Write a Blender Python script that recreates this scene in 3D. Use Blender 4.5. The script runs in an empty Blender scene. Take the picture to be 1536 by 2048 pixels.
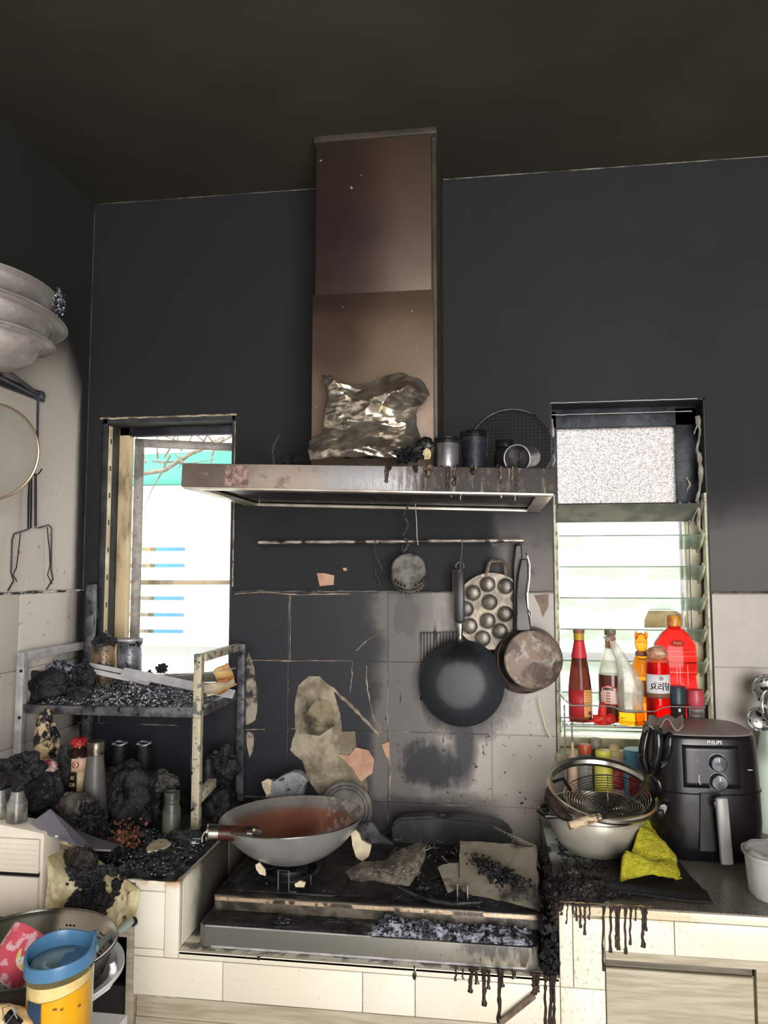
import bpy, bmesh, math, random
from mathutils import Vector, Matrix, noise
import numpy as np
R = math.radians
sc = bpy.context.scene
COL = sc.collection
random.seed(7)

# ------------------------------------------------------------------ camera
FPX = 1520.0; PITCH = R(4.5); YAW = R(8)
CAM = Vector((0, -2.2, 1.5))
FW = Vector((-math.sin(YAW)*math.cos(PITCH), math.cos(YAW)*math.cos(PITCH), math.sin(PITCH)))
RT = Vector((math.cos(YAW), math.sin(YAW), 0)); UP = RT.cross(FW)
cd = bpy.data.cameras.new('camera'); cam = bpy.data.objects.new('camera', cd); COL.objects.link(cam)
cd.sensor_fit = 'HORIZONTAL'; cd.sensor_width = 36; cd.lens = FPX/1536*36; cd.clip_start = .02; cd.clip_end = 100
cam.matrix_world = Matrix.Translation(CAM) @ Matrix((RT, UP, -FW)).transposed().to_4x4()
sc.camera = cam
def ray(x, y): return FW*FPX + RT*(x-768) - UP*(y-1024)
def at(x, y, Y):
    d = ray(x, y); return CAM + d*((Y-CAM.y)/d.y)
def atz(x, y, Z):
    d = ray(x, y); return CAM + d*((Z-CAM.z)/d.z)
def atx(x, y, X):
    d = ray(x, y); return CAM + d*((X-CAM.x)/d.x)
def mpp(p): return (Vector(p)-CAM).dot(FW)/FPX       # metres covered by a pixel there

# ------------------------------------------------------------------ light
sc.view_settings.view_transform = 'Standard'; sc.view_settings.look = 'None'
sc.view_settings.exposure = 0.7; sc.view_settings.gamma = 1; sc.view_settings.use_curve_mapping = False
w = bpy.data.worlds.new('world'); sc.world = w; w.use_nodes = True
bg = w.node_tree.nodes['Background']; bg.inputs[0].default_value = (0.93, 0.97, 1.0, 1); bg.inputs[1].default_value = 1.7
sl = bpy.data.lights.new('sun', 'SUN'); sl.energy = 5.0; sl.angle = R(2); sl.color = (1, .97, .9)
sun = bpy.data.objects.new('sun', sl); COL.objects.link(sun); sun.rotation_euler = (R(38), 0, R(20))
al = bpy.data.lights.new('doorway_daylight', 'AREA'); al.shape = 'RECTANGLE'; al.size = 1.7; al.size_y = 2.0; al.energy = 75; al.color = (1, .97, .93)
ao = bpy.data.objects.new('doorway_daylight', al); COL.objects.link(ao); ao.location = (.9, -3.9, 1.5); ao.rotation_euler = (R(90), 0, R(8))

# ------------------------------------------------------------------ materials
def lin(c):
    return tuple(((v/255)/12.92 if v/255 <= .04045 else ((v/255+.055)/1.055)**2.4) for v in c[:3]) + (1,)
class V:
    def __init__(s, g, k): s.g = g; s.k = k
    def _m(s, op, b, r=False):
        return s.g.math(op, b, s) if r else s.g.math(op, s, b)
    def __add__(s, b): return s._m('ADD', b)
    def __radd__(s, b): return s._m('ADD', b)
    def __sub__(s, b): return s._m('SUBTRACT', b)
    def __rsub__(s, b): return s._m('SUBTRACT', b, True)
    def __mul__(s, b): return s._m('MULTIPLY', b)
    def __rmul__(s, b): return s._m('MULTIPLY', b)
    def __truediv__(s, b): return s._m('DIVIDE', b)
class G:
    """small helper for writing node materials as expressions"""
    def __init__(s, name):
        s.mat = bpy.data.materials.new(name); s.mat.use_nodes = True
        s.t = s.mat.node_tree; s.b = s.t.nodes['Principled BSDF']
    def _in(s, sock, v):
        if isinstance(v, V): s.t.links.new(v.k, sock)
        else: sock.default_value = v
    def math(s, op, a, b=0, c=0, clamp=False):
        n = s.t.nodes.new('ShaderNodeMath'); n.operation = op; n.use_clamp = clamp
        for i, v in enumerate((a, b, c)): s._in(n.inputs[i], v)
        return V(s, n.outputs[0])
    def pos(s, world=True):
        if world: n = s.t.nodes.new('ShaderNodeNewGeometry'); k = n.outputs['Position']
        else: n = s.t.nodes.new('ShaderNodeTexCoord'); k = n.outputs['Object']
        sp = s.t.nodes.new('ShaderNodeSeparateXYZ'); s.t.links.new(k, sp.inputs[0]); s.P = k
        return V(s, sp.outputs[0]), V(s, sp.outputs[1]), V(s, sp.outputs[2])
    def noise(s, scale=5, detail=4, rough=.55, stretch=None, dist=0):
        n = s.t.nodes.new('ShaderNodeTexNoise'); n.inputs['Scale'].default_value = scale
        n.inputs['Detail'].default_value = detail; n.inputs['Roughness'].default_value = rough; n.inputs['Distortion'].default_value = dist
        k = s.P
        if stretch:
            m = s.t.nodes.new('ShaderNodeMapping'); m.inputs['Scale'].default_value = stretch
            s.t.links.new(k, m.inputs[0]); k = m.outputs[0]
        s.t.links.new(k, n.inputs['Vector']); return V(s, n.outputs[0])
    def voro(s, scale=20, feature='F1', stretch=None):
        n = s.t.nodes.new('ShaderNodeTexVoronoi'); n.feature = feature; n.inputs['Scale'].default_value = scale
        k = s.P
        if stretch:
            m = s.t.nodes.new('ShaderNodeMapping'); m.inputs['Scale'].default_value = stretch
            s.t.links.new(k, m.inputs[0]); k = m.outputs[0]
        s.t.links.new(k, n.inputs['Vector']); return V(s, n.outputs[0])
    def ss(s, v, lo, hi):
        n = s.t.nodes.new('ShaderNodeMapRange'); n.interpolation_type = 'SMOOTHSTEP'
        inv = lo > hi
        if inv: lo, hi = hi, lo
        s._in(n.inputs[0], v); n.inputs[1].default_value = lo; n.inputs[2].default_value = hi
        n.inputs[3].default_value = 1.0 if inv else 0.0; n.inputs[4].default_value = 0.0 if inv else 1.0
        return V(s, n.outputs[0])
    def blob(s, a, b, ca, cb, ra, rb, soft=.3, nz=0):
        d = s.math('SQRT', s.math('POWER', (a-ca)/ra, 2) + s.math('POWER', (b-cb)/rb, 2))
        # POWER of a negative base with an even exponent is fine in Cycles
        return s.ss(d + nz, 1+soft, 1-soft)
    def mx(s, a, b): return s.math('MAXIMUM', a, b)
    def mn(s, a, b): return s.math('MINIMUM', a, b)
    def mix(s, f, a, b):
        n = s.t.nodes.new('ShaderNodeMix'); n.data_type = 'RGBA'
        s._in(n.inputs[0], f)
        for sock, v in ((n.inputs[6], a), (n.inputs[7], b)):
            if isinstance(v, V): s.t.links.new(v.k, sock)
            else: sock.default_value = lin(v)
        return V(s, n.outputs[2])
    def bump(s, h, st=.3, dist=.01):
        n = s.t.nodes.new('ShaderNodeBump'); n.inputs['Strength'].default_value = st; n.inputs['Distance'].default_value = dist
        s._in(n.inputs['Height'], h); s.t.links.new(n.outputs[0], s.b.inputs['Normal'])
    def set(s, color=None, rough=None, metal=None, **kw):
        if color is not None:
            if isinstance(color, V): s.t.links.new(color.k, s.b.inputs['Base Color'])
            else: s.b.inputs['Base Color'].default_value = lin(color)
        if rough is not None: s._in(s.b.inputs['Roughness'], rough)
        if metal is not None: s._in(s.b.inputs['Metallic'], metal)
        for k, v in kw.items(): s._in(s.b.inputs[k.replace('_', ' ')], v)
        return s.mat
def M(name, c, c2=None, rough=.5, metal=0, ns=25, lo=.4, hi=.6, bump=0, bs=60, c3=None, s3=200, t3=(.62, .7), trans=0, ior=1.45, stretch=None, spec=.5, alpha=1, coat=0):
    g = G(name); g.pos(False)
    col = c
    if c2 is not None: col = g.mix(g.ss(g.noise(ns, 5, .6, stretch), lo, hi), c, c2)
    if c3 is not None: col = g.mix(g.ss(g.noise(s3, 3, .6), *t3), col, c3)
    g.set(col, rough, metal, Transmission_Weight=trans, IOR=ior, Specular_IOR_Level=spec, Alpha=alpha, Coat_Weight=coat)
    if bump: g.bump(g.noise(bs, 5, .6), bump, .01)
    return g.mat
m = {}
m['char'] = M('char', (17, 17, 20), (44, 43, 46), rough=.5, ns=18, bump=.9, bs=70, c3=(120, 122, 132), s3=160, t3=(.63, .72))
m['char_dark'] = M('char_dark', (12, 12, 14), (28, 28, 31), rough=.55, ns=25, bump=.7, bs=60)
m['ash'] = M('ash', (66, 68, 78), (180, 184, 200), rough=.75, ns=60, bump=1, bs=140, c3=(20, 20, 22), s3=90, t3=(.5, .6))
m['ashy_char'] = M('ashy_char', (24, 24, 28), (104, 106, 116), rough=.45, ns=70, lo=.48, hi=.62, bump=1, bs=120, c3=(225, 228, 238), s3=150, t3=(.54, .62))
m['bead'] = M('bead', (22, 23, 26), (62, 64, 68), rough=.3, ns=30)
m['rust_clump'] = M('rust_clump', (120, 72, 46), (40, 32, 28), rough=.5, ns=40, bump=.5)
m['soot_metal'] = M('soot_metal', (34, 34, 36), (70, 70, 72), rough=.42, metal=.7, ns=12, bump=.2, bs=60)
m['black_metal'] = M('black_metal', (22, 23, 26), rough=.4, metal=.3)
m['dark_frame'] = M('dark_frame', (32, 34, 40), (62, 64, 70), rough=.5, metal=.3, ns=10, bump=.2, bs=50)
m['steel'] = M('steel', (205, 203, 198), (165, 160, 150), rough=.22, metal=1, ns=8)
m['steel_bright'] = M('steel_bright', (225, 225, 222), rough=.15, metal=1)
m['wire'] = M('wire', (185, 185, 182), rough=.3, metal=.9)
m['steel_dirty'] = M('steel_dirty', (168, 160, 150), (96, 86, 74), rough=.35, metal=.85, ns=22, c3=(30, 28, 26), s3=60, t3=(.62, .7))
m['rack'] = M('rack_paint', (196, 186, 160), (110, 112, 112), rough=.5, metal=.1, ns=24, lo=.54, hi=.6, bump=.3, bs=80, c3=(44, 40, 36), s3=45, t3=(.61, .66))
m['rack_dark'] = M('rack_dark', (112, 112, 116), (66, 66, 70), rough=.45, metal=.4, ns=20, c3=(20, 20, 22), s3=40, t3=(.6, .66))
m['rack_grey'] = M('rack_grey', (190, 188, 188), (160, 160, 162), rough=.45, metal=.2, ns=20)
m['iron'] = M('iron', (46, 49, 52), (66, 69, 72), rough=.4, metal=.55, ns=14, bump=.08, bs=200)
m['castiron'] = M('cast_iron', (140, 130, 116), (104, 96, 86), rough=.42, metal=.75, ns=25, bump=.15, bs=150)
m['cup'] = M('cup_metal', (118, 112, 104), (84, 80, 75), rough=.36, metal=.5, ns=40)
m['rustpan'] = M('rust_pan', (96, 78, 66), (138, 132, 124), rough=.42, metal=.35, ns=26, lo=.46, hi=.64, c3=(58, 42, 35), s3=12, t3=(.48, .6), bump=.1, bs=80)
m['panrim'] = M('pan_rim', (70, 54, 48), (40, 36, 36), rough=.3, metal=.7, ns=12)
m['copper'] = M('copper_edge', (190, 150, 120), rough=.3, metal=.9)
m['bakelite'] = M('bakelite', (30, 28, 29), (44, 40, 40), rough=.35, ns=20)
m['woodhandle'] = M('burnt_wood_handle', (92, 44, 34), (50, 28, 24), rough=.35, ns=30, stretch=(1, 5, 5))
m['foil'] = M('foil', (224, 216, 203), (172, 160, 144), rough=.27, metal=.9, ns=14, bump=.12, bs=30)
m['tile'] = M('counter_tile', (236, 231, 215), (228, 222, 204), rough=.25, ns=6, c3=(110, 96, 84), s3=190, t3=(.73, .75))
m['grout'] = M('grout', (176, 166, 146), (148, 138, 120), rough=.85, ns=40)
m['granite'] = M('granite', (128, 122, 112), (98, 94, 88), rough=.35, ns=160, lo=.4, hi=.6, c3=(60, 58, 56), s3=220, t3=(.6, .66))
m['wood'] = M('grey_wood', (188, 178, 156), (162, 150, 128), rough=.5, ns=8, lo=.35, hi=.65, stretch=(1, 1, 14))
m['creamplastic'] = M('cream_plastic', (232, 222, 206), (222, 212, 196), rough=.4, ns=5)
m['melt'] = M('melted_plastic', (226, 214, 176), (188, 170, 128), rough=.35, ns=22, bump=.4, bs=40, c3=(60, 44, 32), s3=26, t3=(.6, .68))
m['white'] = M('white_plastic', (238, 238, 240), rough=.3)
m['tabletop'] = M('table_white', (240, 240, 240), rough=.35)
m['glass'] = M('clear_glass', (240, 245, 242), rough=.02, trans=1, ior=1.45)
m['sootglass'] = M('sooty_glass', (190, 190, 184), (110, 110, 106), rough=.2, trans=.5, alpha=.7, ns=20)
m['greybottle'] = M('sooty_bottle', (98, 96, 94), (72, 70, 68), rough=.42, ns=8, bump=.05)
m['greensoot'] = M('sooty_green_glass', (96, 104, 90), (60, 66, 58), rough=.35, trans=.25, ns=22)
m['brown'] = M('brown_glass', (44, 26, 22), rough=.25)
m['redcap'] = M('red_cap', (190, 48, 42), (150, 34, 32), rough=.4, ns=20)
m['label_cream'] = M('label_cream', (214, 178, 150), rough=.5)
m['label_cream2'] = M('label_yellowed', (206, 182, 140), rough=.5)
m['dark_red'] = M('dark_red_print', (130, 50, 40), rough=.5)
m['black'] = M('black_plastic', (14, 14, 16), rough=.35)
m['fryer'] = M('glossy_black', (10, 10, 12), (15, 14, 17), rough=.3, ns=6, coat=.2)
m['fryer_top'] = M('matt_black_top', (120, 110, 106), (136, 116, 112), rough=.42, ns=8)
m['fryer_panel'] = M('panel_black', (19, 18, 22), rough=.3)
m['fryer_handle'] = M('smoked_handle', (148, 148, 146), rough=.3, trans=.1)
m['print_white'] = M('white_print', (225, 225, 225), rough=.5)
m['print_black'] = M('black_print', (20, 20, 20), rough=.5)
m['towel'] = M('towel', (226, 216, 60), (196, 186, 40), rough=.9, ns=120, bump=1, bs=260)
m['mat'] = M('black_mat', (16, 16, 17), rough=.7, bump=.4, bs=150)
m['clearplastic'] = M('clear_plastic', (236, 238, 236), rough=.18, trans=.8, ior=1.2)
m['teal'] = M('teal_roof', (40, 140, 125), rough=.6)
m['fence'] = M('white_fence', (235, 235, 232), rough=.6)
m['bark'] = M('bark', (150, 135, 120), (110, 100, 90), rough=.9, ns=30)
m['pink'] = M('pink_packet', (226, 90, 110), (240, 190, 200), rough=.3, ns=40, lo=.5, hi=.55)
m['juice'] = M('juice', (253, 180, 24), (253, 192, 56), rough=.3, ns=6)
m['froth'] = M('froth', (250, 226, 170), (244, 214, 150), rough=.5, ns=60)
m['bluelid'] = M('blue_lid', (76, 122, 160), rough=.3)
m['paleblue'] = M('pale_blue', (160, 188, 190), rough=.35)
m['terracotta'] = M('tile_back', (206, 166, 140), (182, 140, 116), rough=.8, ns=14, bump=.2, bs=80)
m['plaster'] = M('plaster', (178, 168, 144), (128, 116, 98), rough=.9, ns=16, lo=.38, hi=.6, bump=.6, bs=60, c3=(66, 60, 54), s3=10, t3=(.5, .66))
m['cream_chip'] = M('cream_chip', (222, 206, 178), (196, 178, 150), rough=.6, ns=30)
m['greysheet'] = M('grey_sheet', (122, 118, 128), (100, 96, 106), rough=.35, ns=8, c3=(225, 225, 228), s3=60, t3=(.68, .72))
m['ivory'] = M('ivory_frame', (222, 200, 160), (120, 100, 74), rough=.5, ns=9, lo=.45, hi=.65, stretch=(1, 1, .4))
m['aluminium'] = M('aluminium_frame', (158, 152, 144), (118, 112, 106), rough=.5, metal=.3, ns=12, c3=(80, 76, 72), s3=120, t3=(.6, .66))
m['blade'] = M('blade_glass', (214, 232, 220), (196, 208, 190), rough=.2, trans=.85, ns=12, ior=1.2)
m['blade_soot'] = M('blade_sooty', (110, 112, 104), (140, 140, 126), rough=.4, trans=.2, ns=12, ior=1.2)
m['bracket'] = M('louvre_bracket', (206, 204, 178), (170, 164, 136), rough=.5, ns=30)
m['string'] = M('string', (222, 214, 180), rough=.7)
m['sootstrand'] = M('soot_strand', (90, 90, 94), (50, 50, 54), rough=.8, ns=80)
m['pipe'] = M('scorched_pipe', (208, 196, 184), (120, 108, 100), rough=.45, metal=.5, ns=14, stretch=(1.5, 8, 8), c3=(60, 56, 54), s3=18, t3=(.52, .6))
def liquid(name, c, rough=.08, trans=.9, ior=1.25): return M(name, c, rough=rough, trans=trans, ior=ior)
m['red_liq'] = liquid('red_liquid', (255, 40, 34)); m['amber_liq'] = liquid('amber_liquid', (255, 176, 30)); m['soy'] = liquid('soy_liquid', (110, 52, 40), trans=.6)
m['orange_liq'] = liquid('orange_liquid', (255, 150, 40)); m['palegreen'] = M('pale_clear', (244, 246, 232), rough=.08, trans=.6, ior=1.2, alpha=.6)
m['melted_clear'] = M('melted_clear', (222, 222, 200), (245, 245, 236), rough=.18, trans=.3, ior=1.3, ns=50, lo=.45, hi=.55, bump=1, bs=45, alpha=.38)
m['redplastic'] = liquid('red_plastic', (240, 60, 50), rough=.35, trans=.5)
m['label_heinz'] = M('label_pinkish', (226, 190, 182), rough=.5)
m['label_white'] = M('label_white', (226, 226, 226), rough=.5)
m['label_red'] = M('label_red', (178, 44, 50), rough=.5)
m['label_tan'] = M('label_tan', (226, 170, 104), rough=.5)
m['goldcap'] = M('gold_cap', (216, 170, 40), rough=.4, trans=.3)
m['browncap'] = M('brown_cap', (128, 84, 64), rough=.5)
m['greycap'] = M('grey_cap', (120, 114, 96), rough=.5)
m['darkcap'] = M('dark_cap', (40, 56, 64), rough=.4)
m['pinkred'] = M('pink_red', (190, 70, 84), (150, 46, 60), rough=.35, ns=10)
m['yellowplastic'] = M('yellow_plastic', (228, 222, 90), rough=.4)
m['bluecap'] = M('light_blue', (110, 178, 210), rough=.4)
m['orangecap'] = M('orange_cap', (176, 76, 44), rough=.4)
m['hat'] = M('cream_lid', (226, 200, 150), rough=.5)
m['mesh'] = M('filter_mesh', (176, 166, 148), (110, 102, 92), rough=.35, metal=.8, ns=10, c3=(30, 28, 26), s3=16, t3=(.56, .64))
m['dark_inside'] = M('dark_interior', (36, 32, 30), rough=.7)
m['plate_grey'] = M('plate_grey', (130, 124, 116), (90, 86, 82), rough=.5, ns=12)
m['lidglass'] = M('lid_glass', (228, 230, 224), rough=.05, trans=.93, ior=1.1)
m['bowl_grey'] = M('bowl_sooty_white', (158, 150, 146), (128, 122, 118), rough=.42, ns=10, bump=.25, bs=45)
m['shelf_grey'] = M('shelf_grey', (64, 66, 74), (80, 82, 90), rough=.45, metal=.2, ns=8)
m['blueprint'] = M('navy_print', (40, 60, 90), rough=.5)

# ------------------------------------------------------------------ mesh helpers
def put(o, kind=None, label=None, cat=None, group=None):
    if label: o['label'] = label
    if cat: o['category'] = cat
    if group: o['group'] = group
    if kind: o['kind'] = kind
    return o
def T(name, label, cat, loc=(0, 0, 0), rot=(0, 0, 0), group=None, kind=None):
    o = bpy.data.objects.new(name, None); COL.objects.link(o); o.empty_display_size = .03
    o.location = loc; o.rotation_euler = rot
    return put(o, kind, label, cat, group)
class MB:
    def __init__(s): s.bm = bmesh.new()
    def _new(s, vs, fs, mat=None):
        mat = mat or Matrix(); bv = [s.bm.verts.new(mat @ Vector(v)) for v in vs]
        for f in fs:
            try: s.bm.faces.new([bv[i] for i in f])
            except ValueError: pass
        return bv
    def box(s, c, size, rot=None, bev=0, seg=2):
        t = bmesh.new(); bmesh.ops.create_cube(t, size=1)
        for v in t.verts: v.co = Vector((v.co.x*size[0], v.co.y*size[1], v.co.z*size[2]))
        if bev: bmesh.ops.bevel(t, geom=list(t.edges), offset=bev, segments=seg, affect='EDGES', profile=.5)
        mt = Matrix.Translation(Vector(c)) @ (rot.to_4x4() if rot else Matrix())
        for v in t.verts: v.co = mt @ v.co
        s._merge(t); return s
    def bb(s, x0, x1, y0, y1, z0, z1, bev=0):
        return s.box(((x0+x1)/2, (y0+y1)/2, (z0+z1)/2), (x1-x0, y1-y0, z1-z0), bev=bev)
    def _merge(s, t):
        me = bpy.data.meshes.new('t'); t.to_mesh(me); t.free(); s.bm.from_mesh(me); bpy.data.meshes.remove(me)
    def tube(s, pts, r, seg=8, closed=False, cap=True):
        pts = [Vector(p) for p in pts]; n = len(pts); rs = r if isinstance(r, (list, tuple)) else [r]*n
        up = None; rings = []
        for i, p in enumerate(pts):
            if closed: d = pts[(i+1) % n] - pts[i-1]
            else: d = pts[min(i+1, n-1)] - pts[max(i-1, 0)]
            if d.length < 1e-9: d = Vector((0, 0, 1))
            d.normalize()
            if up is None: up = Vector((0, 0, 1)) if abs(d.z) < .9 else Vector((1, 0, 0))
            u = (up - d*up.dot(d))
            if u.length < 1e-6: u = d.orthogonal()
            u.normalize(); up = u; v = d.cross(u)
            rings.append([s.bm.verts.new(p + (u*math.cos(a*2*math.pi/seg) + v*math.sin(a*2*math.pi/seg))*rs[i]) for a in range(seg)])
        for i in range(n if closed else n-1):
            a, b = rings[i], rings[(i+1) % n]
            for k in range(seg): s.bm.faces.new((a[k], a[(k+1) % seg], b[(k+1) % seg], b[k]))
        if cap and not closed:
            s.bm.faces.new(rings[0][::-1]); s.bm.faces.new(rings[-1])
        return s
    def lathe(s, prof, seg=32, mat=None, a0=0, a1=2*math.pi, sx=1, sy=1, n=2):
        mat = mat or Matrix(); full = abs(a1-a0-2*math.pi) < 1e-6; rings = []; cnt = seg if full else seg+1
        for r, z in prof:
            if r < 1e-6: rings.append([s.bm.verts.new(mat @ Vector((0, 0, z)))])
            else:
                rg = []
                for k in range(cnt):
                    a = a0+(a1-a0)*k/seg; c, q = math.cos(a), math.sin(a)
                    rr = r if n == 2 else r/((abs(c)**n+abs(q)**n)**(1/n))
                    rg.append(s.bm.verts.new(mat @ Vector((rr*c*sx, rr*q*sy, z))))
                rings.append(rg)
        for a, b in zip(rings, rings[1:]):
            if len(a) == 1 and len(b) == 1: continue
            for k in range(seg):
                k2 = (k+1) % cnt if full else k+1
                if len(a) == 1: f = (a[0], b[k2], b[k])
                elif len(b) == 1: f = (a[k], a[k2], b[0])
                else: f = (a[k], a[k2], b[k2], b[k])
                s.bm.faces.new(f)
        return s
    def prism(s, poly, d, mat=None):
        mat = mat or Matrix(); n = len(poly)
        a = [s.bm.verts.new(mat @ Vector((x, y, 0))) for x, y in poly]; b = [s.bm.verts.new(mat @ Vector((x, y, d))) for x, y in poly]
        s.bm.faces.new(a[::-1]); s.bm.faces.new(b)
        for i in range(n): s.bm.faces.new((a[i], a[(i+1) % n], b[(i+1) % n], b[i]))
        return s
    def lump(s, c, rad, seed=0, amp=.35, sub=3, freq=1.6, ridge=0, rot=None):
        t = bmesh.new(); bmesh.ops.create_icosphere(t, subdivisions=sub, radius=1)
        rad = Vector(rad) if not isinstance(rad, (int, float)) else Vector((rad,)*3)
        off = Vector((seed*3.1, seed*1.7, -seed*2.3))
        for v in t.verts:
            q = noise.fractal(v.co*freq+off, 1, 2, 4)
            if ridge: q += ridge*(abs(noise.noise(v.co*freq*2.2+off))-.25)
            k = v.co*(1+amp*q); k = Vector((k.x*rad.x, k.y*rad.y, k.z*rad.z))
            v.co = (rot @ k if rot else k) + Vector(c)
        s._merge(t); return s
    def grid(s, fn, nu, nv):
        vs = [[s.bm.verts.new(fn(i/nu, j/nv)) for i in range(nu+1)] for j in range(nv+1)]
        for j in range(nv):
            for i in range(nu): s.bm.faces.new((vs[j][i], vs[j][i+1], vs[j+1][i+1], vs[j+1][i]))
        return s
    def chunk(s, c, r, rnd):
        t = bmesh.new(); bmesh.ops.create_icosphere(t, subdivisions=1, radius=r)
        sx, sy, sz = rnd.uniform(.6, 1.5), rnd.uniform(.6, 1.5), rnd.uniform(.4, 1)
        e = Matrix.Rotation(rnd.uniform(0, 6), 3, Vector((rnd.random(), rnd.random(), rnd.random()+.01)).normalized())
        for v in t.verts:
            v.co = v.co*rnd.uniform(.8, 1.2); v.co = e @ Vector((v.co.x*sx, v.co.y*sy, v.co.z*sz)) + Vector(c)
        s._merge(t); return s
    def build(s, name, mat, parent=None, smooth=True, solid=0, sub=0, bev=0, world=None, kind=None, label=None, wire=0, auto=True, angle=40):
        """world=True: vertices were given in world space. A top-level mesh gets its origin at its base."""
        me = bpy.data.meshes.new(name)
        o = bpy.data.objects.new(name, me); COL.objects.link(o)
        bm = s.bm
        bmesh.ops.recalc_face_normals(bm, faces=list(bm.faces))
        if parent is not None:
            o.parent = parent
            if world:
                chain = Matrix(); p = parent
                while p is not None:
                    chain = Matrix.LocRotScale(p.location, p.rotation_euler, p.scale) @ chain; p = p.parent
                bm.transform(chain.inverted())
        else:
            lo = Vector([min(v.co[i] for v in bm.verts) for i in range(3)]); hi = Vector([max(v.co[i] for v in bm.verts) for i in range(3)])
            c = Vector(((lo.x+hi.x)/2, (lo.y+hi.y)/2, lo.z)); bm.transform(Matrix.Translation(-c)); o.location = c
        if smooth:
            for f in bm.faces: f.smooth = True
            if angle < 180:
                for e in bm.edges:
                    if len(e.link_faces) == 2 and e.calc_face_angle(0) > R(angle): e.smooth = False
        bm.to_mesh(me); bm.free()
        if isinstance(mat, str): mat = m[mat]
        me.materials.append(mat)
        if solid: md = o.modifiers.new('s', 'SOLIDIFY'); md.thickness = solid; md.offset = 0
        if bev: md = o.modifiers.new('b', 'BEVEL'); md.width = bev; md.segments = 2; md.limit_method = 'ANGLE'
        if wire: md = o.modifiers.new('w', 'WIREFRAME'); md.thickness = wire; md.use_even_offset = False
        if sub: md = o.modifiers.new('u', 'SUBSURF'); md.levels = sub; md.render_levels = sub
        if kind: o['kind'] = kind
        if label: o['label'] = label
        return o
def text(s, size, mat, parent, loc, rot=(R(90), 0, 0), bend=0, name='lettering', depth=.0004, extrude=True, sx=1, bold=0):
    cu = bpy.data.curves.new(name, 'FONT'); cu.body = s; cu.size = size; cu.extrude = depth; cu.align_x = 'CENTER'; cu.align_y = 'CENTER'; cu.resolution_u = 3; cu.offset = bold
    t = bpy.data.objects.new('t', cu); COL.objects.link(t)
    dg = bpy.context.evaluated_depsgraph_get(); dg.update()
    me = bpy.data.meshes.new_from_object(t.evaluated_get(dg)); bpy.data.objects.remove(t); bpy.data.curves.remove(cu)
    e = Matrix.Translation(Vector(loc)) @ (Matrix.Rotation(rot[2], 4, 'Z') @ Matrix.Rotation(rot[1], 4, 'Y') @ Matrix.Rotation(rot[0], 4, 'X'))
    for v in me.vertices:
        v.co.x *= sx
        if bend:   # wrap onto a cylinder of this radius whose axis is the local vertical
            a = v.co.x/bend; r = bend+v.co.z; v.co = Vector((r*math.sin(a), v.co.y, r*math.cos(a)-bend))
        v.co = e @ v.co
    me.materials.clear(); me.materials.append(m[mat] if isinstance(mat, str) else mat)
    o = bpy.data.objects.new(name, me); COL.objects.link(o); o.parent = parent
    return o
def label_patch(r, z0, z1, a0, a1, mat, parent, name='paper_label', seg=16, r1=None):
    """curved label on a round bottle; angles in degrees, 0 = towards the camera (-y), positive to the right"""
    b = MB(); r1 = r if r1 is None else r1
    def fn(u, v):
        a = R(a0+(a1-a0)*u); rr = (r+(r1-r)*v)+.0006; return Vector((rr*math.sin(a), -rr*math.cos(a), z0+(z1-z0)*v))
    b.grid(fn, seg, 2)
    return b.build(name, mat, parent, solid=.0005)
RX = Matrix.Rotation(R(90), 4, 'X')       # turns a lathe's axis towards the camera side (-y)
def arc(c, r, a0, a1, n=12, plane='xz'):
    out = []
    for i in range(n+1):
        a = R(a0+(a1-a0)*i/n); p = (r*math.cos(a), r*math.sin(a))
        out.append(Vector(c) + (Vector((p[0], 0, p[1])) if plane == 'xz' else Vector((p[0], p[1], 0))))
    return out
def heap(name, label, cat, x0, x1, y0, y1, z, h, mat, seed=0, n=150, cs=.006, parent=None, edge=.25, mask=None, kind='stuff'):
    rnd = random.Random(seed); b = MB()
    def hh(u, v):
        e = min(u, 1-u, v, 1-v)/edge; e = max(0, min(1, e + .5*noise.noise(Vector((u*4, v*4, seed)))))
        q = .55+.6*noise.fractal(Vector((u*3.3+seed, v*3.3, seed)), 1, 2, 4)+.35*abs(noise.noise(Vector((u*14, v*14, seed))))
        return max(-.002, h*q*e*(mask(u, v) if mask else 1))-.0015
    b.grid(lambda u, v: Vector((x0+(x1-x0)*u, y0+(y1-y0)*v, z+hh(u, v))), 56, 40)
    for i in range(n):
        u, v = rnd.random(), rnd.random(); q = hh(u, v)
        if q < .003: continue
        b.chunk((x0+(x1-x0)*u, y0+(y1-y0)*v, z+q), cs*rnd.uniform(.4, 1.5), rnd)
    o = b.build(name, mat, parent, world=True, angle=30)
    if parent is None: put(o, kind, label, cat)
    elif kind: o['kind'] = kind
    return o
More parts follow.
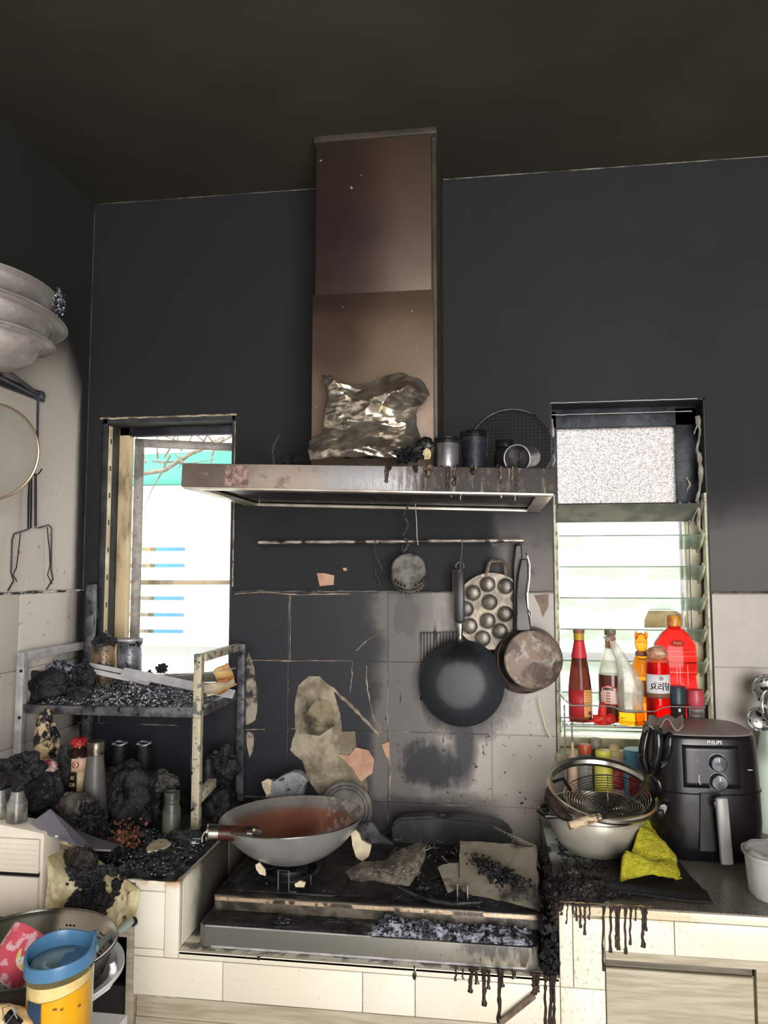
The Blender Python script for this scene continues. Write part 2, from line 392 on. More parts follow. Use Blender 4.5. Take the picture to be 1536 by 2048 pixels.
# ------------------------------------------------------------------ room shell
XL = -1.246; ZC = 2.675; XR = 2.1; YB = -4.2
W1 = (-1.198, -.768, 1.12, 1.976); W2 = (.173, .597, 1.0, 1.985); TZ = 1.441
def wall_mat(name, tiles):
    g = G(name); X, Y, Z = g.pos()
    n1 = g.noise(2.2, 5, .6)-.5; n2 = g.noise(9, 6, .65)-.5; st = g.noise(26, 4, .6, (1, 1, .12))-.5
    sp = g.noise(70, 3, .6)
    if tiles:
        left = g.ss(X+n1*.16+n2*.1, -.20, -.40)
        s = left
        mid = g.ss(X+n2*.2+st*.12, -.02, -.24)*.62
        s = g.mx(s, mid)
        s = g.mx(s, g.blob(X, Z, -.20, .955, .13, .08, .7, n2*2.2+n1*.8+st*1.2)*.92)
        s = g.mx(s, g.blob(X, Z, -.085, 1.18, .15, .16, .3, n2*.8+st*.5)*.8)  # soot halo with the hanging wok's shadow painted in
        s = g.mx(s, g.blob(X, Z, -.08, 1.03, .035, .13, .5, n2*.8)*.85)
        s = g.mx(s, g.blob(X, Z, -.25, 1.37, .05, .09, .5, st*1.4+n2)*.7)  # shadow of the slotted cup, painted into the soot mask
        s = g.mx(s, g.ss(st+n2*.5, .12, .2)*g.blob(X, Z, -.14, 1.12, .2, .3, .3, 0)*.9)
        s = g.mx(s, g.ss(Z+n2*.1, .93, .84)*g.ss(X, .1, -.12)*.8)
        s = g.mx(s, .13+n2*.3)
        # pale zone under the hanging wok
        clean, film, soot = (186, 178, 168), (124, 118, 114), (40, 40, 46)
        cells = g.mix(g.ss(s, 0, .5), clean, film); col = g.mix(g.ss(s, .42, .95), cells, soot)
        specks = g.ss(sp, .66, .69)*g.blob(X, Z, -.02, .92, .3, .2, .5, 0)
        col = g.mix(specks, col, (34, 30, 28))
        gx = g.math('PINGPONG', X+.0035+2.935, .14675); gz = g.math('PINGPONG', Z-.848+1.97, .0985)
        gr = g.mx(g.ss(gx, .0021, .0011), g.ss(gz, .0021, .0011))
        gc = g.mix(g.ss(g.noise(9, 3, .6), .52, .66), (44, 43, 47), (150, 142, 134))
        col = g.mix(gr*.85, col, g.mix(g.ss(s, .3, .7), (140, 132, 122), gc))
        g.set(col, .42, 0, Specular_IOR_Level=.4); g.bump(gr*-1+n2*.3, .25, .004)
        return g.mat
    up = g.ss(Z+n1*.25, 1.62, 2.0)
    dark = g.ss(X+n1*.12, .13, -.02)
    s = g.mx(g.mx(up, dark), g.ss(X, .16, .62)*.35+.35)
    s = g.mx(s, .42+g.ss(Z+n1*.1, 1.45, 1.8)*.6)
    col = g.mix(g.ss(s, 0, .5), (182, 174, 168), (128, 122, 120)); col = g.mix(g.ss(s, .4, 1), col, (41, 41, 43))
    col = g.mix(g.ss(n2+n1, .05, .3)*.5, col, (48, 50, 53))
    g.set(col, g.ss(n1, -.3, .3)*.15+.62, 0, Specular_IOR_Level=.25); g.bump(g.noise(60, 4, .6), .12, .004)
    return g.mat
def left_mat():
    g = G('soot_left_wall'); X, Y, Z = g.pos()
    n1 = g.noise(2.5, 4, .6)-.5; n2 = g.noise(12, 5, .6)-.5
    d = Z+Y*1.3-1.93+n1*.06
    s = g.mx(g.ss(d, -.09, .13), g.ss(Z+n1*.1, 2.03, 2.22))
    s = g.mx(s, g.ss(Y+n2*.01, -.075, -.035)*g.ss(Z, 1.0, 1.05))
    s = g.mx(s, g.ss(Z, .95, .84)*.8)
    col = g.mix(s, (214, 206, 196), (50, 51, 51))
    col = g.mix(g.ss(g.noise(45, 3, .6), .66, .7)*g.ss(Z, 1.9, 1.5)*.6, col, (120, 110, 104))
    g.set(col, .6, 0, Specular_IOR_Level=.3); g.bump(g.noise(70, 4, .6), .2, .004)
    return g.mat
def ceil_mat():
    g = G('soot_ceiling'); X, Y, Z = g.pos(); n = g.noise(1.3, 4, .6)
    col = g.mix(g.ss(n, .35, .65), (72, 72, 60), (60, 60, 52))
    g.set(col, .75, 0, Specular_IOR_Level=.2); return g.mat
m['wall'] = wall_mat('soot_wall', False); m['walltile'] = wall_mat('soot_shadow_tiles', True); m['leftwall'] = left_mat(); m['ceil'] = ceil_mat()
m['floor'] = M('floor_tile', (150, 140, 126), (130, 120, 108), rough=.4, ns=3)
m['plainwall'] = M('plain_wall', (120, 116, 110), rough=.8)

def holed(b, x0, x1, z0, z1, y0, y1, holes):
    xs = sorted({x0, x1, *[min(max(h[0], x0), x1) for h in holes], *[min(max(h[1], x0), x1) for h in holes]})
    zs = sorted({z0, z1, *[min(max(h[2], z0), z1) for h in holes], *[min(max(h[3], z0), z1) for h in holes]})
    def solid(i, j):
        cx, cz = (xs[i]+xs[i+1])/2, (zs[j]+zs[j+1])/2
        return not any(h[0] < cx < h[1] and h[2] < cz < h[3] for h in holes)
    for i in range(len(xs)-1):
        for j in range(len(zs)-1):
            if solid(i, j): b.bb(xs[i], xs[i+1], y0, y1, zs[j], zs[j+1])
b = MB(); holed(b, XL-.1, XR+.1, 0, ZC+.1, 0, .13, [W1, W2])
bmesh.ops.remove_doubles(b.bm, verts=b.bm.verts, dist=1e-5)
wb = b.build('wall_back', 'wall', smooth=False); put(wb, 'structure')
b = MB(); holed(b, XL, XR, .60, TZ, -.006, 0, [(W1[0]+.0, W1[1]-.0, W1[2], 3), (W2[0], W2[1], W2[2], 3)])
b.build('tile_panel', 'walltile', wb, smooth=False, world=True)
b = MB()
for x0, x1 in ((-.765, .17), (.60, 1.4)):
    pts = [(x0+(x1-x0)*i/40, -.007, TZ+.002+.0035*noise.noise(Vector((i*.9, x0, 0)))) for i in range(41)]
    b.tube(pts, [.0022+.0018*abs(noise.noise(Vector((i*.7, 3, x0)))) for i in range(41)], 5)
b.build('tile_top_edge', M('edge_grout', (120, 112, 108), (52, 50, 52), rough=.8, ns=14), wb, world=True)
b = MB(); b.bb(XL-.1, XL, YB, 0, 0, ZC+.1); put(b.build('wall_left', 'leftwall', smooth=False), 'structure'); wl = bpy.data.objects['wall_left']
# tiled dado on the left wall
m['lefttile'] = m['leftwall'].copy()
b = MB()
for (y0, y1) in ((-2.2, -.62), (-.617, -.324), (-.321, -.001)):
    for (z0, z1) in ((.848, 1.043), (1.046, 1.24), (1.243, 1.441)): b.bb(XL, XL+.006, y0, y1, z0, z1, .0012)
b.build('tile_panel', 'lefttile', wl, world=True)
b = MB(); rnd = random.Random(4)
b.tube([(XL+.006, -1.2+1.2*i/60, TZ+.003+.004*noise.noise(Vector((i*.6, 0, 9)))) for i in range(61)], [.003+.004*abs(noise.noise(Vector((i*.5, 5, 1)))) for i in range(61)], 6)
b.build('tile_top_edge', M('edge_char', (200, 196, 190), (40, 38, 38), rough=.6, ns=22, lo=.45, hi=.55), wl, world=True)
b = MB(); b.bb(XL-.1, XR+.1, YB, .13, ZC, ZC+.1); put(b.build('ceiling', 'ceil', smooth=False), 'structure')
b = MB(); b.bb(XL-.1, XR+.1, YB, .13, -.1, 0); put(b.build('floor', 'floor', smooth=False), 'structure')
b = MB(); b.bb(XR, XR+.1, YB, 0, 0, ZC); put(b.build('wall_right', 'plainwall', smooth=False), 'structure')
b = MB(); holed(b, XL-.1, XR+.1, 0, ZC+.1, YB-.1, YB, [(-.1, 1.9, 0, 2.2)]); bmesh.ops.remove_doubles(b.bm, verts=b.bm.verts, dist=1e-5)
put(b.build('wall_front', 'plainwall', smooth=False), 'structure')
# thin pale crack where the ceiling meets the wall, and in the corner
b = MB()
for x0, x1, r in ((-1.24, -.46, .0012), (-.13, 1.3, .0022)):
    b.tube([(x0+(x1-x0)*i/60, -.0015, ZC-.0015) for i in range(61)], [r*(.5+abs(noise.noise(Vector((i*.35, x0, 2))))*1.5) for i in range(61)], 5)
put(b.build('trim_1', M('crack_line', (150, 146, 138), (66, 66, 66), rough=.9, ns=9)), 'structure')
b = MB(); b.tube([(XL+.001, -.001, 1.45+1.2*i/40) for i in range(41)], [.0011+.0008*noise.noise(Vector((i*.5, 0, 0))) for i in range(41)], 5)
put(b.build('trim_2', M('crack_line2', (104, 102, 100), (70, 70, 70), rough=.9, ns=9)), 'structure')

# exposed mortar on the back wall where the tiles fell off, and tile fragments still hanging there
def wallpoly(pts, y): return [(p.x, p.z) for p in (at(px, py, y) for px, py in pts)]
def jag(poly, amp, seed, sub=5):
    out = []
    for i, (x, z) in enumerate(poly):
        x2, z2 = poly[(i+1) % len(poly)]
        for k in range(sub):
            t = k/sub; q = Vector(((x+(x2-x)*t)*40, (z+(z2-z)*t)*40, seed))
            out.append((x+(x2-x)*t+amp*noise.noise(q), z+(z2-z)*t+amp*noise.noise(q+Vector((9, 9, 9)))))
    return out
PX = Matrix.Rotation(R(90), 4, 'X')     # prism drawn in x,z; extrudes towards -y
def wallplate(name, pts, y, d, mat, parent=None, amp=.004, seed=0, **k):
    b = MB(); b.prism(jag(wallpoly(pts, y), amp, seed), d, Matrix.Translation((0, y, 0)) @ PX)
    return b.build(name, mat, parent, smooth=False, world=True, **k)
wallplate('bare_mortar', [(618, 1352), (640, 1352), (668, 1380), (682, 1430), (684, 1462), (712, 1462), (713, 1500), (722, 1520), (735, 1565), (735, 1590), (640, 1590), (618, 1560), (605, 1520), (580, 1500), (592, 1462), (590, 1410), (598, 1370)], -.004, .0052, 'plaster', wb, .003, 1)
wallplate('bare_mortar', [(640, 1395), (664, 1402), (672, 1450), (640, 1470), (600, 1465), (606, 1432)], -.004, .008, M('mortar_dark', (150, 138, 112), (70, 64, 56), rough=.9, ns=14, bump=.6), wb, .003, 2)
o = wallplate('broken_tile', [(676, 1508), (700, 1510), (712, 1494), (738, 1500), (749, 1520), (745, 1545), (722, 1562), (708, 1540), (690, 1520)], -.012, .006, 'terracotta', None, .002, 3)
put(o, None, 'round-edged pinkish tile fragment hanging from the bare mortar above the wok', 'broken tile')
o = wallplate('broken_tile', [(763, 1488), (779, 1482), (779, 1518), (772, 1512)], -.009, .005, 'terracotta', None, .002, 4)
put(o, None, 'small narrow pinkish tile sliver stuck on the wall beside the vertical joint', 'broken tile')
wallplate('bare_mortar', [(634, 1146), (655, 1148), (668, 1152), (667, 1170), (640, 1172)], 0, .003, 'terracotta', wb, .002, 5)
wallplate('bare_mortar', [(686, 1136), (694, 1136), (693, 1142), (687, 1141)], 0, .003, 'terracotta', wb, .001, 6)
# raised pale crack lines of the shattered tiles
b = MB(); 
def crack(pts, r=.0016, y=-.0065, seed=0):
    P = [at(px, py, y) for px, py in pts]; out = []
    for a, c in zip(P, P[1:]):
        for k in range(6):
            q = a.lerp(c, k/6); out.append(q+Vector((noise.noise(q*60+Vector((seed, 0, 0))), 0, noise.noise(q*60+Vector((0, seed, 0)))))*.0022)
    out.append(P[-1]); b.tube(out, [r*(.4+abs(noise.noise(p*35))*1.7) for p in out], 5)
crack([(620, 1353), (660, 1372), (700, 1410), (740, 1450), (765, 1478)], .0042)
crack([(705, 1322), (704, 1350), (700, 1385)], .0015); crack([(500, 1321), (580, 1321), (704, 1322)], .0017)
crack([(581, 1190), (580, 1318)], .0013); crack([(712, 1302), (735, 1280), (772, 1262)], .0016); crack([(733, 1332), (735, 1380), (745, 1430), (760, 1458)], .0016)
crack([(779, 1462), (780, 1540), (779, 1600)], .0022); crack([(484, 1459), (530, 1459)], .0018)
crack([(470, 1188), (520, 1184), (600, 1190), (700, 1188)], .002)
b.build('crack_edge', M('pale_crack', (196, 172, 150), (120, 108, 98), rough=.9, ns=14), wb, world=True, kind='stuff')
# scorched pale strip beside the left window
for k, pts in enumerate([[(486, 1325), (498, 1305), (508, 1335), (516, 1400), (512, 1440), (492, 1450), (488, 1400)], [(494, 1462), (508, 1466), (506, 1500), (500, 1515), (494, 1490)]]):
    wallplate('scorched_patch', pts, -.006, .0012, M('scorched_patch', (170, 156, 140), (60, 56, 56), rough=.9, ns=22, lo=.42, hi=.58), wb, .003, 11+k)
# blistered paint at the right of the pans
wallplate('paint_blister', [(1068, 1190), (1098, 1188), (1096, 1215), (1086, 1235), (1078, 1210)], -.006, .002, M('blister', (150, 120, 104), (110, 100, 94), rough=.7, ns=20), wb, .003, 21)

# ------------------------------------------------------------------ window 1 (left, casement pushed open)
w1 = T('window_1', None, None, ((W1[0]+W1[1])/2, .06, W1[2]), kind='structure')
x0, x1, z0, z1 = W1
b = MB()
b.bb(x0, x0+.016, .004, .10, z0, z1, .001); b.bb(x1-.01, x1, .004, .10, z0, z1, .001); b.bb(x0, x1, .004, .11, z1-.014, z1); b.bb(x0, x1, .004, .11, z0, z0+.014)
b.build('window_reveal', M('reveal_soot', (64, 64, 68), (40, 42, 46), rough=.6, ns=10), w1, world=True)
b = MB(); b.bb(x0+.0165, x0+.0185, .012, .034, z0+.01, z1-.02, .0005)
b.build('louvre_track', M('track', (238, 226, 196), (200, 180, 140), rough=.5, ns=10), w1, world=True)
b = MB()
for k in range(9):
    zz = 1.22+k*.085; b.bb(x0+.0186, x0+.0196, .019, .027, zz, zz+.016, .0005)
b.build('track_clip', 'dark_frame', w1, world=True)
b = MB(); b.bb(x0+.016, x0+.052, .082, .112, z0+.01, z1-.012, .002)
b.build('window_frame', 'ivory', w1, world=True)
b = MB(); b.bb(x0+.016, x1-.008, .082, .112, z1-.040, z1-.010, .002); b.bb(x0+.016, x1-.008, .082, .112, z0+.01, z0+.035, .002); b.bb(x1-.03, x1-.008, .082, .112, z0+.01, z1-.012, .002)
b.build('window_frame', 'dark_frame', w1, world=True)
b = MB(); b.tube([(x0-.006+(x1-x0+.012)*i/30, -.002, z1+.001+.003*noise.noise(Vector((i*.5, 0, 0)))) for i in range(31)], [.0028+.002*abs(noise.noise(Vector((i*.7, 1, 0)))) for i in range(31)], 6)
b.tube([(x1+.002+.002*noise.noise(Vector((0, i*.6, 0))), -.002, z1-.02-.5*i/30) for i in range(31)], .0018, 6)
b.build('sealant_bead', M('sealant', (200, 188, 160), (110, 100, 84), rough=.6, ns=30), w1, world=True)
# the sash, hinged at its left side and pushed outwards
sx = T('sash', None, None, (0, 0, 0)); sx.parent = w1
hx, hy = x0+.052, .115
sx.location = (hx-w1.location.x, hy-w1.location.y, 0); sx.rotation_euler = (0, 0, R(24))
b = MB(); Wd = .37; H0, H1 = .02, z1-z0-.042
b.bb(0, .03, 0, .022, H0, H1, .002); b.bb(Wd-.03, Wd, 0, .022, H0, H1, .002); b.bb(0, Wd, 0, .022, H1-.026, H1, .002); b.bb(0, Wd, 0, .022, H0, H0+.03, .002)
b.build('sash_frame', 'aluminium', sx)
b = MB(); b.bb(.03, Wd-.03, .002, .02, .338, .352, .002); b.build('glazing_bar', 'ivory', sx)
b = MB(); b.bb(.028, Wd-.028, .009, .013, H0+.02, H1-.02); b.build('window_pane', 'lidglass', sx)

# ------------------------------------------------------------------ window 2 (right, fixed pane over glass louvres)
w2 = T('window_2', None, None, ((W2[0]+W2[1])/2, .06, W2[2]), kind='structure')
x0, x1, z0, z1 = W2
zp = 1.700
b = MB(); b.bb(x0, x0+.004, .002, .12, z0, z1); b.bb(x1-.004, x1, .002, .12, z0, z1); b.bb(x0, x1, .002, .12, z1-.004, z1)
b.build('window_reveal', M('reveal_grad', (64, 64, 66), (40, 42, 46), rough=.6, ns=6), w2, world=True)
b = MB(); b.bb(x0+.004, x1-.004, .075, .11, z1-.062, z1-.004, .002); b.bb(x0+.004, x0+.024, .075, .11, zp-.01, z1-.01, .002); b.bb(x1-.064, x1-.004, .075, .11, zp-.05, z1-.01, .002)
b.bb(x0+.004, x1-.004, .075, .11, zp-.016, zp, .002)
b.build('window_frame', 'dark_frame', w2, world=True)
b = MB(); b.bb(x0+.004, x0+.022, .075, .11, z0+.004, zp-.01, .002); b.bb(x1-.044, x1-.004, .075, .11, z0+.004, zp-.05, .002); b.bb(x0+.004, x1-.004, .06, .11, z0+.004, z0+.03, .002)
b.bb(x0, x1, -.02, .09, z0-.02, z0+.002, .002)
b.build('window_frame', M('pale_frame', (222, 214, 180), (176, 168, 140), rough=.5, ns=8), w2, world=True)
b = MB(); b.bb(x1-.060, x1-.054, .07, .09, z0+.02, zp, .001); b.bb(x1-.036, x1-.032, .065, .08, z0+.02, zp, .001)
b.build('guide_rail', 'rack_grey', w2, world=True)
for zz, a in ((z1-.002, 0), (z1-.024, 1)):
    b = MB(); b.tube([(x0+(x1-x0-.02)*i/30, -.003 if not a else .06, zz+.0015*noise.noise(Vector((i*.5, a, 0)))) for i in range(31)], .0014, 6)
    b.build('sealant_bead', 'rack_grey', w2, world=True)
g = G('frosted_glass'); g.pos(False)
g.set(g.mix(g.ss(g.noise(260, 2, .6), .4, .62), (130, 138, 136), (226, 228, 226)), .34, 0, Transmission_Weight=.97, IOR=1.2); g.bump(g.noise(330, 2, .6), .9, .01); m['frosted'] = g.mat
b = MB(); b.bb(x0+.02, x1-.060, .088, .093, zp-.004, z1-.06); b.build('frosted_pane', 'frosted', w2, world=True)
# melted plastic of the louvre holders
def dribble(pts, r, y, seed):
    P = []; Q = [at(px, py, y) for px, py in pts]
    for a, c in zip(Q, Q[1:]):
        for k in range(5):
            q = a.lerp(c, k/5); P.append(q+Vector((noise.noise(q*50+Vector((seed, 0, 0)))*.003, noise.noise(q*40)*.002, 0)))
    P.append(Q[-1]); return P, [r*(.5+abs(noise.noise(p*30+Vector((seed, 1, 1))))*1.8) for p in P]
b = MB()
for k, (pts, r) in enumerate([([(1394, 832), (1400, 860), (1394, 900), (1402, 950), (1396, 1000), (1400, 1065)], .0048), ([(1398, 835), (1388, 868)], .003), ([(1400, 905), (1404, 960), (1392, 1003)], .0042), ([(1396, 1015), (1382, 1050)], .003), ([(1104, 838), (1106, 870), (1100, 880), (1110, 920), (1106, 932)], .003), ([(1372, 955), (1380, 970), (1374, 983)], .0025), ([(1400, 1010), (1394, 1040), (1404, 1068)], .0036)]):
    P, rr = dribble(pts, r, .02 if k != 5 else .07, k); b.tube(P, rr, 7)
b.build('melted_drip', M('melt_grey', (176, 168, 156), (130, 124, 116), rough=.35, ns=30, bump=.3), w2, world=True)
zs = [at(1250, y, .005).z for y in (1009, 1071, 1134, 1196, 1241, 1303, 1366, 1428)]
zs = [zs[0]-i*(zs[0]-zs[3])/3 for i in range(8)]
for i, zz in enumerate(zs):
    if zz < z0+.03: continue
    b = MB(); q = .0025
    dr = .044 if i == 0 else .036
    b.grid(lambda u, v: Vector((x0+.018+(x1-x0-.036)*u, .004+.068*v, zz-dr*v)), 1, 1)
    b.build('louvre_blade', 'blade_soot' if i == 0 else 'blade', w2, solid=.004, world=True, smooth=False)
    for s_ in (0, 1):
        xx = x0+.012 if s_ == 0 else x1-.014
        b = MB(); b.prism([(-.004, .004), (.01, .012), (.078, -dr+.006), (.074, -dr-.012), (.03, -.03)], .006, Matrix.Translation((xx-.003, 0, zz)) @ Matrix(((0, 0, 1, 0), (1, 0, 0, 0), (0, 1, 0, 0), (0, 0, 0, 1))))
        b.build('louvre_holder', 'bracket' if i else 'aluminium', w2, world=True, smooth=False)
b = MB(); b.bb(x0+.004, x0+.010, .0, .03, z0+.01, zs[0]+.03, .001); b.bb(x1-.010, x1-.004, .0, .03, z0+.01, zs[0]+.03, .001); b.build('louvre_channel', 'bracket', w2, world=True)

# ------------------------------------------------------------------ outside
b = MB(); b.bb(-8, 8, .2, 12, -.12, -.02); put(b.build('ground', M('paving', (190, 186, 178), (170, 166, 160), rough=.9, ns=2), smooth=False), 'structure')
fn = T('slat_fence', 'white horizontal slat fence outside the left window', 'fence', (-.9, 1.9, 0))
for k in range(14):
    zz = 1.80-k*.092
    if zz < 1.14: break
    b = MB(); b.bb(-2.6, 1.7, 1.88, 1.90, zz-.070, zz, .002); b.build('slat', 'fence', fn, world=True)
for xx in (-2.55, -1.36, -.2, 1.6):
    b = MB(); b.bb(xx-.03, xx+.03, 1.90, 1.95, -.02, 1.83, .003); b.build('fence_post', 'fence', fn, world=True)
b = MB(); b.bb(-2.6, 1.7, 1.92, 2.0, -.02, 1.10); b.build('low_wall', 'fence', fn, world=True)
o = MB().bb(at(306, 1200, 2.8).x, at(336, 1200, 2.8).x, 2.8, 3.1, -.02, 1.7, .02).build('storage_bin', M('bin_blue', (60, 140, 200), rough=.5)); put(o, None, 'blue box standing outside behind the white slat fence', 'box')
o = MB().bb(at(255, 1200, 2.8).x, at(298, 1200, 2.8).x, 2.8, 3.1, -.02, 1.72, .02).build('storage_bin', M('bin_brown', (170, 130, 80), (110, 140, 110), rough=.6, ns=6)); put(o, None, 'brown and green box outside behind the fence, left of the blue box', 'box')
aw = T('awning', 'teal green awning over the yard outside the left window', 'awning', (-1.3, 4.2, 0))
b = MB(); b.grid(lambda u, v: Vector((-4.2+5.15*u, 3.6+2.4*v, 2.20+.12*(1-abs(2*u-.9))*(.4+.6*v)+.62*v-.1*u)), 24, 8)
b.build('canopy', 'teal', aw, world=True, solid=.02)
for xx in (-4.0, -.2): b = MB(); b.tube([(xx, 3.7, 0), (xx, 3.7, 2.45)], .03); b.build('awning_post', 'white', aw, world=True)
o = MB().grid(lambda u, v: Vector((.3+2.6*u, 3.0+.8*v, 1.95+.75*v-.1*u)), 2, 2).build('awning', M('roof_pinkish', (214, 150, 140), rough=.7), solid=.03); put(o, None, 'pinkish sloping roof outside behind the frosted pane', 'roof')
tr = T('bare_tree', 'bare branching tree outside the top of the left window', 'tree', (-2.3, 2.6, 0))
b = MB(); b.tube([(-2.3, 2.6, 0), (-2.3, 2.6, 1.5), at(215, 960, 2.6), at(330, 940, 2.6), at(380, 908, 2.6), at(440, 884, 2.6), at(470, 868, 2.6)], [.05, .045, .022, .016, .014, .011, .009], 8)
b.build('trunk', 'bark', tr, world=True)
b = MB(); rnd = random.Random(3)
for k in range(16):
    p = at(280+12*k, 930-4*k, 2.6); d = Vector((rnd.uniform(-.5, .6), rnd.uniform(-.2, .2), rnd.uniform(-.5, .7))); pts = [p]
    for j in range(6): d = (d+Vector((rnd.uniform(-.3, .3), 0, rnd.uniform(-.3, .3)))).normalized(); pts.append(pts[-1]+d*.07)
    b.tube(pts, [.008-.001*j for j in range(7)], 5)
b.build('branch', 'bark', tr, world=True, kind='stuff')
# ------------------------------------------------------------------ range hood
HX, HW, HZ = -.2905, .433, 1.686
hood = T('range_hood', 'heat-tarnished stainless chimney range hood on the sooty wall', 'range hood', (HX, 0, HZ), (0, R(1.9), 0))
g = G('hood_steel'); X, Y, Z = g.pos(False); n = g.noise(14, 5, .6)-.5; n2 = g.noise(40, 5, .65)-.5; st = g.noise(60, 4, .6, (1, 1, .1))-.5
col = g.mix(g.ss(X+n*.2, -.4, -.2), (120, 108, 102), (178, 164, 152)); col = g.mix(g.ss(n+n2*.3, .02, .16)*.8, col, (130, 104, 92))
col = g.mix(g.ss(X+n*.1, -.15, -.05), col, (168, 166, 168)); burnt = g.ss(X+st*.25+n2*.1, .06, .16)
col = g.mix(burnt*.97, col, (46, 38, 36)); col = g.mix(g.ss(n2+st*.5, .0, .14)*g.ss(X, .05, .1)*.6, col, (104, 90, 80)); col = g.mix(g.ss(st, .07, .15)*g.ss(X, .05, .1)*.7, col, (160, 148, 120))
col = g.mix(g.blob(X, Z, -.345, .028, .06, .04, .5, n)*.45, col, (92, 82, 80))
dx = g.math('PINGPONG', X+.288, .5); 
g.set(col, .4+burnt*.3, g.ss(burnt, 1, 0)*.35+.05); g.bump(n2+st*.6, .25, .004); m['hood'] = g.mat
b = MB(); H = .056
# skirt: front, sides, back, top, plus an inward lip at the bottom
b.bb(-HW, HW, -.5, -.488, 0, H, .0015); b.bb(-HW, -HW+.012, -.49, 0, 0, H, .001); b.bb(HW-.012, HW, -.49, 0, 0, H, .001); b.bb(-HW, HW, -.495, 0, H-.006, H-.001)
b.build('canopy', 'hood', hood)
b = MB(); b.bb(-HW+.004, HW-.004, -.497, -.462, -.004, .004, .001); b.bb(-HW+.004, -HW+.04, -.49, 0, -.004, .004, .001); b.bb(HW-.04, HW-.004, -.49, 0, -.004, .004, .001); b.bb(-HW+.004, HW-.004, -.03, 0, -.004, .004, .001)
b.build('bottom_lip', M('lip', (226, 218, 206), (196, 184, 168), rough=.3, metal=.4, ns=12), hood)
b = MB(); b.bb(-HW+.03, HW-.03, -.47, -.02, .008, .014)
for k in range(9): b.bb(-HW+.05+k*.09, -HW+.12+k*.09, -.14, -.125, .004, .009)
b.build('underside_panel', M('hood_under', (60, 56, 58), (84, 78, 80), rough=.35, metal=.5, ns=9), hood)
for (xa, xb) in ((-.36, -.02), (.02, .36)):
    b = MB(); b.bb(xa, xb, -.40, -.16, .0045, .009, .001)
    b.build('grease_filter', M('filter_dark', (44, 42, 44), (66, 62, 62), rough=.4, metal=.5), hood)
g = G('chimney_steel'); X, Y, Z = g.pos(); n = g.noise(4, 5, .55)-.5; n2 = g.noise(11, 5, .6)-.5; st = g.noise(40, 3, .6, (1, 1, .08))-.5
col = g.mix(g.ss(X+n*.12, -.38, -.22), (54, 40, 34), (84, 66, 54))
col = g.mix(g.ss(Z+n*.2, 2.22, 2.08)*.9, col, (120, 100, 82))
col = g.mix(g.blob(X, Z, -.40, 2.10, .08, .10, .5, n)*.75, col, (66, 50, 44)); col = g.mix(g.blob(X, Z, -.36, 2.4, .1, .12, .6, n)*.7, col, (48, 34, 36))
col = g.mix(g.blob(X, Z, -.3, 1.98, .13, .07, .5, n2*1.4)*.35, col, (96, 82, 70))
col = g.mix(g.ss(Z+n*.1, 2.45, 2.7)*.55, col, (60, 50, 44)); col = g.mix(g.ss(g.noise(60, 2, .5), .74, .76), col, (170, 160, 150))
g.set(col, g.ss(n2, -.2, .3)*.15+.4, .25, Specular_IOR_Level=.4); g.bump(n2+st*.4, .06, .01); m['chimney'] = g.mat
b = MB(); b.bb(-.4625, -.1415, -.276, -.004, 1.755, 2.233, .0015); b.build('chimney_lower', 'chimney', hood, world=True)
b = MB(); b.bb(-.4565, -.1455, -.270, -.004, 2.2331, ZC-.001, .0015); b.build('chimney_upper', 'chimney', hood, world=True)
b = MB(); b.bb(-.462, -.130, -.276, -.002, ZC-.018, ZC-.0005, .001); b.bb(-.145, -.133, -.26, -.001, 1.76, ZC-.02, .001); b.build('chimney_trim', M('chim_trim', (84, 74, 66), (66, 60, 54), rough=.5, metal=.3, ns=14), hood, world=True)
b = MB(); b.bb(.205+.05, .262+.05, -.5006, -.4998, .004, .052)
text('smeg', .015, 'steel_dirty', hood, (-.381, -.5008, .034), name='logo')
text('HOOD', .005, 'steel_dirty', hood, (-.375, -.5008, .0225), name='logo')
g = G('stained_panel'); X, Y, Z = g.pos(False); n = g.noise(60, 5, .65)
g.set(g.mix(g.ss(n, .4, .62), (118, 92, 84), (176, 152, 140)), .45, .3); m['stain'] = g.mat
b = MB(); b.prism(jag([(-.325, .004), (-.268, .005), (-.267, .052), (-.326, .052)], .002, 4), .0006, Matrix.Translation((0, -.5, 0)) @ PX); b.build('grease_stain', 'stain', hood, smooth=False)
# drips of burnt grease over the front edge, hanging threads below
def drip(b, x, z, L, r, y, seed=0, n=9):
    b.tube([(x+.004*noise.noise(Vector((i*.6, seed, 0))), y, z-L*i/n) for i in range(n+1)], [r*(.75+.6*noise.noise(Vector((i*.9, seed, 5))))*(1 if i < n-1 else (1.15 if i == n-1 else .5)) for i in range(n+1)], 6)
rnd = random.Random(11)
for k in range(17):
    x = min(.42, max(.05, rnd.choice((.06, .12, .15, .20, .26, .32, .35))+rnd.gauss(0, .008)))
    b = MB(); L = rnd.uniform(.01, .056); drip(b, x, H+.002, L, rnd.uniform(.002, .009), -.502, k); b.build('grease_drip', M('grease%d' % (k % 3), [(34, 26, 24), (64, 50, 42), (24, 22, 22)][k % 3], [(66, 50, 42), (112, 96, 66), (60, 46, 42)][k % 3], rough=.35, ns=60, bump=.5) if k < 3 else m.get('g%d' % (k % 3)), hood)
    if k < 3: m['g%d' % k] = bpy.data.materials['grease%d' % k]
for k, x in enumerate((.205, .225, .315, .345)):
    b = MB(); drip(b, x, .004, .016+.006*(k % 2), .002, -.494, k); b.build('grease_drip', 'steel_dirty', hood)
b = MB(); drip(b, at(520, 980, -.4).x-HX, .0, .028, .0016, -.4, 4); b.build('grease_drip', 'steel_dirty', hood)

ZT = lambda x: HZ + H - .001 - (x-HX)*math.tan(R(1.9))   # top of the canopy at world x
